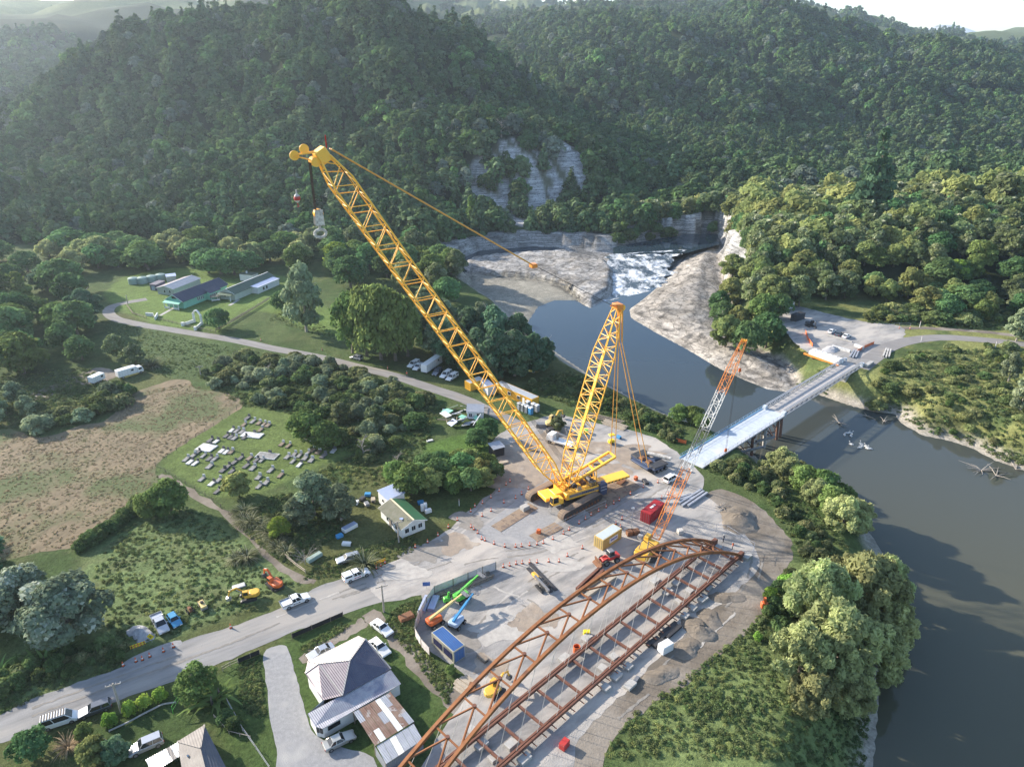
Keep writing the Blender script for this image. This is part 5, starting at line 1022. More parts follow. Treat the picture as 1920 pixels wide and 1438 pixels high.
for s in (-1, 1): wheel(o, 0, s * .6, .34, .2)
# loader
o = thing('wheel_loader', 'red wheel loader with grey cab and front bucket behind the arch', 'loader', at(1142, 1053), heading((1160, 1045), (1112, 1060)))
m = MB(); m.box((-.9, 0, 1.15), (2.4, 1.6, .8)); m.box((1.0, 0, .95), (1.6, 1.2, .6)); m.build('body', 'red', o, bevel=.08)
m = MB(); m.box((-.2, 0, 2.15), (1.3, 1.35, 1.3), taper=.9); m.build('cab', 'grey_steel', o, bevel=.05); m = MB(); m.box((-.2, 0, 2.2), (1.36, 1.2, .8), taper=.93); m.box((-.2, 0, 2.2), (1.1, 1.4, .8), taper=.93); m.build('window', 'glass', o)
for s in (-1, 1):
    for x in (-1.2, 1.2): wheel(o, x, s * .95, .62, .42)
    m = MB(); m.beam((.6, s * .5, 1.5), (2.5, s * .5, .75), .16, .25); m.build('lift_arm', 'red', o)
m = MB(); m.side([(2.3, .15), (3.2, .1), (3.15, .25), (2.55, .55), (2.7, 1.35), (2.5, 1.4), (2.25, .8)], -1.25, 1.25); m.build('bucket', 'rust', o)
# drill rig lying on the yard
o = thing('drill_rig', 'tracked piling drill with engine lying beside the green sheet mats', 'drill rig', at(1018, 1103), heading((1000, 1080), (1035, 1118))); tracks(o, 2.6, 1.7, .4, .5, 'dark_steel')
m = MB(); m.box((.2, .2, .9), (2.0, 1.3, .7)); m.build('engine', 'dark_steel', o, bevel=.05); m = MB(); m.beam((-2.6, -.2, 1.2), (2.4, -.2, 1.2), .4, .45); m.build('mast', 'grey_steel', o); m = MB(); m.box((-3.1, .2, .75), (1.9, .7, .6)); m.build('power_pack', 'yel', o, bevel=.05)
for k in range(3): m = MB(); m.tube((-.5 + k * .6, -.9, .5), (-.2 + k * .5, .8, 1.5), .07); m.build('hose', 'rubber', o)
# ------------------------------------------------------------------ buildings
def corr(name, c1, c2, period, rough=.5, metal=.4, c3=None, axis_=0, t3=(.55, .7), s3=.5):
    m = pmat(name, c1, c2, .7, rough, metal, c3=c3, s3=s3, t3=t3, contrast=(.35, .7)); nt = m.node_tree; b = nt.nodes['Principled BSDF']
    tc = [n for n in nt.nodes if n.type == 'TEX_COORD'][0]; w = nt.nodes.new('ShaderNodeTexWave'); w.inputs['Scale'].default_value = 1 / period / 3.2; w.bands_direction = 'XYZ'[axis_]; nt.links.new(tc.outputs['Object'], w.inputs[0])
    bp = nt.nodes.new('ShaderNodeBump'); bp.inputs['Strength'].default_value = .6; bp.inputs['Distance'].default_value = .06; nt.links.new(w.outputs[0], bp.inputs['Height']); nt.links.new(bp.outputs[0], b.inputs['Normal'])
corr('roof_shaded', (.105, .105, .145), (.14, .14, .175), .3); corr('roof_lit_and_cream', (.46, .43, .40), (.38, .36, .345), .3); corr('roof_mauve', (.22, .19, .21), (.27, .24, .25), .3)
corr('roof_worn', (.40, .40, .43), (.27, .27, .31), .3, c3=(.20, .21, .28), s3=.35); corr('roof_rusty', (.17, .095, .07), (.24, .17, .135), .3, .7, .1, c3=(.33, .31, .30), s3=.4, t3=(.56, .6)); corr('roof_zinc', (.34, .36, .40), (.28, .30, .34), .3)
corr('roof_green', (.06, .20, .085), (.085, .17, .085), .3, c3=(.15, .17, .10), s3=.4); corr('roof_moss', (.12, .125, .085), (.17, .165, .13), .3, .8, .1); corr('roof_slate', (.055, .06, .095), (.075, .08, .11), .4); corr('roof_sage', (.09, .13, .085), (.12, .155, .11), .4); corr('roof_blue', (.36, .42, .58), (.42, .47, .6), .4); corr('roof_white', (.72, .72, .70), (.6, .6, .6), .3)
def board(name, c, p=.2): corr(name, c, tuple(v * .86 for v in c), p, .7, 0, axis_=2)
board('wall_mint', (.28, .62, .46)); board('wall_white', (.74, .74, .71)); board('wall_cream', (.72, .62, .42)); board('wall_pale', (.55, .60, .52)); board('wall_grey', (.42, .43, .40)); board('wall_purple', (.12, .11, .17), .3)
pmat('white_paint', (.80, .80, .78), (.66, .66, .64), 1, .6); pmat('timber', (.27, .22, .17), (.18, .15, .12), 2, .9, bump=.3); pmat('timber_pale', (.42, .36, .28), (.32, .27, .21), 2, .9); pmat('tank_green', (.26, .34, .30), (.30, .38, .34), 1, .6); pmat('black_cloth', (.02, .021, .024), (.03, .03, .034), 2, .9)
def roof_slab(o, pts, t, mat, name='roof', nb=None):
    m = MB(); P = [Vector(p) for p in pts]; n = (P[1] - P[0]).cross(P[2] - P[0]).normalized(); n = n if n.z > 0 else -n; k = len(P)
    m.add([p for p in P] + [p + n * t for p in P], [tuple(range(k))[::-1], tuple(range(k, 2 * k))] + [(i, (i + 1) % k, k + (i + 1) % k, k + i) for i in range(k)]); return m.build(name, mat, o)
def window(o, c, w, h, face, sill=True):       # face: 'x+','x-','y+','y-'
    sx = face[0] == 'x'; s = 1 if face[1] == '+' else -1
    m = MB(); d = (.10, w + .16, h + .16) if sx else (w + .16, .10, h + .16); m.box(c, d); f = m.build('window', 'white_paint', o)
    m = MB(); e = Vector((s * .03, 0, 0)) if sx else Vector((0, s * .03, 0))
    for k in (-1, 1):
        off = Vector((0, k * w / 4, 0)) if sx else Vector((k * w / 4, 0, 0)); m.box(Vector(c) + e + off, (.09, w / 2 - .06, h) if sx else (w / 2 - .06, .09, h))
    m.build('pane', 'glass', f); return f
def gable(name, label, A, B, W, h, rise, wall, roofs, over=.4, cat='house', z0=0.0):
    """A,B: ground ends of the ridge line"""
    c = (A + B) / 2; L = (B - A).length; o = thing(name, label, cat, (c.x, c.y, z0), math.atan2(B.y - A.y, B.x - A.x)); hl, hw = L / 2, W / 2
    m = MB(); m.add([(-hl, -hw, 0), (hl, -hw, 0), (hl, hw, 0), (-hl, hw, 0), (-hl, -hw, h), (hl, -hw, h), (hl, hw, h), (-hl, hw, h), (-hl, 0, h + rise - .05), (hl, 0, h + rise - .05)],
              [(0, 3, 2, 1), (0, 1, 5, 4), (2, 3, 7, 6), (1, 2, 6, 9, 5), (3, 0, 4, 8, 7), (4, 5, 9, 8), (6, 7, 8, 9)]); m.build('wall', wall, o)
    k = rise / hw; e = hw + over
    roof_slab(o, [(-hl - over, -e, h - k * over), (hl + over, -e, h - k * over), (hl + over, 0, h + rise), (-hl - over, 0, h + rise)], .08, roofs[0])
    roof_slab(o, [(hl + over, e, h - k * over), (-hl - over, e, h - k * over), (-hl - over, 0, h + rise), (hl + over, 0, h + rise)], .08, roofs[1])
    m = MB(); m.beam((-hl - over - .02, 0, h + rise + .09), (hl + over + .02, 0, h + rise + .09), .35, .06); m.build('ridge_cap', roofs[2] if len(roofs) > 2 else roofs[0], o)
    m = MB()
    for s in (-1, 1):
        for e2 in (-1, 1): m.beam((s * (hl + over + .015), e2 * e, h - k * over - .02), (s * (hl + over + .015), 0, h + rise - .02), .05, .2)
    m.build('barge_board', 'white_paint', o); return o
# --- green-roofed cottage by the crane
o = gable('cottage', 'small cream cottage with a green iron roof beside the work yard', G(736, 962, 0), G(776, 1000, 0), 5.6, 2.5, 1.1, 'wall_white', ('roof_moss', 'roof_green', 'wall_cream'))
L = o.dimensions.x; hl = ((G(736, 962) - G(776, 1000)).length) / 2
for y in (-1.6, 0, 1.6): window(o, (hl + .02, y, 1.45), .95, 1.0, 'x+')
o2 = o
for x in (-1.5, .6, 2.4): window(o, (x, -2.82, 1.5), .8, .9, 'y-')
m = MB(); m.box((-.4, -2.83, 1.0), (.9, .08, 2.0)); d = m.build('door', 'timber', o); m = MB(); m.box((-.1, -2.9, 1.0), (.08, .06, .08)); m.build('handle', 'alu', d)
m = MB(); m.lathe([(.0, 0), (.35, .08), (.45, .2)], 10, (2.6, -1.6, 3.1)); m.build('satellite_dish', 'roof_blue', o)
m = MB(); m.tube((hl - .8, -.9, 3.2), (hl - .8, -.9, 4.2), .06); m.build('chimney', 'alu', o)
p = G(735, 945); o = thing('lean_to', 'white lean-to shed with a blue-grey flat roof behind the cottage', 'shed', (p.x, p.y, 0), heading((736, 962), (776, 1000)))
m = MB(); m.box((0, 0, 1.6), (4.6, 4.2, 3.2)); m.build('wall', 'wall_white', o); roof_slab(o, [(-2.5, -2.3, 3.22), (2.5, -2.3, 3.22), (2.5, 2.3, 3.4), (-2.5, 2.3, 3.4)], .08, 'roof_blue'); window(o, (0, -2.12, 1.8), .7, .7, 'y-')
m = MB(); m.box((1.6, -2.13, 1.0), (.85, .08, 1.95)); m.build('door', 'timber_pale', o)
# --- the mint green meeting house and its neighbours
hA, hB = G(330, 577), G(412, 545)
o = gable('mint_house', 'long mint green meeting house with a dark slate roof', hA, hB, 8.6, 3.4, 2.3, 'wall_mint', ('roof_slate', 'roof_zinc', 'roof_slate'), over=.7)
hl = (hB - hA).length / 2
for k in range(4): window(o, (-hl + 8.2 + k * 1.0, -4.32, 1.9), .55, 1.3, 'y-')
for k in range(3): window(o, (hl - 6.5 + k * 1.0, -4.32, 1.9), .55, 1.3, 'y-')
m = MB(); m.box((-hl - .03, 0, 4.3), (.1, 2.4, 1.0)); m.build('gable_opening', 'glass', o)
m = MB(); m.box((3.2, -5.4, 1.6), (6.2, 2.4, 3.2)); w = m.build('bay', 'wall_mint', o); 
for k in range(3): window(o, (1.6 + k * 1.0, -6.62, 1.9), .6, 1.2, 'y-')
roof_slab(o, [(-.2, -6.9, 3.1), (6.6, -6.9, 3.1), (6.6, -3.8, 4.4), (-.2, -3.8, 4.4)], .08, 'roof_slate', 'bay_roof')
for k in range(4): m = MB(); m.box((-hl - 2.2, -3.6 + k * 2.4, 1.1), (.25, .25, 2.2)); m.build('porch_post', 'white_paint', o)
m = MB(); m.box((-hl - 2.2, 0, 2.35), (.35, 7.6, .3)); m.box((-hl - 2.2, 2.4, .5), (.2, 2.2, .7)); m.box((-hl - 2.2, -2.4, .5), (.2, 2.2, .7)); m.build('porch_rail', 'white_paint', o)
roof_slab(o, [(-hl - 2.5, -4.2, 2.5), (-hl, -4.2, 3.2), (-hl, 4.2, 3.2), (-hl - 2.5, 4.2, 2.5)], .08, 'wall_mint', 'porch_roof')
o = gable('grey_hall', 'grey shed-roofed dining hall beside the mint house', G(312, 553), G(362, 533), 8.5, 3.0, 1.1, 'wall_grey', ('roof_zinc', 'roof_mauve', 'roof_white'))
for y in (-2.2, .5): window(o, (-(G(312, 553) - G(362, 533)).length / 2 - .02, y, 1.6), .9, 1.2, 'x-')
A, B = G(428, 562), G(503, 530)
o = gable('green_roofed_hall', 'pale hall with a long sage green roof right of the mint house', A, B, 7.4, 3.1, 1.7, 'wall_pale', ('roof_sage', 'roof_moss', 'white_paint'), over=.6)
hl = (B - A).length / 2
m = MB(); m.box((5, -5.3, 1.45), (hl * 1.1, 3.4, 2.9)); m.build('side_wing', 'wall_white', o); roof_slab(o, [(5 - hl * .58, -7.3, 2.75), (5 + hl * .58, -7.3, 2.75), (5 + hl * .58, -3.5, 3.2), (5 - hl * .58, -3.5, 3.2)], .08, 'roof_blue', 'wing_roof')
for k in range(2): window(o, (1.2 + k * 2.2, -7.02, 1.5), 1.2, 1.3, 'y-')
window(o, (-hl - .02, 1.5, 1.7), 1.4, 1.0, 'x-')
for k in (-1, 1): m = MB(); m.box((-hl - 2.4, k * 3.2, 1.3), (.2, .2, 2.6)); m.build('porch_post', 'white_paint', o)
roof_slab(o, [(-hl - 2.7, -3.6, 2.6), (-hl - .3, -3.6, 3.1), (-hl - .3, 3.6, 3.1), (-hl - 2.7, 3.6, 2.6)], .08, 'roof_sage', 'porch_roof')
p = G(468, 525); o = thing('rear_annex', 'small white annex with a flat green roof behind the green-roofed hall', 'building', (p.x, p.y, 0), heading((428, 562), (503, 530)) + 1.57)
m = MB(); m.box((0, 0, 1.5), (7, 4.5, 3)); m.build('wall', 'wall_white', o); roof_slab(o, [(-3.8, -2.6, 3.02), (3.8, -2.6, 3.02), (3.8, 2.6, 3.25), (-3.8, 2.6, 3.25)], .08, 'roof_sage'); m = MB(); m.box((1, 0, 3.7), (.5, .5, .9)); m.build('chimney', 'white_paint', o)
p = G(297, 541); o = thing('purple_shed', 'dark purple storage shed beside the water tanks', 'shed', (p.x, p.y, 0), heading((285, 545), (310, 534)))
m = MB(); m.box((0, 0, 1.3), (6.5, 3, 2.6)); m.build('wall', 'wall_purple', o); roof_slab(o, [(-3.4, -1.6, 2.62), (3.4, -1.6, 2.62), (3.4, 1.6, 2.8), (-3.4, 1.6, 2.8)], .07, 'roof_mauve'); m = MB(); m.box((-3.28, 0, 1.1), (.06, 1.6, 2.0)); m.build('door', 'roof_blue', o)
p = G(322, 527); o = thing('blue_shed', 'small blue-grey shed behind the purple shed', 'shed', (p.x, p.y, 0), .5)
m = MB(); m.box((0, 0, 1.3), (4, 3.5, 2.6)); m.build('wall', 'wall_grey', o); roof_slab(o, [(-2.2, -2, 2.6), (2.2, -2, 2.6), (2.2, 2, 3.0), (-2.2, 2, 3.0)], .07, 'roof_blue')
m = MB(); m.lathe([(2.15, 0), (2.2, .1), (2.2, 2.3), (2.0, 2.75), (.9, 3.05), (.25, 3.1)], 20); tk = m.mesh('tank', 'tank_green'); l = MB(); l.lathe([(.32, 3.08), (.32, 3.22), (.1, 3.25)], 10); lm = l.mesh('lid', 'tank_green')
for i, (px, py) in enumerate([(251, 532), (268, 531), (285, 528), (302, 525)]):
    p = G(px, py); o = thing('water_tank', ['leftmost green water tank of four behind the mint house', 'second green water tank from the left', 'third green water tank from the left', 'rightmost green water tank, beside the sheds'][i], 'water tank', (p.x, p.y, 0), 0, 'row of water tanks'); inst('shell', tk, o); inst('lid', lm, o)
# gate and memorial arch
def wallseg(o, a, b, h, t=.35, nm='wall'): m = MB(); m.beam(Vector(a) + Vector((0, 0, h / 2)), Vector(b) + Vector((0, 0, h / 2)), t, h); m.build(nm, 'white_paint', o)
p = G(345, 612); o = thing('memorial_gate', 'white memorial gateway with a curved arch on the roadside', 'gate', (p.x, p.y, 0), 0)
Q = [G(x, y) - p for x, y in ((343, 611), (365, 604), (367, 614), (372, 608))]
wallseg(o, Q[0], Q[1], 1.1); m = MB()
for q in (Q[1], Q[3] + Vector((1.4, 0, 0))): m.box(q + Vector((0, 0, 1.9)), (.7, .7, 3.8))
m.build('pillar', 'white_paint', o); m = MB(); a, b = Q[1], Q[3] + Vector((1.4, 0, 0)); pp = []
for k in range(9): t = k / 8; v_ = a.lerp(b, t); pp.append(Vector((v_.x, v_.y, 3.6 + 1.6 * math.sin(math.pi * t))))
for k in range(8): m.beam(pp[k], pp[k + 1], .5, .5)
m.build('arch', 'white_paint', o); wallseg(o, Q[3] + Vector((1.4, 0, 0)), Q[2] + Vector((1.2, -3, 0)), 1.0)
for q in (Q[0], Q[2] + Vector((1.2, -3, 0))): m = MB(); m.box(q + Vector((0, 0, .7)), (.9, .9, 1.4)); m.build('end_post', 'white_paint', o)
p = G(284, 600); o = thing('entrance_wall', 'low white entrance walls at the path to the mint house', 'wall', (p.x, p.y, 0), 0)
for a, b in (((274, 592), (288, 593)), ((291, 600), (296, 592))): wallseg(o, G(*a) - p, G(*b) - p, 1.3, .4)
p = G(405, 564); o = thing('notice_shelter', 'small white notice shelter with a grey roof beside the mint house', 'shelter', (p.x, p.y, 0), .4)
m = MB()
for x in (-1.6, 1.6):
    for y in (-.8, .8): m.box((x, y, 1), (.15, .15, 2.0))
m.box((0, -.8, .6), (3.2, .1, .6)); m.build('frame', 'white_paint', o); roof_slab(o, [(-2.1, -1.3, 1.9), (2.1, -1.3, 1.9), (2.1, 1.3, 2.4), (-2.1, 1.3, 2.4)], .08, 'roof_moss')
# --- the big house at the bottom: corners measured in its own frame
E0, E1 = G(572, 1268, 3), G(603, 1340, 3)
hx = heading((590, 1385), (752, 1285))           # along the long lean-to
c = G(650, 1270); H = thing('big_house', 'large weathered villa with an iron roof in sunlit and shaded tones and rusty lean-tos', 'house', (c.x, c.y, 0), hx)
HM = Matrix.Rotation(-hx, 3, 'Z')
def hp(px, py, z): v_ = G(px, py, z); q = HM @ (v_ - Vector((c.x, c.y, 0))); return Vector((q.x, q.y, z))
ev = 3.1; rz_ = 5.2
# roof outline in the photo
A_ = hp(572, 1262, ev); B_ = hp(577, 1240, ev); D_ = hp(672, 1192, ev); F_ = hp(732, 1258, ev); P1 = hp(685, 1198, rz_); P2 = hp(656, 1238, rz_); P3 = hp(597, 1244, 4.3); P4 = hp(640, 1306, ev + .3); P5 = hp(605, 1313, ev)
def fan(pts, mat, t=.07, nm='roof'):
    m = MB(); k = len(pts); P = [Vector(p) for p in pts]; m.add(P + [p + Vector((0, 0, t)) for p in P], [tuple(range(k))[::-1], tuple(range(k, 2 * k))] + [(i, (i + 1) % k, k + (i + 1) % k, k + i) for i in range(k)]); return m.build(nm, mat, H)
F2 = hp(733, 1254, ev); W1 = hp(642, 1304, ev + .15)
fan([B_, D_, P1, P2, P3], 'roof_lit_and_cream'); fan([P1, F2, W1, P2], 'roof_shaded'); fan([P2, W1, P3], 'roof_mauve'); fan([B_, P3, A_], 'roof_mauve'); fan([A_, P3, W1, P5], 'roof_mauve'); fan([D_, F2, P1], 'roof_shaded')  # sun and shade put into the iron: pale slope lit, dark slopes turned away
m = MB()
for a, b in ((P1, P2), (P2, P3), (P2, W1), (P3, W1), (B_, P3), (P1, F2), (A_, P3)): m.beam(Vector(a) + Vector((0, 0, .09)), Vector(b) + Vector((0, 0, .09)), .22, .08)
m.build('ridge_cap', 'roof_lit_and_cream', H)
# front lean-to (worn iron)
V0 = hp(577, 1338, 2.6); V1 = hp(590, 1362, 2.3); V2 = hp(605, 1366, 2.3); V3 = hp(752, 1282, 2.3); V4 = hp(733, 1256, 3.05); V5 = hp(642, 1307, 3.05); V6 = hp(632, 1308, 3.05)
fan([V0, V1, V2, V3, V4, V6], 'roof_worn', nm='lean_to_roof')
m = MB()
def wallp(m, a, b, top=None):
    a, b = Vector(a), Vector(b); m.add([(a.x, a.y, 0), (b.x, b.y, 0), (b.x, b.y, (top or b.z) - .08), (a.x, a.y, (top or a.z) - .08)], [(0, 1, 2, 3)])
cen = Vector((0, 0, 0))
for a, b in ((V0, V1), (V1, V2), (V2, V3), (V3, V4), (A_, P5), (B_, A_), (D_, F2), (B_, D_), (P5, V0), (F2, V4)):
    a2, b2 = Vector(a) + (cen - Vector((a[0], a[1], 0))).normalized() * .3, Vector(b) + (cen - Vector((b[0], b[1], 0))).normalized() * .3; wallp(m, a2, b2)
m.build('wall', 'wall_white', H)
for k, t in enumerate((.25, .7)):
    a, b = Vector(V1).lerp(Vector(V2), t), Vector(V1).lerp(Vector(V2), t); m = MB(); d_ = (Vector(V2) - Vector(V1)); m.beam(Vector((a.x, a.y, 1.45)) - d_ * .16 + (a * -.02), Vector((a.x, a.y, 1.45)) + d_ * .16 + (a * -.02), .12, .9); m.build('window', 'glass', H)
a, b = Vector(V2).lerp(Vector(V3), .05), Vector(V2).lerp(Vector(V3), .2); m = MB(); off = (cen - Vector((a.x, a.y, 0))).normalized() * .26; m.beam(Vector((a.x, a.y, 1.5)) + off, Vector((b.x, b.y, 1.5)) + off, .1, .8); m.build('window', 'glass', H)
# rear rusty and zinc lean-tos: separate sheets of iron
U0 = hp(663, 1335, 2.5); U1 = hp(733, 1297, 2.5); U2 = hp(777, 1352, 2.1); U3 = hp(703, 1398, 2.1)
mats = ['roof_rusty', 'roof_rusty', 'roof_white', 'roof_rusty', 'roof_rusty', 'roof_zinc', 'roof_rusty', 'roof_rusty']
nS = 7
for k in range(nS):
    t0, t1 = k / nS, (k + 1) / nS - .008
    for j, (s0, s1) in enumerate(((0, .34), (.34, .67), (.67, 1))):
        q = [Vector(U0).lerp(U1, t0), Vector(U0).lerp(U1, t1), Vector(U3).lerp(U2, t1), Vector(U3).lerp(U2, t0)]
        z = .02 * ((k + j) % 2) + .012 * j
        pts = [q[0].lerp(q[3], s0), q[1].lerp(q[2], s0), q[1].lerp(q[2], s1), q[0].lerp(q[3], s1)]
        fan([p + Vector((0, 0, z)) for p in pts], 'roof_white' if k == 4 or (k == 1 and j == 2) else ('roof_zinc' if (k * 3 + j) % 5 == 0 else 'roof_rusty'), .03, 'roof_sheet')
X0, X1, X2, X3 = hp(706, 1398, 2.0), hp(776, 1356, 2.0), hp(793, 1386, 1.9), hp(724, 1432, 1.9)
for k in range(6):
    t0, t1 = k / 6, (k + 1) / 6 - .008; fan([Vector(X0).lerp(X1, t0), Vector(X0).lerp(X1, t1), Vector(X3).lerp(X2, t1), Vector(X3).lerp(X2, t0)], 'roof_white' if k == 2 else 'roof_zinc', .04, 'roof_sheet')
for q in (U0, U3, U2, X3, X2, U1): m = MB(); m.box((q.x * .99, q.y * .99, q.z / 2 - .03), (.14, .14, q.z - .06)); m.build('post', 'timber', H)
m = MB()
for a, b in ((U3, X3), (X3, X2), (U1, U2)): wallp(m, a, b)
m.build('iron_wall', 'roof_zinc', H)
# --- lower-left house
hx2 = heading((272, 1425), (350, 1390)); c2 = G(345, 1425); H2 = thing('lower_house', 'house with grey hipped roof and white corrugated skylight at the bottom edge', 'house', (c2.x, c2.y, 0), hx2); HM2 = Matrix.Rotation(-hx2, 3, 'Z')
def hq(px, py, z): v_ = G(px, py, z); q = HM2 @ (v_ - Vector((c2.x, c2.y, 0))); return Vector((q.x, q.y, z))
def fan2(pts, mat, t=.07, nm='roof'):
    m = MB(); k = len(pts); P = [Vector(p) for p in pts]; m.add(P + [p + Vector((0, 0, t)) for p in P], [tuple(range(k))[::-1], tuple(range(k, 2 * k))] + [(i, (i + 1) % k, k + (i + 1) % k, k + i) for i in range(k)]); return m.build(nm, mat, H2)
corr('roof_tile', (.22, .20, .185), (.28, .26, .24), .35, .85, 0); corr('roof_tile_shaded', (.09, .10, .13), (.13, .135, .15), .35, .85, 0)
apex = hq(376, 1402, 4.8); e1, e2, e3, e4 = hq(333, 1390, 2.8), hq(383, 1359, 2.8), hq(440, 1470, 2.8), hq(350, 1500, 2.8)
fan2([e1, e2, apex], 'roof_tile'); fan2([e1, apex, hq(395, 1480, 4.8), e4], 'roof_tile'); fan2([e2, e3, hq(395, 1480, 4.8), apex], 'roof_tile_shaded')  # right slope gets a darker tile that carries its shade
m = MB(); m.beam(apex + Vector((0, 0, .1)), e2 + Vector((0, 0, .1)), .25, .08); m.beam(apex + Vector((0, 0, .1)), e1 + Vector((0, 0, .1)), .25, .08); m.build('ridge_cap', 'roof_tile', H2)
s0, s1, s2, s3 = hq(273, 1424, 2.5), hq(334, 1391, 2.5), hq(347, 1411, 2.6), hq(285, 1450, 2.6)
for k in range(8):
    t0, t1 = k / 8, (k + .94) / 8; fan2([Vector(s0).lerp(s1, t0), Vector(s0).lerp(s1, t1), Vector(s3).lerp(s2, t1), Vector(s3).lerp(s2, t0)], 'roof_white' if k != 5 else 'roof_tile', .05, 'roof_sheet')
m = MB()
for a, b in ((e1, e2), (e2, e3), (e4, e1), (s0, s1), (s3, s0)): wallp(m, Vector(a) * .96, Vector(b) * .96, 2.4)
m.build('wall', 'wall_white', H2)
m = MB(); m.tube(hq(352, 1416, 2.8), hq(352, 1416, 3.9), .15); m.build('chimney', 'alu', H2)
# --- containers and site huts
corr('c_tan', (.60, .43, .15), (.52, .37, .14), .28, .6, .1); corr('c_tanroof', (.50, .55, .55), (.45, .50, .51), .28, .6, .1, axis_=0); corr('c_blue', (.05, .13, .33), (.06, .15, .36), .28, .6, .1, c3=(.12, .10, .14), s3=.3); corr('c_red', (.40, .03, .04), (.34, .03, .035), .28, .6, .1); corr('c_black', (.045, .05, .06), (.06, .065, .07), .28, .6, .1); corr('c_white', (.72, .72, .70), (.64, .64, .63), .28, .6, .1); corr('c_yellow', (.72, .40, .04), (.65, .36, .05), .28, .5, .1); corr('c_cream', (.50, .47, .36), (.44, .41, .32), .28, .6, .1)
pmat('solar', (.02, .022, .06), (.03, .03, .075), 3, .2, spec=.6); pmat('print_blue', (.06, .08, .35), None, rough=.5)
def container(a, b, label, body, roof=None, L=6.06, W=2.44, hh=2.59, cat='container', name='shipping_container', flip=1, doors=True):
    A, B = G(*a), G(*b); d = (B - A).normalized(); n = Vector((-d.y, d.x, 0)) * flip; c = A + d * L / 2 + n * W / 2; o = thing(name, label, cat, (c.x, c.y, .06), math.atan2(d.y, d.x))
    m = MB(); m.box((0, 0, hh / 2), (L - .12, W - .12, hh - .12)); m.build('shell', body, o)
    m = MB()
    for x in (-1, 1):
        for y in (-1, 1): m.box((x * (L / 2 - .07), y * (W / 2 - .07), hh / 2), (.14, .14, hh))
    for y in (-1, 1):
        for z in (.07, hh - .07): m.box((0, y * (W / 2 - .06), z), (L - .28, .12, .14))
    for x in (-1, 1):
        for z in (.07, hh - .07): m.box((x * (L / 2 - .06), 0, z), (.12, W - .28, .14))
    m.build('frame', body, o)
    m = MB(); k = int(L / .3)
    for i in range(k):
        for y in (-1, 1): m.box((-L / 2 + .25 + i * (L - .5) / (k - 1), y * (W / 2 - .05), hh / 2), (.11, .05, hh - .3))
    m.build('side_rib', body, o)
    m = MB(); m.box((0, 0, hh - .015), (L - .26, W - .26, .05))
    for i in range(k): m.box((-L / 2 + .25 + i * (L - .5) / (k - 1), 0, hh + .02), (.11, W - .3, .03))
    m.build('roof', roof or body, o)
    if doors:
        for y in (-1, 1):
            m = MB(); m.box((-L / 2 - .01, y * W * .235, hh / 2), (.06, W * .45, hh - .3)); dr = m.build('door', body, o); m = MB(); m.tube((-L / 2 - .06, y * W * .12, .15), (-L / 2 - .06, y * W * .12, hh - .15), .03, 6); m.tube((-L / 2 - .06, y * W * .34, .15), (-L / 2 - .06, y * W * .34, hh - .15), .03, 6); m.build('lock_rod', 'grey_steel', dr)
    return o
o = container((1130, 1033), (1168, 1008), 'tan shipping container with a pale roof beside the red loader', 'c_tan', 'c_tanroof', flip=1)
m = MB(); m.box((.35, -1.25, 1.35), (2.7, .05, 1.1)); s_ = m.build('company_sign', 'white_paint', o)
m = MB()
for k in range(5): m.box((-.5 + k * .45, -1.29, 1.4), (.3, .03, .5 - .1 * (k % 2)))
m.build('lettering', 'print_blue', s_)
o = container((851, 1245), (815, 1212), 'blue shipping container with dark panels on its side', 'c_cream', 'c_blue', flip=-1)
for x in (-1.5, 1.35): m = MB(); m.box((x, 1.26, 1.25), (2.3, .05, 1.3)); m.build('dark_panel', 'solar', o)
m = MB(); m.box((-3.08, 0, 1.3), (.05, 2.1, 2.2)); m.build('end_panel', 'c_blue', o)
o = container((1218, 984), (1252, 955), 'red shipping container with white lettering on its roof', 'c_red', flip=1, L=6.06)
m = MB()
for k in range(4): m.box((-.7 + k * .5, .1 - .05 * (k % 2), 2.66), (.36, .5, .02))
m.build('roof_lettering', 'white_paint', o)
container((1492, 604), (1512, 597), 'black shipping container in the far yard', 'c_black')
container((1464, 573), (1476, 578), 'white container at the end of the far track under the trees', 'c_white', L=5)
container((882, 734), (868, 726), 'yellow site hut at the left end of the offices', 'c_yellow', 'roof_white', L=3, W=5.5, name='site_office', cat='site office', flip=-1, doors=False)
o = container((997, 765), (925, 733), 'long yellow site office with a white roof beside the valley road', 'c_yellow', 'roof_white', L=16, W=3.0, hh=2.7, name='site_office', cat='site office', flip=-1, doors=False)
for x in (-6.5, -2.5, 1.5, 5.5): window(o, (x, 1.52, 1.5), 1.1, .9, 'y+')
m = MB(); m.box((-4.6, 1.53, 1.1), (.9, .06, 2.0)); m.build('door', 'white_paint', o)
container((915, 742), (895, 722), 'grey metal container between the yellow huts', 'c_white', 'roof_blue', L=6, W=2.5, name='storage_unit', cat='container', flip=-1)
corr('p_grey', (.24, .27, .30), (.28, .31, .34), .2, .5, 0); corr('p_blue', (.05, .22, .45), (.06, .25, .5), .2, .5, 0)
def portaloo(loc, rz, label, body, group=None):
    o = thing('portable_toilet', label, 'portable toilet', loc, rz, group); m = MB(); m.box((0, 0, 1.1), (1.1, 1.1, 2.1)); m.build('cabin', body, o, bevel=.05); m = MB(); m.box((0, 0, 2.22), (1.2, 1.2, .18), taper=.8); m.build('roof', 'roof_white', o)
    m = MB(); m.box((-.56, 0, 1.05), (.04, .8, 1.85)); d = m.build('door', body, o); m = MB(); m.box((-.6, .3, 1.0), (.05, .06, .15)); m.build('handle', 'trim', d)
prz = heading((975, 768), (1000, 780))
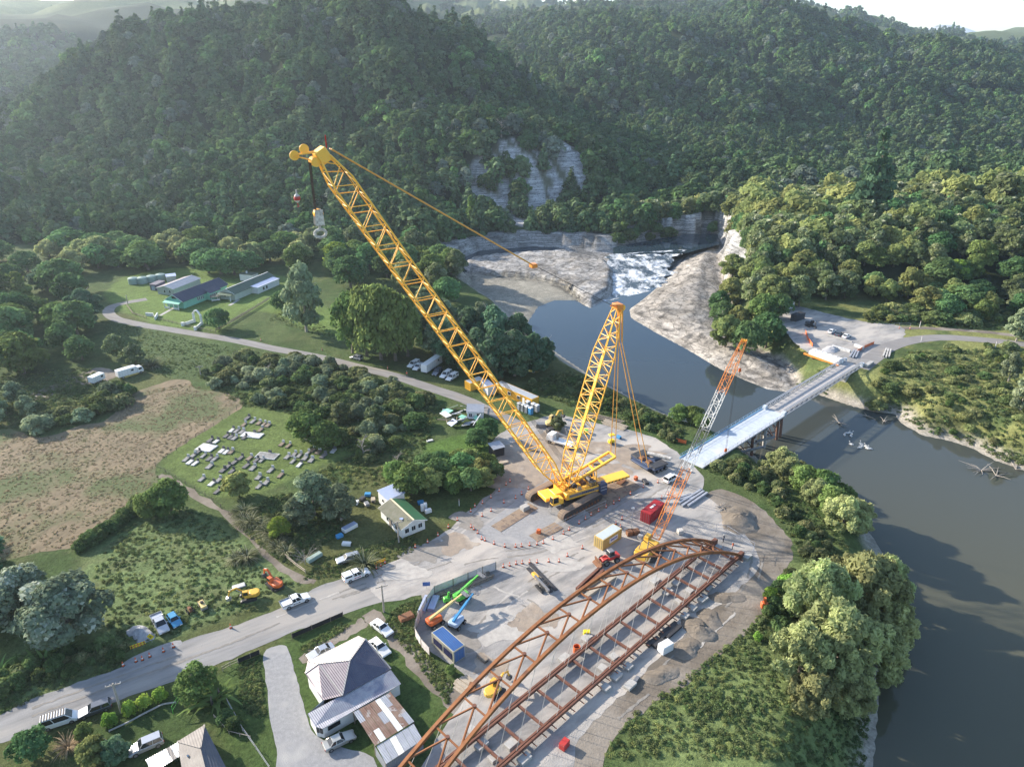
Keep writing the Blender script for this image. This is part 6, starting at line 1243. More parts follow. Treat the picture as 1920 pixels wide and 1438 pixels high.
for i, (px, py, b_) in enumerate([(974, 768, 'p_grey'), (981, 771, 'p_grey'), (988, 774, 'p_grey'), (995, 777, 'p_blue'), (990, 765, 'p_grey'), (1000, 769, 'p_grey'), (1007, 772, 'p_grey')]):
    portaloo(at(px, py), prz - 1.57, ['leftmost grey portable toilet in the front row', 'second grey portable toilet in the front row', 'third grey portable toilet in the front row', 'bright blue portable toilet at the row end', 'left grey portable toilet in the back row', 'middle grey portable toilet in the back row', 'right grey portable toilet in the back row'][i], b_, 'portable toilets by the offices')
p = G(931, 851); o = thing('dark_shed', 'small dark shed half hidden by bushes beside the boom', 'shed', (p.x, p.y, 0), .5); m = MB(); m.box((0, 0, 1.2), (3, 3, 2.4)); m.build('wall', 'black_cloth', o); roof_slab(o, [(-1.7, -1.7, 2.42), (1.7, -1.7, 2.42), (1.7, 1.7, 2.7), (-1.7, 1.7, 2.7)], .06, 'roof_zinc')
# collapsed building
p = G(868, 785); o = thing('collapsed_building', 'collapsed green and white timber building in a heap of wreckage', 'ruin', (p.x, p.y, 0), 0); g = random.Random(5)
for i in range(26):
    x, y = g.uniform(-5.5, 6), g.uniform(-5, 6); m = MB(); k = g.random()
    if k < .45: m.box((0, 0, 0), (g.uniform(1.5, 3.6), g.uniform(1.2, 2.4), .1)); mt = g.choice(['roof_green', 'wall_white', 'roof_zinc', 'roof_blue', 'wall_mint']); nm = 'broken_panel'
    else: m.box((0, 0, 0), (g.uniform(2.5, 5), .15, .2)); mt = g.choice(['timber', 'timber_pale', 'white_paint']); nm = 'broken_beam'
    b_ = m.build(nm, mt if mt != 'roof_green' else 'roof_sage', o); b_.location = (x, y, g.uniform(.5, 1.6)); b_.rotation_euler = (g.uniform(-.4, .4), g.uniform(-.4, .4), g.uniform(0, 3.1))
m = MB(); m.box((3.5, 1.5, 1.2), (4.5, 4.0, 2.4)); m.build('standing_room', 'wall_white', o); roof_slab(o, [(1, -.8, 2.5), (6, -.8, 2.3), (6, 3.8, 2.6), (1, 3.8, 2.9)], .08, 'roof_zinc')
for x in (2.2, 4.4): window(o, (x, -.52, 1.4), .9, 1.0, 'y-')
# ------------------------------------------------------------------ lattice helper
paint('crane_yel', (.93, .50, .06), .45, .08); paint('crane_org', (.72, .24, .04), .45, .25); paint('crane_white', (.72, .70, .66), .5, .25); paint('crane_grey', (.16, .16, .17), .5, .3); paint('navy', (.045, .065, .12), .5, .2); pmat('cable', (.05, .045, .04), None, rough=.6, metal=.5); paint('pendant', (.72, .36, .07), .5, .2); pmat('hook_white', (.62, .60, .56), (.3, .28, .25), 2, .6)
def plane_hit(px, py, F, dr):       # ray against the upright plane through F along dr
    d = ray(px, py); n = Vector((-dr.y, dr.x, 0)); t = ((F - Vector((0, 0, CAM_H))).dot(n)) / Vector(d).dot(n); return Vector((0, 0, CAM_H)) + Vector(d) * t
def lattice(parent, name, a, b, W, D, side, n, rc, rb, mat, t0=(1, 1), t1=(1, 1), tl0=0.12, tl1=.08, mats=None, walkway=None):
    """four chords and their lacing from a to b; t0/t1 = width/depth factor at foot and head"""
    a, b = Vector(a), Vector(b); ax = (b - a).normalized(); s = Vector(side).normalized(); u = s.cross(ax).normalized(); L = (b - a).length
    def fac(t):
        f = [1, 1]
        if t < tl0: f = [t0[i] + (1 - t0[i]) * t / tl0 for i in (0, 1)]
        if t > 1 - tl1: f = [t1[i] + (1 - t1[i]) * (1 - t) / tl1 for i in (0, 1)]
        return f
    def P(t, i, j): f = fac(t); return a + ax * L * t + s * (W / 2 * f[0] * i) + u * (D / 2 * f[1] * j)
    root = bpy.data.objects.new(name, None); COL.objects.link(root); root.parent = parent; root.empty_display_size = .3
    cuts = [0, tl0] + [tl0 + (1 - tl0 - tl1) * k / 6 for k in range(1, 6)] + [1 - tl1, 1]
    mt = (lambda t: mat) if mats is None else (lambda t: [m_ for (h_, m_) in mats if t <= h_ + 1e-6][0])
    ks = sorted(set(cuts + ([h_ for h_, _ in mats] if mats else [])))
    for i in (-1, 1):
        for j in (-1, 1):
            for k in range(len(ks) - 1): strut('chord', root, P(ks[k], i, j), P(ks[k + 1], i, j), rc, mt((ks[k] + ks[k + 1]) / 2))
    for k in range(n):
        q0, q1 = k / n, (k + 1) / n; m_ = mt((q0 + q1) / 2)
        for j in (-1, 1): i = 1 if (k + (j > 0)) % 2 else -1; strut('brace', root, P(q0, i, j), P(q1, -i, j), rb, m_)
        for i in (-1, 1): j = 1 if (k + (i > 0)) % 2 else -1; strut('brace', root, P(q0, i, j), P(q1, i, -j), rb, m_)
        if k % 2 == 0:
            for j in (-1, 1): strut('cross_member', root, P(q0, -1, j), P(q0, 1, j), rb, m_)
    if walkway:
        i, j = walkway
        for k in range(2, len(ks) - 2):
            p0, p1 = P(ks[k], i, j) - s * i * .5, P(ks[k + 1], i, j) - s * i * .5; m = MB(); m.beam(p0 + ax * .1, p1 - ax * .1, .6, .05, up=tuple(u)); m.build('walkway', mat, root)
    return P
# ------------------------------------------------------------------ the big yellow crawler crane
CA = math.atan2(.47, .88); CW = Vector((math.cos(CA), math.sin(CA), 0)); CB = Vector((11.9, 138.4, 0)); F0 = Vector((11.1, 139.6, 3.0))
crane = thing('crawler_crane', 'giant yellow lattice-boom crawler crane standing on the work yard', 'crane', CB, CA); RM = Matrix.Rotation(-CA, 3, 'Z')
def lc(v_): return RM @ (Vector(v_) - CB)
tip = plane_hit(607, 296, F0, CW); mh = plane_hit(1158, 576, F0, CW); print('boom tip', tip, 'len', (tip - F0).length, 'mast', mh)
S_ = Vector((0, 1, 0))
f0 = lc(F0); ft = lc(tip); fm = lc(mh)
lattice(crane, 'boom', f0, ft, 3.7, 3.5, S_, 44, .17, .085, 'crane_yel', (1, .22), (.75, .5), .09, .05, walkway=(-1, 1))
lattice(crane, 'derrick_mast', f0 + Vector((1.6, 0, .4)), fm, 4.0, 3.0, S_, 26, .15, .085, 'crane_yel', (.9, .4), (.35, .4), .16, .25, walkway=(-1, -1))
# boom head with sheaves and the runner jib
bd = (ft - f0).normalized(); up_ = S_.cross(bd).normalized()
m = MB(); m.box(ft + bd * .4, (2.2, 2.6, 2.0), mat=Matrix((bd, S_, up_)).transposed()); m.build('boom_head', 'crane_yel', crane, bevel=.15)
sv = MB(); sv.tube((0, -.09, 0), (0, .09, 0), .75, 16); svm = sv.mesh('sheave', 'crane_yel')
for k in range(5): inst('sheave', svm, crane, ft + Vector((-1.5, -.9 + k * .45, -.5)))
jt = lc(plane_hit(552, 292, F0, CW))
for s in (-1, 1): strut('jib_bar', crane, ft + Vector((-.6, s * .8, 1.0)), jt + Vector((0, s * .25, .1)), .12, 'crane_yel'); strut('jib_bar', crane, ft + Vector((-.4, s * .8, -.7)), jt + Vector((0, s * .25, -.1)), .1, 'crane_yel')
inst('sheave', svm, crane, jt); inst('sheave', svm, crane, jt + Vector((1.6, 0, .9)))
strut('aircraft_light', crane, ft + Vector((.6, 0, 1.4)), ft + Vector((.6, 0, 3.4)), .1, 'lamp_red')
# pendants from boom head to mast head
blk = lc(plane_hit(1000, 498, F0, CW))
for s in (-.45, .45):
    strut('pendant_bar', crane, ft + Vector((1.2, s, 1.3)), blk + Vector((0, s, 0)), .13, 'pendant')
m = MB(); m.box(blk, (1.2, 1.4, .8)); m.build('sheave_block', 'crane_org', crane, bevel=.1)
for k in range(6): strut('rope', crane, blk + Vector((.3, -.5 + k * .2, -.1)), fm + Vector((-.8, -.5 + k * .2, .2)), .045, 'cable')
m = MB(); m.box(fm + Vector((0, 0, .2)), (1.6, 2.2, 1.2)); m.build('mast_head', 'crane_org', crane, bevel=.1); strut('mast_head_bar', crane, fm + Vector((-2.6, -1.0, 1.0)), fm + Vector((.8, -.6, .6)), .18, 'crane_org'); strut('mast_head_bar', crane, fm + Vector((-2.6, -1.0, 1.0)), fm + Vector((.4, .8, .4)), .14, 'crane_org')
for k in range(3): inst('sheave', svm, crane, fm + Vector((.9, -.5 + k * .5, -.2)))
# upperworks
m = MB(); m.box((3.0, 0, 2.5), (12.5, 2.6, 1.5)); m.build('house_frame', 'crane_yel', crane, bevel=.08)
m = MB(); m.tube((0, 0, 1.1), (0, 0, 1.8), 2.2, 20); m.build('slew_ring', 'dark_steel', crane)
for s in (-1, 1): m = MB(); m.box((3.6, s * 2.15, 2.6), (9.5, 1.4, 1.6)); pn = m.build('side_housing', 'crane_yel', crane, bevel=.08)
m = MB(); m.box((3.8, -2.88, 2.7), (8.4, .06, .7)); pn = m.build('side_stripe', 'grey_steel', crane)
for k in range(7): m = MB(); m.box((3.2 + k * .48, -2.93, 2.7), (.34, .04, .5 - .08 * (k % 2))); m.build('lettering', 'navy', pn)
m = MB(); m.box((-3.6, -2.6, 2.6), (2.6, 1.9, 1.3)); m.build('cab_platform', 'crane_yel', crane, bevel=.06)
m = MB(); m.box((-4.3, -2.9, 3.1), (1.7, 1.3, 1.9), taper=.92); m.build('cab', 'crane_yel', crane, bevel=.06); m = MB(); m.box((-4.42, -2.9, 3.25), (1.7, 1.1, 1.35), taper=.93); m.box((-4.3, -2.92, 3.25), (1.3, 1.38, 1.3), taper=.93); m.build('cab_window', 'glass', crane)
m = MB(); m.box((-4.2, .5, 2.4), (2.8, 3.8, .9)); m.build('front_deck', 'crane_yel', crane, bevel=.06)
for k, (x, z) in enumerate(((2.2, 3.7), (4.6, 3.7), (6.8, 3.6))): m = MB(); m.tube((x, -1.1, z), (x, 1.1, z), .65, 14); m.build('winch_drum', 'rust' if k % 2 else 'dark_steel', crane); 
m = MB(); m.box((8.6, -2.6, 2.2), (2.0, 1.7, 3.0)); m.box((8.6, 2.6, 2.2), (2.0, 1.7, 3.0)); m.build('counterweight', 'navy', crane, bevel=.1)
m = MB()
for s in (-1, 1): m.box((8.6, s * 3.46, 2.2), (1.7, .04, .06)); m.box((8.6, s * 3.46, 3.0), (1.7, .04, .06))
m.build('counterweight_seam', 'white_paint', crane)
for s in (-1, 1):
    for z in (3.95, 4.4): strut('handrail', crane, (-.6, s * 2.75, z), (8.0, s * 2.75, z), .035, 'crane_yel')
    for k in range(8): strut('handrail_post', crane, (-.6 + k * 1.22, s * 2.75, 3.4), (-.6 + k * 1.22, s * 2.75, 4.4), .035, 'crane_yel')
    for k in range(4): m = MB(); m.box((.6 + k * 2.0, s * 2.0, 3.52), (1.3, 1.0, .24)); m.build('hatch', 'grey_steel' if k % 2 else 'crane_yel', crane, bevel=.04)
for k in range(5): strut('hydraulic_hose', crane, (-2.6 + k * .2, -1.2 + k * .5, 2.9), (1.0 + k * .5, -1.0 + k * .45, 3.5), .07, 'rubber')
for k in range(6): strut('hoist_rope', crane, (3.0 + k * .3, -.5 + k * .2, 4.2), f0 + (ft - f0) * .98 + Vector((.6, -.5 + k * .2, 1.4)), .03, 'cable')
m = MB(); m.box((6.3, -2.2, 4.0), (1.6, 1.0, 1.0)); m.tube((6.3, -2.2, 4.5), (6.3, -2.2, 5.3), .14); m.build('engine_exhaust', 'dark_steel', crane)
# back mast (A-frame) and the flat ballast carrier
am = lc(plane_hit(1148, 852, F0, CW))
for s in (-1, 1): strut('a_frame_leg', crane, f0 + Vector((1.2, s * 1.3, .5)), am + Vector((0, s * 1.3, 0)), (.28, .22), 'crane_yel', True)
for t in (.55, .75, 1.0): p0 = (f0 + Vector((1.2, 0, .5))).lerp(am, t); strut('a_frame_tie', crane, p0 + Vector((0, -1.3, 0)), p0 + Vector((0, 1.3, 0)), .2, 'crane_yel', True)
for s in (-1, 1): strut('a_frame_prop', crane, am.lerp(f0, .35) + Vector((0, s * .6, 0)), Vector((8.5, s * .6, 3.2)), .14, 'crane_yel')
m = MB(); m.box((13.0, 0, 2.1), (9.0, 3.0, .55)); bc = m.build('ballast_carrier', 'crane_yel', crane, bevel=.08)
for k in range(8): m = MB(); m.box((9.4 + k * 1.0, -1.53, 2.1), (.3, .06, .3)); m.build('carrier_hole', 'trim', bc)
for s in (-.9, .9): strut('back_pendant', crane, am + Vector((.2, s, 0)), fm + Vector((.6, s * .5, -7.5)), .1, 'pendant'); strut('back_pendant', crane, fm + Vector((.6, s * .5, -7.5)), fm + Vector((.5, s * .5, 0)), .16, 'pendant')
wg = lc(G(1212, 872, 2.2))
for s in (-1.3, 1.3): strut('ballast_pendant', crane, wg + Vector((-.4, s, .2)), fm + Vector((1.4, s * .4, -8)), .1, 'pendant'); strut('ballast_pendant', crane, fm + Vector((1.4, s * .4, -8)), fm + Vector((.9, s * .4, 0)), .18, 'pendant')
# tracks
TRK = math.atan2(.678, .735) - CA
for s, px in ((-1, None), (1, None)):
    c_ = lc(Vector((11.9, 138.4, 0)) + Vector((.678, -.735, 0)) * (5.15 if s < 0 else -5.15)); rm = Matrix.Rotation(TRK, 3, 'Z')
    tr = bpy.data.objects.new('crawler_track', None); COL.objects.link(tr); tr.parent = crane; tr.location = c_; tr.rotation_euler = (0, 0, TRK)
    h, L, w = 2.0, 13.0, 1.75; r = h / 2; pr = [(-L / 2 + r, .12), (L / 2 - r, .12), (L / 2 - .3, .5), (L / 2, r), (L / 2 - .3, h - .5), (L / 2 - r, h), (-L / 2 + r, h), (-L / 2 + .3, h - .5), (-L / 2, r), (-L / 2 + .3, .5)]
    m = MB(); m.side(pr, -w / 2 + .1, w / 2 - .1); m.build('track_frame', 'dark_steel', tr)
    sh = MB(); sh.box((0, 0, 0), (.40, w, .14)); shm = sh.mesh('track_shoe', 'steelplate'); n = 26
    for k in range(n): inst('track_shoe', shm, tr, (-L / 2 + r + (L - 2 * r) * (k + .5) / n, 0, h + .03)); inst('track_shoe', shm, tr, (-L / 2 + r + (L - 2 * r) * (k + .5) / n, 0, .07))
    for e in (-1, 1):
        for k in range(7):
            t = -math.pi / 2 + math.pi * (k + .5) / 7; mt_ = Matrix.Translation((e * (L / 2 - r + math.cos(t) * r * .98), 0, r + .05 + math.sin(t) * r)) @ Matrix.Rotation(-(t - math.pi / 2) * e, 4, 'Y'); inst('track_shoe', shm, tr, mtx=mt_)
    rl = MB(); rl.tube((0, -w / 2 - .02, 0), (0, w / 2 + .02, 0), .33, 12); rlm = rl.mesh('roller', 'rust')
    for k in range(11): inst('roller', rlm, tr, (-L / 2 + 1.5 + k, 0, .62))
m = MB()
for s in (-1, 1): m.beam(lc(CB + Vector((.735, .678, 0)) * s * 1.6 + Vector((.678, -.735, 0)) * 4.6 + Vector((0, 0, 1.0))), lc(CB + Vector((.735, .678, 0)) * s * 1.6 - Vector((.678, -.735, 0)) * 4.6 + Vector((0, 0, 1.0))), 1.1, .8)
m.build('car_body', 'dark_steel', crane)
m = MB()
for k in range(6): m.beam((-5.6, -3.4, .2 + k * .33), (-5.6, -2.7, .2 + k * .33), .05)
m.beam((-5.6, -3.4, .1), (-5.5, -3.4, 2.3), .06); m.beam((-5.6, -2.7, .1), (-5.5, -2.7, 2.3), .06); m.build('ladder', 'alu', crane)
# hook blocks (hang from the crane: things of their own)
hb = plane_hit(597, 404, F0, CW)
o = thing('hook_block', 'large grey and white crane hook block hanging below the boom tip', 'hook block', hb, CA)
for k in range(8): strut('rope', o, (-.45 + .1 * (k % 2), -.7 + k * .2, .9), (-.5 + .1 * (k % 2), -.9 + k * .25, (tip - hb).z - .6), .035, 'cable')
for s in (-1, 1): m = MB(); m.box((0, s * .62, -.3), (1.5, .16, 2.6), taper=.85); m.build('cheek_plate', 'hook_white', o, bevel=.1)
for k in range(4): inst('sheave', svm, o, (0, -.45 + k * .3, .3))
m = MB(); m.box((.25, 0, -1.2), (.9, 1.1, .9)); m.build('cross_head', 'trim', o); pp = []
for k in range(13): t = -2.0 + k * .40; pp.append(Vector((.75 * math.sin(t) , 0, -3.0 + .75 * -math.cos(t))))
m = MB(); m.tube((0, 0, -1.6), (0, 0, -2.4), .22); m.build('shank', 'hook_white', o)
for s in (-1, 1): m = MB(); q_ = [Vector((s * .1, 0, -2.3)), Vector((s * .75, 0, -2.5)), Vector((s * .95, 0, -2.95)), Vector((s * .7, 0, -3.45)), Vector((0, 0, -3.65))]; m.path(q_, .26, 8); m.build('hook', 'hook_white', o)
hb2 = plane_hit(557, 372, F0, CW); jw = plane_hit(552, 292, F0, CW)
o = thing('runner_hook', 'small red and white ball hook hanging from the jib tip', 'hook', hb2, 0); strut('rope', o, (0, 0, 1.2), (jw - hb2) + Vector((-.2, 0, -.5)), .03, 'cable')
m = MB(); m.lathe([(.05, -.75), (.4, -.45), (.5, 0), (.4, .45), (.12, .7), (.12, 1.3), (.05, 1.35)], 12); m.build('ball', 'hook_white', o, smooth=True); m = MB(); m.lathe([(.47, -.3), (.53, -.1), (.53, .1), (.47, .3)], 12); m.build('red_band', 'red', o); m = MB(); m.path([(0, 0, -.7), (0, 0, -1.0), (.2, 0, -1.2), (0, 0, -1.4), (-.15, 0, -1.25)], .07); m.build('hook', 'red', o)
# ballast wagon
o = thing('ballast_wagon', 'black many-wheeled ballast wagon hanging behind the big crane', 'wagon', G(1212, 874) + Vector((0, 0, .05)), CA + .1)
m = MB(); m.box((0, 0, 1.35), (3.0, 8.6, .6)); m.box((-2.2, 0, 1.25), (1.0, 6.0, .4)); m.build('main_beam', 'navy', o, bevel=.06)
for s in (-1, 1):
    m = MB(); m.box((.8, s * 3.1, 1.75), (4.6, 2.4, .35)); m.build('deck', 'dark_steel', o, bevel=.05); m = MB(); m.box((-.4, s * 1.2, 2.0), (1.6, 1.6, .5), taper=.6); m.build('pendant_seat', 'rust', o)
    for k in range(4):
        for y in (-.75, 0, .75): wheel(o, -1.2 + k * 1.3, s * 3.1 + y, .5, .45)
m = MB(); m.tube((1.8, 1.8, 2.3), (4.6, -3.6, 2.3), .5, 12); m.build('tank', 'hook_white', o); m = MB(); m.box((3.4, 0, 1.1), (3.6, 1.2, .6)); m.build('draw_bar', 'navy', o)
# ------------------------------------------------------------------ orange lattice crane behind the arch
OA = math.atan2(.8, .6); OW = Vector((.6, .8, 0)); OB = G(1218, 1036) + Vector((0, 0, 0)); OF = OB + OW * 2.2 + Vector((0, 0, 2.2)); otip = plane_hit(1395, 640, OF, OW)
oc = thing('lattice_crane', 'orange and white lattice crane with a yellow body behind the rusty arch', 'crane', OB, OA); OR_ = Matrix.Rotation(-OA, 3, 'Z'); lo = lambda v_: OR_ @ (Vector(v_) - OB)
a, b = lo(OF), lo(otip)
lattice(oc, 'boom', a, b, 1.7, 1.6, Vector((0, 1, 0)), 30, .085, .045, 'crane_org', (1, .25), (.7, .35), .1, .16, mats=[(.33, 'crane_org'), (.42, 'crane_white'), (.54, 'crane_grey'), (.72, 'crane_white'), (1.01, 'crane_org')])
for k in range(3): inst('sheave', svm, oc, b + Vector((.3, -.4 + k * .4, 0)), scale=.6)
m = MB(); m.box((-1.4, 0, 1.9), (5.2, 2.9, 1.5)); m.build('house', 'yel', oc, bevel=.12); m = MB(); m.prism([(-4.6, -1.3), (-4.2, -1.5), (-3.6, -1.5), (-3.6, 1.5), (-4.2, 1.5), (-4.6, 1.3)], 1.0, 2.3); m.build('counterweight', 'yel', oc, bevel=.1)
m = MB(); m.box((1.0, 1.2, 2.3), (1.7, 1.1, 1.9), taper=.92); m.build('cab', 'yel', oc, bevel=.05); m = MB(); m.box((1.1, 1.2, 2.4), (1.72, .95, 1.2), taper=.93); m.build('window', 'glass', oc)
tracks(oc, 6.0, 3.8, .8, 1.0); m = MB(); m.box((0, 0, .8), (2.2, 3.0, .6)); m.build('car_body', 'dark_steel', oc)
ga = Vector((-2.6, 0, 4.6))
for s in (-1, 1): strut('gantry_leg', oc, (-.5, s * .9, 2.6), ga + Vector((0, s * .7, 0)), .1, 'crane_grey'); strut('gantry_leg', oc, (-3.4, s * .9, 2.6), ga + Vector((0, s * .7, 0)), .1, 'crane_grey'); strut('pendant_rope', oc, ga + Vector((0, s * .6, 0)), b + Vector((-.3, s * .4, .3)), .035, 'cable')
for px, py, top, lb in ((1395, 688, otip, 'small orange hook under the orange crane boom tip'), (1369, 836, plane_hit(1381, 700, OF, OW), 'red hook block hanging over the bridge deck')):
    q_ = plane_hit(px, py, OF, OW); q_.x, q_.y = (top.x, top.y); o = thing('hook_block', lb, 'hook', q_, 0); strut('rope', o, (-.12, 0, .5), (-.12, 0, top.z - q_.z), .03, 'cable'); strut('rope', o, (.12, 0, .5), (.12, 0, top.z - q_.z), .03, 'cable')
    m = MB(); m.box((0, 0, .1), (.7, .35, .9), taper=.8); m.build('block', 'org', o, bevel=.06); m = MB(); m.path([(0, 0, -.3), (0, 0, -.6), (.25, 0, -.85), (0, 0, -1.1), (-.2, 0, -.9)], .08); m.build('hook', 'dark_steel', o)
# ------------------------------------------------------------------ the rusty steel arch bridge
pmat('weathering', (.215, .085, .032), (.30, .125, .05), .6, .75, metal=.1, c3=(.15, .065, .035), s3=.5, t3=(.52, .66)); pmat('weathering_dark', (.13, .058, .040), (.19, .085, .055), 1, .8, c3=(.10, .05, .04), s3=.4); pmat('hanger', (.6, .58, .55), (.42, .39, .35), 1, .5)
TZ = .95; A1 = G(1387, 1041, TZ); B1 = G(938, 1436, TZ); ex = (B1 - A1).normalized(); ey = Vector((-ex.y, ex.x, 0)); ey = ey if ey.y > 0 else -ey
SP, AH, BW = 90.0, 14.4, 6.0
arch = thing('arch_bridge', 'rusty steel tied-arch bridge frame under construction on the gravel yard', 'bridge', A1, math.atan2(ex.y, ex.x)); AM = Matrix.Rotation(-math.atan2(ex.y, ex.x), 3, 'Z'); sy = -1.0 if (AM @ ey).y < 0 else 1.0
def ap(s, side):      # side 0 near, 1 far
    x = 2 * s / SP - 1; z = AH * (1 - abs(x) ** 2.15); y = sy * (side * BW + (.75 if side == 0 else -.75) * z / AH); return Vector((s, y, z))
NS = 36
for side in (0, 1):
    for k in range(NS):
        p0, p1 = ap(SP * k / NS, side), ap(SP * (k + 1) / NS, side); e = (p1 - p0).normalized() * .03
        m = MB(); m.beam(p0 - e, p1 + e, .48, .55); m.build('arch_segment', 'weathering', arch)
    for k in range(12):
        x0, x1 = SP * k / 12, SP * (k + 1) / 12 - .03
        for dy in (-.22, .22): m = MB(); m.beam((x0, sy * side * BW + dy, 0), (x1, sy * side * BW + dy, 0), .30, .55); m.build('tie_beam', 'weathering_dark', arch)
cb = MB(); cb.box((0, 0, 0), (.34, BW - .9, .40)); cbm = cb.mesh('cross_beam', 'weathering_dark')
NX_ = 21
for k in range(NX_): inst('cross_beam', cbm, arch, (2.0 + (SP - 4) * k / (NX_ - 1), sy * BW / 2, -.05))
st = MB(); st.box((0, 0, 0), (.12, 1.0, .14)); stm = st.mesh('stub', 'weathering_dark')
for k in range(2 * NX_): inst('outrigger_stub', stm, arch, (1.0 + (SP - 2) * k / (2 * NX_ - 1), -sy * .85, -.12))
for k in range(17):      # K bracing between the arches
    s0 = 6 + k * 4.85; s1 = s0 + 4.85; a0, a1 = ap(s0, 0), ap(s0, 1); c_ = (a0 + a1) / 2
    strut('wind_brace', arch, a0, a1, .17, 'weathering'); m = MB(); m.tube(c_ - Vector((0, 0, .2)), c_ + Vector((0, 0, .25)), .3, 8); m.build('node', 'weathering_dark', arch)
    if k < 16: strut('wind_brace', arch, c_, ap(s1, 0), .16, 'weathering'); strut('wind_brace', arch, c_, ap(s1, 1), .16, 'weathering')
for side in (0, 1):
    for k in range(19):
        s0 = 8.0 + k * 4.3; s1 = s0 - 4.6
        p1 = ap(max(1.5, s1), side); strut('hanger', arch, (s0, sy * side * BW, .3), p1, .036, 'hanger')
for side in (0, 1): m = MB(); m.box((-.3, sy * side * BW, -.1), (1.6, .9, 1.2)); m.build('end_knuckle', 'weathering_dark', arch, bevel=.08)
# concrete pads the frame rests on
g = random.Random(9)
def px6(x, y, ox, oy, s): return ox + x / s, oy + y / s
pads = [px6(x, y, 1000, 1060, 4.79) for x, y in ((850, 920), (745, 1005), (868, 1085), (650, 1110), (1280, 170), (1205, 250), (1400, 240), (1310, 330), (1520, 315), (1430, 395), (1360, 465), (480, 665), (280, 845), (620, 935), (720, 835), (1090, 150), (1560, 215))] + [px6(x, y, 740, 1138, 4.79) for x, y in ((780, 1250), (890, 1365), (1165, 1375), (1050, 1240), (1720, 290), (1530, 465), (690, 1120))] + [(1401, 1046), (1345, 1030)]
for i, (x, y) in enumerate(pads):
    p_ = G(x, y); big = g.random() < .4; m = MB(); m.box((0, 0, .3), (2.0 if big else 1.4, 1.3, .5 + .007 * i)); o = m.build('concrete_pad', 'concrete', None, bevel=.04); o.location = (p_.x, p_.y, .03); o.rotation_euler.z = math.atan2(ex.y, ex.x) + g.uniform(-.08, .08)
    tag(o, 'pale concrete block supporting the arch bridge frame', 'concrete block', 'concrete blocks under the arch')
# ------------------------------------------------------------------ the existing bridge
pmat('deck_pale', (.50, .55, .60), (.42, .46, .51), .8, .7, c3=(.55, .56, .57), s3=.15); pmat('deck_timber', (.44, .42, .41), (.34, .33, .32), 1.5, .8); pmat('galv', (.45, .46, .49), (.36, .37, .40), 2, .5, metal=.4); paint('rail_blue', (.16, .34, .52), .5, .2); pmat('pier_rust', (.13, .065, .045), (.19, .10, .07), 1.5, .85)
DZ = .35
n0, n1, n2 = G(1316, 884, DZ), G(1471, 782, DZ), G(1612, 688, DZ); q0, q1, q2 = G(1277, 852, DZ), G(1442, 763, DZ), G(1585, 676, DZ)
a0, a1, a2 = (n0 + q0) / 2, (n1 + q1) / 2, (n2 + q2) / 2; bx_ = (a2 - a0).normalized(); BA = math.atan2(bx_.y, bx_.x)
br = thing('road_bridge', 'pale single-lane road bridge with a steel truss span over the river', 'bridge', a0, BA); L1 = (a1 - a0).dot(bx_); L2 = (a2 - a0).dot(bx_); W1, W2 = 7.0, 6.2
npan = 15
for k in range(npan): m = MB(); m.box((L1 * (k + .5) / npan, 0, -.12 + .012 * (k % 2)), (L1 / npan - .06, W1 - .5, .24)); m.build('deck_panel', 'deck_pale', br)
for s in (-1, 1):
    m = MB(); m.box((L1 / 2, s * (W1 / 2 - .12), -.05), (L1, .24, .42)); m.build('edge_beam', 'rail_blue' if s > 0 else 'galv', br)
    m = MB()
    for z in (.65, 1.05): m.tube((0, s * (W1 / 2 - .1), z), (L1, s * (W1 / 2 - .1), z), .035, 5)
    m.build('rail', 'galv' if s < 0 else 'rail_blue', br)
    for k in range(20): strut('rail_post', br, (L1 * (k + .5) / 20, s * (W1 / 2 - .1), .1), (L1 * (k + .5) / 20, s * (W1 / 2 - .1), 1.08), .045, 'galv')
m = MB()
for y in (-2.4, -.8, .8, 2.4): m.beam((0, y, -.75), (L1, y, -.75), .35, .9)
m.build('girder', 'pier_rust', br)
np2 = int((L2 - L1) / 1.25)
for k in range(np2): m = MB(); m.box((L1 + (L2 - L1) * (k + .5) / np2, 0, -.1 + .02 * (k % 2)), ((L2 - L1) / np2 - .08, W2 - 1.5, .16)); m.build('deck_plank', 'deck_timber', br)
nb = 17; pl = (L2 - L1) / nb; TH = 1.6
for s in (-1, 1):
    for dy in (0, .45):
        y = s * (W2 / 2 - .1 - dy)
        for z in (-.35, TH - .35): strut('truss_chord', br, (L1, y, z), (L2, y, z), (.09, .09), 'galv', True)
        for k in range(nb):
            x = L1 + pl * k; strut('truss_vertical', br, (x + .06, y, -.35), (x + .06, y, TH - .35), .055, 'galv', True)
            for (x0, z0, x1, z1) in ((0, TH / 2, pl / 2, TH), (pl / 2, TH, pl, TH / 2), (0, TH / 2, pl / 2, 0), (pl / 2, 0, pl, TH / 2)): strut('truss_diagonal', br, (x + x0, y, z0 - .35), (x + x1, y, z1 - .35), .04, 'galv', True) if dy == 0 else None
    m = MB()
    for x in (L1 - .5, L2 + .5): m.box((x, s * (W2 / 2 - .2), .3), (1.2, 1.1, 1.5))
    m.build('end_post', 'deck_pale', br, bevel=.08)
m = MB()
for s in (-1, 1): m.beam((L1, s * 2.2, -.6), (L2, s * 2.2, -.6), .3, .5)
m.build('girder', 'galv', br)
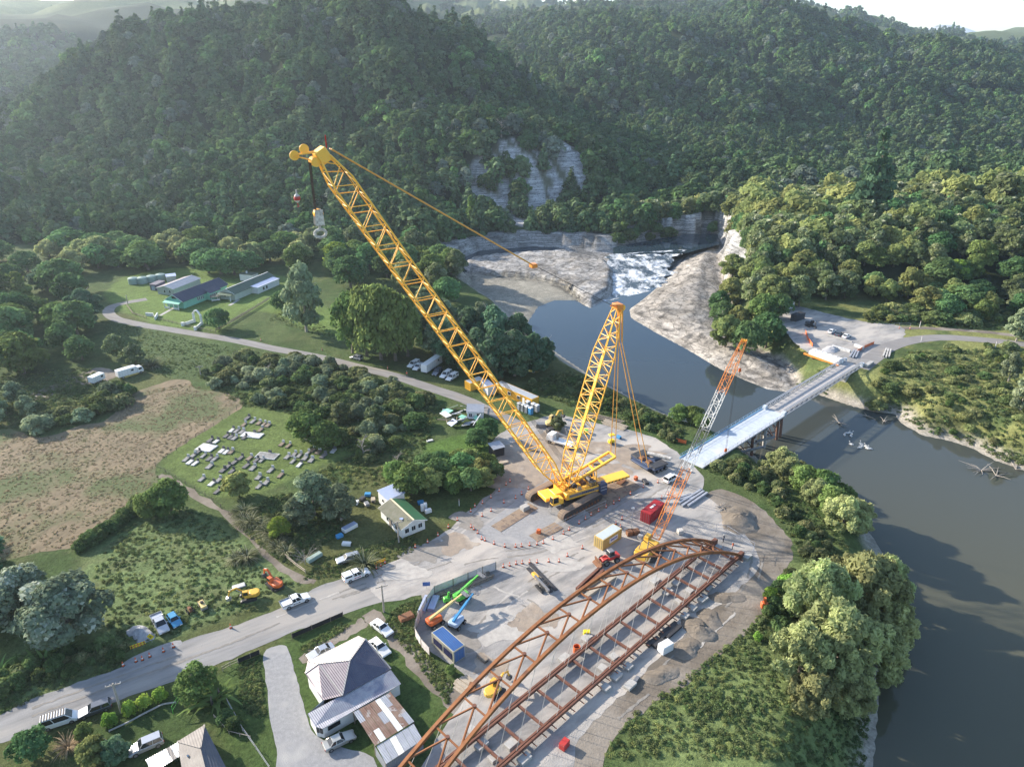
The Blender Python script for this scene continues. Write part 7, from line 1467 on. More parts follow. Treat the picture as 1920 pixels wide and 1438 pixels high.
def pier(x, legs, zb, mat='pier_rust', brace=True, r=.38, w=2.3, dx=1.1):
    root = bpy.data.objects.new('pier', None); COL.objects.link(root); root.parent = br; root.location = (x, 0, 0)
    for ex_ in ((-dx, dx) if legs == 4 else (0,)):
        for s in (-1, 1): strut('pier_leg', root, (ex_, s * (w + .5), zb), (ex_, s * w, -1.1), r, mat)
    strut('cap_beam', root, (0, -w - .8, -1.25), (0, w + .8, -1.25), (.4, .3), mat, True)
    if brace:
        zt_ = -1.4; hh_ = (zt_ - zb) / 2
        for k in range(2): z0 = zb + hh_ * k; strut('pier_brace', root, (0, -w, z0), (0, w, z0 + hh_), .14, mat); strut('pier_brace', root, (0, w, z0), (0, -w, z0 + hh_), .14, mat)
        for ex_ in ((-dx, dx) if legs == 4 else ()): strut('pier_brace', root, (ex_, -w, zb + 1), (ex_, w, -1.6), .12, mat)
pier(L1 - 1.0, 4, -8.5); pier(L1 * .78, 2, -8.5, 'concrete', False, .5); pier(L1 * .62, 2, -7.5); pier(L1 * .38, 2, -5.0); pier(L1 * .16, 2, -3.0); pier(L2 - 2.5, 2, -8, 'timber_pale', False, .5)
m = MB(); m.beam((L1 * .38, -3.4, -2.2), (L1 * .62, -6.0, -3.0), .5, .5); m.beam((L1 * .62, -3.4, -2.5), (L1 * .8, -5.0, -3.2), .5, .5); m.build('temporary_prop', 'grey_steel', br)
m = MB(); m.box((L2 - 7.5, 1.2, -4.0), (3.2, 7.0, 6.0)); m.build('old_pier', 'concrete', br, bevel=.1)
m = MB(); m.box((L2 + 2.2, -1.2, -2.2), (4.6, 10.0, 3.6)); m.box((-1.4, 0, -2.0), (2.8, 8.4, 3.0)); m.build('abutment', 'concrete', br, bevel=.1)
m = MB(); m.box((L2 + 3.2, -W2 / 2 - 1.0, .2), (5.0, 1.3, .8)); m.build('wing_wall', 'concrete', br, bevel=.06)
# new abutment under construction beside it
p_ = G(1548, 672, .3); q_ = G(1530, 652, .3) ; hd = heading((1522, 662), (1572, 680))
o = thing('new_abutment', 'new white concrete abutment beam on orange formwork beside the truss bridge', 'abutment', (p_.x, p_.y, -.2), hd)
m = MB(); m.box((0, 0, 1.0), (11.5, 2.8, 1.6)); m.build('cap', 'white_paint', o, bevel=.05); m = MB(); m.box((-.6, -1.7, .25), (13.5, .35, .6)); m.build('formwork', 'crane_org', o)
for k in range(6): m = MB(); m.box((-4.8 + k * 1.9, .2, 1.95), (1.5, 1.9, .35)); m.build('stitch_block', 'white_paint', o, bevel=.03)
for x in (-4.2, 0, 4.2): strut('pile', o, (x, -.4, -6), (x, -.4, .2), .45, 'rust')
# ------------------------------------------------------------------ cones, signs, posts
pmat('cone_orange', (.78, .13, .03), (.6, .12, .05), 2, .6); pmat('sign_yellow', (.75, .55, .02), None, rough=.4); pmat('sign_blue', (.04, .10, .30), None, rough=.4); pmat('hi_vis', (.80, .16, .03), None, rough=.7); pmat('skin', (.45, .28, .2), None, rough=.6); pmat('trousers', (.03, .035, .06), None, rough=.8); pmat('orange_mesh', (.70, .16, .05), None, rough=.7); pmat('cloth_white', (.66, .62, .60), (.50, .46, .44), .8, .8); pmat('stone_white', (.64, .64, .63), (.42, .42, .41), 1.5, .6); pmat('stone_grey', (.27, .27, .27), (.17, .17, .165), 1.5, .8); pmat('stone_dark', (.11, .11, .12), (.16, .155, .15), 1.5, .8); pmat('stone_brown', (.24, .19, .14), (.17, .14, .11), 1.5, .9); pmat('gravel_white', (.42, .42, .43), (.32, .32, .33), 2, .95); pmat('pole_wood', (.36, .33, .29), (.28, .25, .22), 3, .9)
cm = MB(); cm.lathe([(.20, .05), (.05, .95), (.02, .97)], 8); cmesh = cm.mesh('cone', 'cone_orange'); cm = MB(); cm.box((0, 0, .03), (.48, .48, .06)); cbase = cm.mesh('cone_base', 'trim'); cm = MB(); cm.lathe([(.152, .32), (.118, .55)], 8); cband = cm.mesh('reflective_band', 'white_paint')
def cone(px, py, label, group):
    p = G(px, py); o = thing('traffic_cone', label, 'traffic cone', (p.x, p.y, .035), rnd.uniform(0, 6), group); inst('cone', cmesh, o); inst('base', cbase, o); inst('reflective_band', cband, o, scale=(1.03, 1.03, 1))
Z5 = lambda x, y: (760 + x / 4.79, 900 + y / 4.79)
for grp, lab, pts in (('cones along the upper yard edge', 'orange traffic cone along the grass edge left of the big crane', [(940, 15), (905, 45), (842, 100), (768, 160), (692, 210), (625, 240), (587, 285), (468, 362), (387, 428), (293, 500), (200, 562), (90, 605)]),
                      ('cones behind the crane pad', 'orange traffic cone on the inner line behind the crane pad', [(1105, 85), (1045, 130), (990, 165), (885, 205), (770, 280), (690, 325), (590, 425)]),
                      ('cones curving round the crane pad', 'orange traffic cone on the curve in front of the crane pad', [(615, 445), (650, 478), (685, 532), (715, 545), (797, 575), (893, 600), (990, 602), (1043, 597), (1117, 588), (1183, 580), (1240, 568), (1325, 533), (1420, 485), (1470, 450), (1560, 392), (1617, 353), (1668, 318), (1735, 283), (1803, 248), (1870, 212)]),
                      ('cones at the yard entrance', 'orange traffic cone in the row beyond the timber fence end', [(880, 782), (937, 770), (995, 755), (1050, 750), (1118, 742), (1183, 742), (1288, 735), (1380, 735), (1455, 685), (1590, 615)])):
    for p in pts: cone(*Z5(*p), lab, grp)
for x, y in ((1220, 1055), (1285, 1015), (1420, 942), (1575, 858), (1750, 800), (1795, 990), (1870, 945), (1700, 1042), (1320, 1240), (1245, 1298), (1300, 1338)): cone(960 + x / 6.4, 780 + y / 6.4, 'orange traffic cone on the road between crane and bridge', 'cones towards the bridge')
for x, y in ((1110, 520), (1225, 482), (1283, 467), (1350, 438), (1473, 392), (1563, 352)): cone(x / 4.8, 1140 + y / 4.8, 'orange traffic cone on the gravel shoulder by the parked silver ute', 'cones on the road shoulder')
cone(433, 1177, 'lone orange traffic cone at the road edge below the yellow excavator', 'single cones')
for x, y in ((706, 1066), (714, 1061), (722, 1056)): cone(x, y, 'orange traffic cone in front of the yellow roadside barrier', 'barrier cones')
for x, y, lb in ((489, 639, 'orange cone on the lawn edge of the valley road'), (604, 657, 'orange cone on the valley road near the poplars'), (727, 692, 'orange cone near the parked utes'), (1686, 616, 'orange cone at the far road fence'), (1706, 617, 'orange cone right of the far road fence')): cone(x, y, lb, 'single cones')
def top_h(b, t): p = G(*b); d = ray(*t); return CAM_H + d[2] * (p.y / d[1])
def pole(b, t, label, arm=True):
    p = G(*b); h = top_h(b, t); o = thing('utility_pole', label, 'utility pole', p, .4); m = MB(); m.tube((0, 0, -.3), (0, 0, h), .19, 8, .14); m.build('shaft', 'pole_wood', o)
    if arm:
        m = MB(); m.beam((-1.1, 0, h - .35), (1.1, 0, h - .35), .12, .14); ca_ = m.build('cross_arm', 'pole_wood', o)
        for x in (-1, -.4, .4, 1): m = MB(); m.tube((x, 0, h - .28), (x, 0, h - .05), .06, 6); m.build('insulator', 'stone_white', ca_)
pole((720, 1147), (713, 1097), 'pale wooden utility pole on the grass beside the gravel road'); pole((228, 1336), (205, 1281), 'grey utility pole between the clipped lime shrubs'); pole((748, 1018), (745, 977), 'utility pole in front of the cottage'); pole((377, 706), (371, 686), 'short utility pole in the scrub near the dry field'); pole((240, 570), (238, 553), 'thin pole beside the loop of the valley road', False)
for b, t, lb in (((861, 948), (860, 936), 'white marker post on the grass left of the crane'), ((1727, 640), (1727, 630), 'white marker post at the bend of the far road'), ((1866, 652), (1867, 640), 'white marker post further along the far road'), ((1724, 614), (1727, 602), 'grey post behind the far road')):
    p = G(*b); o = thing('marker_post', lb, 'post', p); m = MB(); m.box((0, 0, top_h(b, t) / 2), (.16, .16, top_h(b, t))); m.build('post', 'stone_white', o); m = MB(); m.box((0, 0, top_h(b, t) - .1), (.18, .18, .12)); m.build('band', 'lamp_red', o)
def panel_sign(px, py, label, mat, w, h, z, rot, diamond=False, text=None):
    p = G(px, py); o = thing('road_sign', label, 'sign', p, rot); m = MB(); m.tube((0, .05, 0), (0, .05, z + h / 2), .04, 6); m.build('post', 'galv', o); m = MB()
    mt = Matrix.Rotation(math.pi / 4 if diamond else 0, 3, 'Y'); m.box((0, 0, z), (w, .03, h), mat=mt); pl_ = m.build('panel', mat, o)
    if text:
        m = MB()
        for k in range(3): m.box((0, -.025, z + .12 - k * .12), (.42 - .08 * k, .02, .06))
        m.build('lettering', 'trim', pl_)
panel_sign(285, 1204, 'yellow diamond warning sign beside the gravel heap', 'sign_yellow', .95, .95, 1.3, 0, True, True); panel_sign(800, 1104, 'small blue sign board at the fence corner', 'sign_blue', 1.4, .9, 1.2, .1)
for px, py, lb, rz in ((713, 1058, 'yellow striped road barrier beside the flax clump', heading((703, 1062), (726, 1052))), (260, 1215, 'small yellow barrier frame beside the parked ute', heading((250, 1220), (272, 1212)))):
    p = G(px, py); o = thing('road_barrier', lb, 'barrier', p, rz)
    for z in (.55, .95):
        m = MB(); m.box((0, 0, z), (2.4, .06, .24)); b_ = m.build('board', 'sign_yellow', o)
        for k in range(5): m = MB(); m.box((-.95 + k * .48, -.04, z), (.2, .02, .22)); m.build('stripe', 'cone_orange', b_)
    for x in (-1, 1): m = MB(); m.beam((x, -.4, 0), (x, 0, 1.1), .06); m.beam((x, .4, 0), (x, 0, 1.1), .06); m.build('leg', 'trim', o)
# ------------------------------------------------------------------ fences
def fence(name, label, pts, h, post, panel=None, rails=0, gap=2.5, cat='fence', pr=.06, railmat=None, base=0.0):
    P = [G(*p) for p in pts]; o = thing(name, label, cat, P[0]); first = P[0]
    for k in range(len(P) - 1):
        a, b = P[k] - first, P[k + 1] - first; n = max(1, int((b - a).length / gap))
        for j in range(n):
            s, e = a.lerp(b, j / n), a.lerp(b, (j + 1) / n); strut('post', o, s, s + Vector((0, 0, h + .1)), pr, post)
            if panel:
                m = MB(); mid = s.lerp(e, .5) + Vector((0, 0, -.12 * h)); d_ = (e - s).normalized(); q = .06; m.add([s + Vector((0, 0, base + .02)), e + Vector((0, 0, base + .02)), e + Vector((0, 0, h)), s.lerp(e, .5) + Vector((d_.y * .1, -d_.x * .1, h * .96)), s + Vector((0, 0, h))], [(0, 1, 2, 3, 4)])
                m.add([v_ + Vector((d_.y * .03, -d_.x * .03, 0)) for v_ in (s + Vector((0, 0, base + .02)), e + Vector((0, 0, base + .02)), e + Vector((0, 0, h)), s + Vector((0, 0, h)))], [(3, 2, 1, 0)]); m.build('panel', panel, o)
            for r_ in range(rails): strut('rail', o, s + Vector((0, 0, h * (r_ + 1) / rails)), e + Vector((0, 0, h * (r_ + 1) / rails)), .03 if not railmat else railmat[1], (railmat or ('galv',))[0])
    strut('post', o, P[-1] - first, P[-1] - first + Vector((0, 0, h + .1)), pr, post); return o
fence('cloth_fence', 'white cloth-wrapped site fence curving round the boom lifts', [(930, 1068), (905, 1077), (850, 1100), (815, 1114), (800, 1135), (788, 1160), (780, 1178), (779, 1192), (790, 1212), (806, 1230)], 1.9, 'timber', 'cloth_white', 0, 3.0, pr=.09)
fence('wire_fence', 'temporary wire fence round the end of the arch', [(1342, 996), (1362, 1000), (1413, 1033), (1409, 1048)], 2.0, 'galv', None, 2, 3.0, pr=.03)
fence('wire_fence', 'temporary wire fence beside the near crane track', [(1020, 1006), (1060, 985), (1095, 968), (1135, 950)], 1.6, 'galv', None, 2, 3.4, pr=.03)
fence('post_and_wire_fence', 'post and wire fence between dry field and cemetery', [(457, 759), (417, 789), (350, 832), (292, 874)], 1.1, 'timber', None, 3, 3.5, railmat=('cable', .015))
fence('post_and_wire_fence', 'post and wire fence along the lower edge of the cemetery', [(292, 874), (330, 898), (385, 930), (430, 965)], 1.1, 'timber', None, 3, 3.5, railmat=('cable', .015))
fence('silt_fence', 'low black cloth fence along the road in front of the villa', [(548, 1196), (585, 1180), (620, 1165), (643, 1155)], 1.0, 'timber', 'black_cloth', 0, 2.4)
fence('silt_fence', 'low black cloth fence left of the gravel driveway', [(447, 1243), (470, 1233), (487, 1226)], 1.0, 'timber', 'black_cloth', 0, 2.2)
fence('paling_fence', 'grey paling fence at the corner of the driveway lawn', [(418, 1258), (432, 1250), (447, 1244)], 1.0, 'timber_pale', None, 2, 1.5, railmat=('timber_pale', .05))
fence('garden_fence', 'low wire garden fence beside the narrow lawn', [(427, 1318), (455, 1370), (480, 1405), (507, 1445)], 1.0, 'timber_pale', None, 2, 2.6, railmat=('galv', .03))
fence('garden_fence', 'wooden garden edging fence below the lower house', [(402, 1345), (430, 1375), (470, 1385)], .6, 'timber_pale', None, 1, 1.8, railmat=('timber_pale', .06))
fence('hedge_fence', 'dark stone-like hedge fence between the school lawns', [(405, 622), (430, 608), (460, 590), (490, 572), (505, 562)], 1.0, 'timber', None, 2, 1.6, railmat=('timber', .14))
fence('hedge_fence', 'wooden fence along the road below the mint house', [(238, 574), (250, 590), (275, 598)], .9, 'timber', None, 2, 2.0, railmat=('timber', .08))
fence('hedge_fence', 'low wooden fence between memorial gate and lone tree', [(300, 600), (340, 610), (375, 618), (405, 624)], .8, 'timber', None, 2, 2.4, railmat=('timber', .06))
fence('lane_fence', 'old concrete-edged fence beside the bare shrub', [(535, 1045), (555, 1062), (573, 1075)], .9, 'timber_pale', None, 2, 1.8, railmat=('timber_pale', .08))
fence('mesh_fence', 'orange plastic mesh fence at the edge of the far yard', [(1510, 624), (1514, 637), (1523, 650)], 1.2, 'orange_mesh', 'orange_mesh', 0, 2.5)
fence('mesh_fence', 'orange plastic mesh fence near the truss bridge end', [(1608, 660), (1622, 652), (1638, 645)], 1.0, 'orange_mesh', 'orange_mesh', 0, 2.5)
fence('mesh_fence', 'orange plastic mesh fence by the pool edge bushes', [(1256, 820), (1268, 828), (1286, 832)], 1.0, 'orange_mesh', 'orange_mesh', 0, 2.5)
fence('wire_fence', 'temporary wire fence panels beside the far road', [(1645, 616), (1665, 617), (1685, 615), (1706, 615)], 2.0, 'galv', None, 3, 2.4, pr=.04)
fence('garden_kerb', 'pale concrete garden kerb round the front lawn', [(205, 1372), (240, 1356), (275, 1337), (305, 1322), (330, 1318)], .25, 'concrete', None, 1, 2.0, cat='kerb', railmat=('concrete', .14))
fence('picket_gate', 'green metal clothes frame on the front lawn', [(325, 1338), (340, 1312)], 1.5, 'grn', None, 2, 4.0, cat='frame', pr=.04, railmat=('grn', .03))
# ------------------------------------------------------------------ cemetery
GH = heading((280 + 335 / 4.8, 760 + 550 / 4.8), (280 + 410 / 4.8, 760 + 490 / 4.8)); GM = {'w': 'stone_white', 'g': 'stone_grey', 'd': 'stone_dark', 'b': 'stone_brown'}
gd = '365 515 w,412 527 w,485 460 g,540 485 d,590 485 g,330 490 g,395 455 g,430 430 d,600 330 w,545 320 d,650 415 w,690 425 w,735 425 b,740 230 w,785 235 g,830 245 g,690 280 d,730 290 d,765 300 g,855 295 d,880 120 d,930 150 g,985 165 b,1030 175 b,1065 185 b,1000 225 b,850 180 b,560 710 w,620 680 g,470 670 g,540 555 g,650 740 g,610 780 d,1090 590 g,1180 635 b,980 655 g,1050 700 g,985 735 g,1350 540 w,1300 450 g,1350 455 g,1400 480 g,1455 500 g,1290 510 g,1420 440 g,1240 470 g,1470 405 b,1520 425 b,1565 460 d,1655 415 w,1190 355 b,1250 370 b,700 560 d,760 520 d,820 480 d,660 590 d,740 600 d,870 550 d,930 570 g,960 500 d,1010 500 g,900 480 b'
def grave(x, y, L, W, k, label, group=None, frame=False):
    p = G(280 + x / 4.8, 760 + y / 4.8); o = thing('grave', label, 'grave', (p.x, p.y, 0), GH + rnd.uniform(-.06, .06), group); m = MB()
    m.box((0, 0, .14), (L, W, .28)); m.build('slab' if not frame else 'kerb', GM[k], o, bevel=.04)
    if frame: m = MB(); m.box((0, 0, .22), (L - .5, W - .5, .16)); m.build('infill', 'stone_grey' if k == 'w' else 'stone_brown', o)
    m = MB(); m.box((L / 2 + .12, 0, .5), (.2, min(W, 1.3) * .75, 1.0), taper=.9); m.build('headstone', 'stone_dark' if k in 'wd' else 'stone_white', o, bevel=.03)
lbl = {'w': 'white slab grave with a dark headstone in the cemetery', 'g': 'grey concrete grave with a pale headstone in the cemetery', 'd': 'dark grey grave in the cemetery', 'b': 'weathered brown grave in the cemetery'}
for e in gd.split(','):
    x, y, k = e.split(); grave(float(x), float(y), rnd.uniform(1.9, 2.3), rnd.uniform(.85, 1.25), k, lbl[k], 'graves in the cemetery')
grave(515, 385, 3.6, 4.6, 'w', 'largest square white tomb slab on the field side of the cemetery'); grave(925, 272, 2.8, 5.8, 'w', 'long white tomb slab in the middle of the cemetery'); grave(1060, 458, 3.0, 5.6, 'w', 'white-framed family plot with glassy panels', frame=True); grave(1690, 330, 3.4, 5.0, 'd', 'wide dark slab at the right end of the cemetery'); grave(1470, 308, 2.2, 4.4, 'w', 'white-kerbed plot under the cemetery tree', frame=True)
# ------------------------------------------------------------------ people
def person(px, py, label, facing, top='hi_vis', walk=.0, zoff=.03):
    p = G(px, py); o = thing('person', label, 'person', (p.x, p.y, zoff), facing); w = walk
    J = [((0, 0, .98), .15), ((0, 0, 1.22), .15), ((0, 0, 1.42), .17), ((0, 0, 1.52), .065), ((0, 0, 1.62), .085), ((.02, 0, 1.74), .095),
         ((0, .19, 1.43), .075), ((-.05 * 1 + w * .2, .25, 1.15), .05), ((.08 + w * .3, .24, .92), .04), ((.10 + w * .3, .24, .82), .045),
         ((0, -.19, 1.43), .075), ((-.05 - w * .2, -.25, 1.15), .05), ((.06 - w * .2, -.24, .92), .04), ((.08 - w * .2, -.24, .82), .045),
         ((0, .10, .90), .10), ((.06 + w * .3, .11, .50), .07), ((-.02 + w * .3, .11, .08), .05), ((.14 + w * .3, .12, .04), .045),
         ((0, -.10, .90), .10), ((.04 - w * .3, -.11, .50), .07), ((-.04 - w * .4, -.11, .08), .05), ((.12 - w * .4, -.12, .04), .045)]
    Ed = [(0, 1), (1, 2), (2, 3), (3, 4), (4, 5), (2, 6), (6, 7), (7, 8), (8, 9), (2, 10), (10, 11), (11, 12), (12, 13), (0, 14), (14, 15), (15, 16), (16, 17), (0, 18), (18, 19), (19, 20), (20, 21)]
    me = bpy.data.meshes.new('body'); me.from_pydata([j[0] for j in J], Ed, []); b = bpy.data.objects.new('body', me); COL.objects.link(b); b.parent = o; me.materials.append(M['trousers'])
    sk = b.modifiers.new('skin', 'SKIN')
    for i, j in enumerate(J): me.skin_vertices[0].data[i].radius = (j[1], j[1])
    me.skin_vertices[0].data[0].use_root = True; b.modifiers.new('sub', 'SUBSURF').levels = 1
    m = MB(); m.lathe([(.20, .93), (.215, 1.2), (.235, 1.40), (.17, 1.50), (.08, 1.53)], 10); v_ = m.build('vest', top, o); v_.scale = (.82, 1.1, 1); m = MB(); m.lathe([(.222, 1.10), (.228, 1.17)], 10); bd_ = m.build('reflective_band', 'white_paint', v_); bd_.scale = (1.02, 1.02, 1)
    m = MB(); m.lathe([(.13, 1.74), (.135, 1.80), (.10, 1.88), (.03, 1.90)], 10, (.02, 0, 0)); m.build('helmet', 'stone_white', o); m = MB(); m.lathe([(.02, 1.56), (.08, 1.60), (.10, 1.68), (.095, 1.76)], 10, (.03, 0, 0)); m.build('face', 'skin', o)
person(763, 706, 'person in an orange hi-vis vest standing on the valley road', -1.2, walk=.3); person(906, 768, 'person in an orange vest walking beside the boom lattice', -1.6, walk=.5); person(963, 772, 'person in dark clothing outside the site office door', -1.0, 'trousers'); person(997, 820, 'person in an orange vest on the muddy yard', -2, walk=.4); person(1356, 1016, 'person in dark clothing working at the far end of the arch', 2.5, 'trousers'); person(1373, 1030, 'person in orange working at the near end of the arch', 2.8)
# ------------------------------------------------------------------ site odds and ends
def heap(name, label, cat, px, py, r, h, mat, seed):
    g = random.Random(seed); p = G(px, py); vs = [(0, 0, h)]; fs = []; n = 22; K = 8
    for j in range(1, K + 1):
        for k in range(n): a = 6.283 * k / n; rr = r * j / K * g.uniform(.9, 1.1) * (1 + .35 * math.sin(a * 2 + seed)); vs.append((math.cos(a) * rr, math.sin(a) * rr * .75, h * max(0, 1 - (j / K) ** 1.2) * (1 + (g.uniform(.7, 1.15) - 1) * min(1, j / 3)) - (.08 if j == K else 0)))
    fs += [(0, 1 + k, 1 + (k + 1) % n) for k in range(n)]
    for j in range(K - 1):
        for k in range(n): a, b = 1 + j * n + k, 1 + j * n + (k + 1) % n; fs.append((a, a + n, b + n, b))
    m = MB(); m.add(vs, fs); o = m.build(name, mat, None, smooth=True); o.location = p; tag(o, label, cat); return o
heap('gravel_heap', 'pale grey gravel heap beside the silver ute', 'gravel heap', 264, 1188, 2.6, 1.2, 'gravel_white', 3); heap('dirt_heap', 'ridge of spoil on the dirt bank beside the arch', 'dirt heap', 1310, 1180, 3.5, 1.0, 'dirt', 4); heap('dirt_heap', 'brown spoil heap behind the arch end', 'dirt heap', 1385, 975, 5.5, 1.6, 'dirt', 5); heap('gravel_heap', 'small pale gravel heap in the far yard', 'gravel heap', 1560, 655, 4.0, 1.1, 'gravel_white', 6)
for k, (x, y) in enumerate(((1330, 1160), (1290, 1215), (1240, 1265), (1365, 1120))): heap('dirt_heap', ['low spoil mound beside the black beams', 'low spoil mound near the white generator', 'low spoil mound near the lower concrete blocks', 'low spoil mound below the arch end'][k], 'dirt heap', x, y, 3.0, .5, 'dirt', 11 + k)
def stack(name, label, cat, a, b, n, w, h, mat, gap=.08, levels=1, z=.06, part='beam', seed=2):
    A, B = G(*a), G(*b); d = B - A; o = thing(name, label, cat, (A + B) / 2, math.atan2(d.y, d.x)); g = random.Random(seed); m = MB(); m.box((0, 0, 0), (d.length, w, h)); me = m.mesh(part, mat)
    for l in range(levels):
        for k in range(n - l): q = inst(part, me, o, (g.uniform(-.3, .3), (k - (n - l - 1) / 2) * (w + gap), z + h / 2 + l * (h + .02)), g.uniform(-.03, .03)); q.scale.x = g.uniform(.85, 1)
    return o
stack('timber_stack', 'long row of weathered timbers behind the white fence', 'timber stack', (818, 1122), (925, 1078), 5, .3, .25, 'timber', .15, 2, part='timber')
stack('beam_stack', 'black steel trench beams beside the arch', 'beam stack', (1240, 1198), (1272, 1172), 3, .55, .5, 'dark_steel', .05); stack('beam_stack', 'short black steel box beside the white generator', 'beam stack', (1218, 1214), (1240, 1200), 2, .8, .6, 'dark_steel', .05)
stack('girder_stack', 'pale blue steel girders lying behind the orange crane', 'girder stack', (1278, 950), (1322, 922), 3, .5, .5, 'galv', .4); stack('girder_stack', 'short bundle of pale blue girders by the dirt bank', 'girder stack', (1275, 938), (1300, 930), 3, .4, .4, 'galv', .3)
stack('timber_stack', 'pile of grey planks behind the tan excavator', 'timber stack', (1130, 790), (1175, 805), 5, .35, .2, 'timber_pale', .3, 2, part='plank'); stack('timber_stack', 'long grey logs on the bank behind the crane mast', 'timber stack', (1100, 778), (1170, 795), 3, .4, .35, 'timber', .6, part='log')
stack('concrete_barrier', 'white concrete barriers in a row in the far yard', 'barrier', (1556, 650), (1595, 662), 1, .7, .9, 'stone_white', part='barrier'); stack('concrete_barrier', 'white concrete beam beside the parked cars in the far yard', 'barrier', (1600, 648), (1618, 655), 1, .9, .9, 'stone_white', part='barrier'); stack('concrete_barrier', 'low concrete kerb behind the three parked cars', 'barrier', (1548, 627), (1600, 643), 1, .5, .4, 'concrete', part='kerb'); stack('girder_stack', 'grey steel girders lying beside the truss bridge approach', 'girder stack', (1598, 672), (1606, 658), 3, .5, .5, 'galv', .3); stack('culvert_pipes', 'pale pipes standing at the roadside beyond the bridge', 'pipes', (1660, 672), (1666, 655), 3, .5, .5, 'hook_white', .3)
stack('mat_stack', 'long green-edged sheet mats lying on the yard', 'mats', (990, 1058), (1040, 1112), 2, .8, .15, 'dark_steel', .3, part='mat'); stack('steel_mats', 'tan steel channel lying behind the arch', 'steel beam', (1085, 1120), (1150, 1078), 2, .9, .6, 'timber_pale', .8); stack('girder_stack', 'dark girder lying behind the arch bracing', 'girder stack', (1085, 1110), (1130, 1070), 2, .5, .8, 'weathering_dark', .5)
stack('sheet_stack', 'blue-grey roofing sheets stacked inside the cloth fence', 'sheet stack', (798, 1150), (812, 1120), 2, 1.3, .7, 'roof_blue', .2, part='sheet'); stack('rack', 'wooden pallet rack on the grass below the blue container', 'rack', (860, 1275), (885, 1295), 4, .7, .12, 'timber_pale', .2, 3, part='slat')
def crate(name, label, cat, px, py, d, mat, rz=0.0, lid=None, bevel=.06, z=.04):
    p = G(px, py); o = thing(name, label, cat, (p.x, p.y, z), rz); m = MB(); m.box((0, 0, d[2] / 2), d); m.build('body', mat, o, bevel=bevel); m = MB(); m.box((0, 0, d[2] + .04), (d[0] * .92, d[1] * .92, .08)); m.build('lid', lid or mat, o)
    m = MB(); m.box((d[0] / 2 + .02, 0, d[2] * .5), (.05, d[1] * .6, d[2] * .5)); m.build('vent', 'trim', o); return o
crate('generator', 'white generator trailer beside the arch bridge', 'generator', 1247, 1219, (2.4, 1.5, 1.5), 'car_white', heading((1235, 1225), (1262, 1210)))
crate('generator', 'red generator box near the bottom of the arch', 'generator', 1058, 1400, (1.5, 1.0, 1.1), 'red', .9)
crate('skip_bin', 'rusty brown skip bin on the grass beside the utility pole', 'skip bin', 762, 1160, (2.6, 1.4, .8), 'rust', .6); crate('steel_weight', 'rusty steel weight beside the tan container', 'steel block', 1180, 1003, (1.3, 1.2, 1.0), 'rust', .3); crate('steel_weight', 'second rusty steel weight near the orange crane', 'steel block', 1192, 1001, (1.3, 1.2, 1.0), 'rust', .3); crate('chest_freezer', 'white fridge standing behind the cottage', 'fridge', 792, 958, (.7, .7, 1.6), 'car_white', .3); crate('chest_freezer', 'second white fridge standing behind the cottage', 'fridge', 798, 955, (.7, .7, 1.6), 'car_white', .3); crate('chest_freezer', 'white chest freezer lying behind the cottage', 'freezer', 803, 961, (1.5, .8, .8), 'car_white', .5)
crate('tool_box', 'concrete weight in front of the far crane track', 'concrete block', 984, 955, (1.9, 1.4, .9), 'concrete', .7); crate('tool_box', 'grey steel box beside the tan excavator', 'steel box', 1032, 812, (2.0, 1.6, 1.4), 'dark_steel', .5); crate('board_stack', 'white boards lying behind the yellow excavator', 'board', 448, 1100, (2.4, 1.2, .2), 'stone_white', .5); crate('window_frame_stack', 'white frame lying on the grass left of the crane', 'frame', 806, 827, (1.8, .9, .2), 'stone_white', .4)
crate('junk_trailer', 'white camper canopy in the junk yard', 'canopy', 656, 992, (3.4, 1.3, .9), 'car_white', heading((645, 998), (670, 985)), 'roof_blue'); crate('junk_tub', 'white bathtub in the junk yard', 'tub', 650, 1022, (1.9, .9, .6), 'car_white', -.1); crate('water_tank', 'pale green fallen water trough beside the bare shrub', 'trough', 590, 1048, (3.4, 1.0, .8), 'tank_green', heading((578, 1055), (603, 1040)))
for i, (px, py, mt, lb) in enumerate(((690, 930, 'blu', 'blue tarpaulin bundle in the junk yard'), (637, 1008, 'blu', 'blue drum in the junk yard'), (668, 945, 'car_white', 'white scrap box in the junk yard'), (688, 948, 'grey_steel', 'grey scrap box in the junk yard'), (655, 942, 'galv', 'rusted washing machine in the junk yard'), (789, 945, 'blu', 'blue tarpaulin behind the cottage'), (680, 938, 'dark_steel', 'black scrap heap in the junk yard'), (700, 940, 'timber_pale', 'pile of scrap timber in the junk yard'))): crate('junk', lb, 'junk', px, py, (1.5, 1.0, .7), mt, i * .7, bevel=.15)
p = G(738, 890); m = MB(); m.lathe([(.0, 0), (.8, .1), (1.1, .7), (1.0, 1.3), (.5, 1.7), (0, 1.75)], 14); o = thing('cream_tank', 'round cream plastic tank in the scrub', 'tank', p); m.build('shell', 'roof_lit_and_cream', o, smooth=True); m = MB(); m.lathe([(.25, 1.72), (.25, 1.85), (.05, 1.87)], 8); m.build('lid', 'roof_lit_and_cream', o)
p = G(1081, 1222); o = thing('orange_drum', 'open orange drum standing beside the far tie beam', 'drum', p); m = MB(); m.lathe([(.55, 0), (.6, .05), (.6, 1.3), (.52, 1.3), (.5, .4), (0, .4)], 14); m.build('shell', 'org', o); m = MB(); m.lathe([(.62, .6), (.62, .7)], 14); m.build('hoop', 'rust', o)
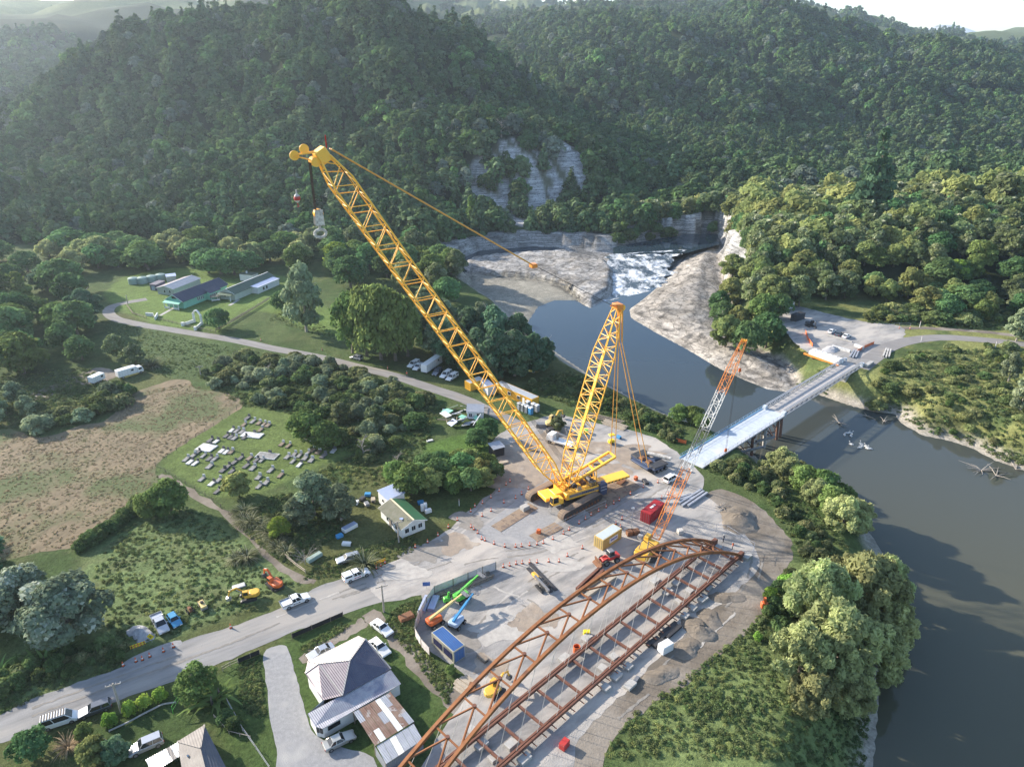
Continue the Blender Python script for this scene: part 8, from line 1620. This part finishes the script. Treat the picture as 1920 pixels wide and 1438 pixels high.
p = G(1432, 1140); o = thing('orange_pump', 'orange pump on the bank above the willows', 'pump', p); m = MB(); m.box((0, 0, .8), (1.2, .9, 1.2)); m.build('body', 'org', o, bevel=.1); m = MB(); m.tube((0, 0, 1.4), (-.1, 0, 2.4), .3, 10); m.build('funnel', 'org', o)
p = G(1146, 832); o = thing('lighting_tower', 'yellow lighting tower trailer behind the crane', 'lighting tower', p, .4); m = MB(); m.box((0, 0, .8), (1.6, 1.1, .9)); m.build('engine_box', 'sign_yellow', o, bevel=.08); m = MB(); m.tube((0, 0, 1.2), (0, 0, 2.6), .08); m.build('mast', 'galv', o); m = MB(); m.box((0, 0, 2.7), (1.6, 1.2, .3)); m.build('hood', 'sign_yellow', o, bevel=.08)
for s in (-1, 1): wheel(o, 0, s * .65, .34, .2)
p = G(1184, 990); o = thing('light_mast', 'thin white light mast beside the red container', 'lamp', p); m = MB(); m.tube((0, 0, 0), (0, 0, 5.0), .06); m.build('mast', 'galv', o); m = MB(); m.box((0, 0, 5.1), (.6, .4, .3)); m.build('lamp_head', 'stone_white', o)
p = G(1050, 834); o = thing('crane_truck', 'white truck with grey folded loader crane behind the mast', 'truck', (p.x, p.y, .04), heading((1075, 838), (1035, 825)))
m = MB(); m.side([(1.6, .9), (3.6, .9), (3.6, 1.7), (3.3, 2.8), (1.6, 2.8)], -1.2, 1.2); m.build('cab', 'car_white', o, bevel=.08); m = MB(); m.beam((3.63, 0, 1.8), (3.36, 0, 2.65), 2.0, .04); m.build('windscreen', 'glass', o); m = MB(); m.box((-1.2, 0, 1.15), (5.6, 2.3, .4)); m.build('deck', 'car_white', o); m = MB(); m.beam((.8, 0, 1.4), (.9, 0, 3.2), .5); m.beam((.9, 0, 3.2), (-2.6, .2, 3.0), .4); m.beam((-2.6, .2, 3.0), (-1.6, .2, 5.5), .35); m.build('loader_crane', 'grey_steel', o)
for s in (-1, 1):
    for x in (2.6, -1.8, -3.1): wheel(o, x, s * 1.0, .52, .34)
# ropes and slings, driftwood, birds
p = G(1187, 1000); o = thing('chain_slings', 'heap of black chain slings beside the tan container', 'slings', p); g = random.Random(3)
for k in range(7): m = MB(); a = g.uniform(0, 6.28); pts = [Vector((g.uniform(-1.6, 1.6), g.uniform(-1.2, 1.2), .1 + .08 * k)) for _ in range(4)]; m.path(pts, .09, 5); m.build('sling', 'rubber', o)
def drift(px, py, z, n, L, label, seed):
    g = random.Random(seed); p = G(px, py, z); o = thing('driftwood', label, 'driftwood', p)
    for k in range(n): m = MB(); a = g.uniform(0, 6.28); l = L * g.uniform(.4, 1); q = Vector((math.cos(a) * l, math.sin(a) * l, g.uniform(.1, .5) * l * .5)); m.tube((0, 0, 0), q * .5 + Vector((0, 0, .25)), .14, 5, .09); m.tube(q * .5 + Vector((0, 0, .25)), q, .09, 5, .03); m.build('branch', 'bark_pale', o)
for i, (x, y, n, L) in enumerate(((1572, 792, 9, 4), (1657, 790, 7, 3.5), (1840, 882, 11, 6), (1868, 892, 6, 5), (1905, 880, 5, 6), (1760, 805, 8, 8), (1625, 780, 4, 4))): drift(x, y, WATER + .1, n, L, ['tangled driftwood snag in the river below the bridge', 'smaller driftwood snag near the far bank', 'large pale fallen tree lying in the river', 'pale branches beside the fallen tree', 'bare log on the sandy far bank at right', 'long bare branches along the far bank scrub', 'thin sunken branch under the truss bridge'][i], i)
drift(1352, 952, .3, 12, 2.6, 'tangle of tree roots beside the blue girders', 21); drift(1060, 535, -4, 16, 7, 'dark dead branches washed up on the rock shelf', 23)
bm_ = MB(); bm_.lathe([(0, -.42), (.16, -.34), (.24, -.05), (.2, .25), (.05, .5), (0, .52)], 8); bb = bm_.mesh('body', 'stone_white'); bm_ = MB(); bm_.tube((.3, 0, .15), (.42, 0, .6), .05); bm_.tube((.42, 0, .6), (.6, 0, .58), .06, 6, .02); bn = bm_.mesh('neck', 'stone_white')
for i, (x, y) in enumerate(((1457, 170), (1478, 157), (1507, 155), (1515, 180), (1520, 258), (1612, 258), (1610, 275), (1590, 288), (1655, 278), (1668, 295), (1690, 297))):
    p = G(1280 + x / 4.8, 780 + y / 4.8, WATER); o = thing('white_bird', 'white water bird floating on the river below the bridge', 'bird', (p.x, p.y, WATER + .1), rnd.uniform(0, 6.28), 'white birds on the river'); o.scale = (1.5,) * 3; inst('body', bb, o, mtx=Matrix.Rotation(math.pi / 2, 4, 'Y')); inst('neck', bn, o)

for i, (x, y, lb, mt, d) in enumerate(((1120, 868, 'brown timber mats behind the crane house', 'timber', (3.2, 2.2, .3)), (1165, 905, 'rusty steel frame lying on the plates', 'rust', (2.4, 1.4, .4)), (1210, 905, 'dark steel lifting frame on the road edge', 'dark_steel', (2.2, 1.0, .5)), (1000, 845, 'grey pallet of fittings on the muddy yard', 'grey_steel', (1.6, 1.2, .7)), (945, 868, 'timber pallet near the bushes left of the boom', 'timber_pale', (2.4, 1.2, .25)), (1098, 812, 'green steel bin behind the crane mast', 'grn', (1.6, 1.2, 1.0)), (1160, 822, 'small blue tool box behind the crane', 'blu', (1.4, .8, .7)), (1015, 800, 'grey waste skip by the portable toilets', 'grey_steel', (3.0, 1.6, 1.0)), (1200, 1010, 'white bag of fittings near the orange crane', 'hook_white', (1.0, 1.0, .8)), (1275, 1000, 'white bulk bag behind the arch', 'hook_white', (1.2, 1.2, .9)), (1010, 1000, 'orange bin at the crane pad corner', 'org', (.8, .8, .9)), (1192, 900, 'orange waste bin beside the steel plates', 'org', (.8, .8, .9)), (885, 1290, 'pile of steel brackets below the blue container', 'rust', (1.8, 1.2, .4)), (905, 1235, 'grey offcuts at the yard edge beside the blue container', 'timber', (2.2, 1.0, .4)), (1100, 1190, 'small yellow generator under the arch', 'sign_yellow', (1.2, .8, .8)), (1190, 1280, 'steel pipe bundle beside the lower tie beam', 'grey_steel', (2.6, .6, .4)))):
    crate(lb.split()[-1] if False else 'site_clutter', lb, 'site equipment', x, y, d, mt, i * .9)
# ------------------------------------------------------------------ haze
m = MB(); m.box((0, 1700, 145), (8600, 10000, 320)); hz = m.mesh('haze', 'bark'); hz.materials.clear()
hm = bpy.data.materials.new('haze_air'); hm.use_nodes = True; hn = hm.node_tree; hn.nodes.clear()
ho = hn.nodes.new('ShaderNodeOutputMaterial'); pv = hn.nodes.new('ShaderNodeVolumePrincipled'); pv.inputs['Color'].default_value = (.72, .86, 1, 1); pv.inputs['Density'].default_value = .0001; pv.inputs['Anisotropy'].default_value = .45
hn.links.new(pv.outputs[0], ho.inputs['Volume']); hz.materials.append(hm)
hob = bpy.data.objects.new('haze', hz); COL.objects.link(hob); tag(hob, 'thin pale air haze over the whole valley', 'haze', kind='stuff')
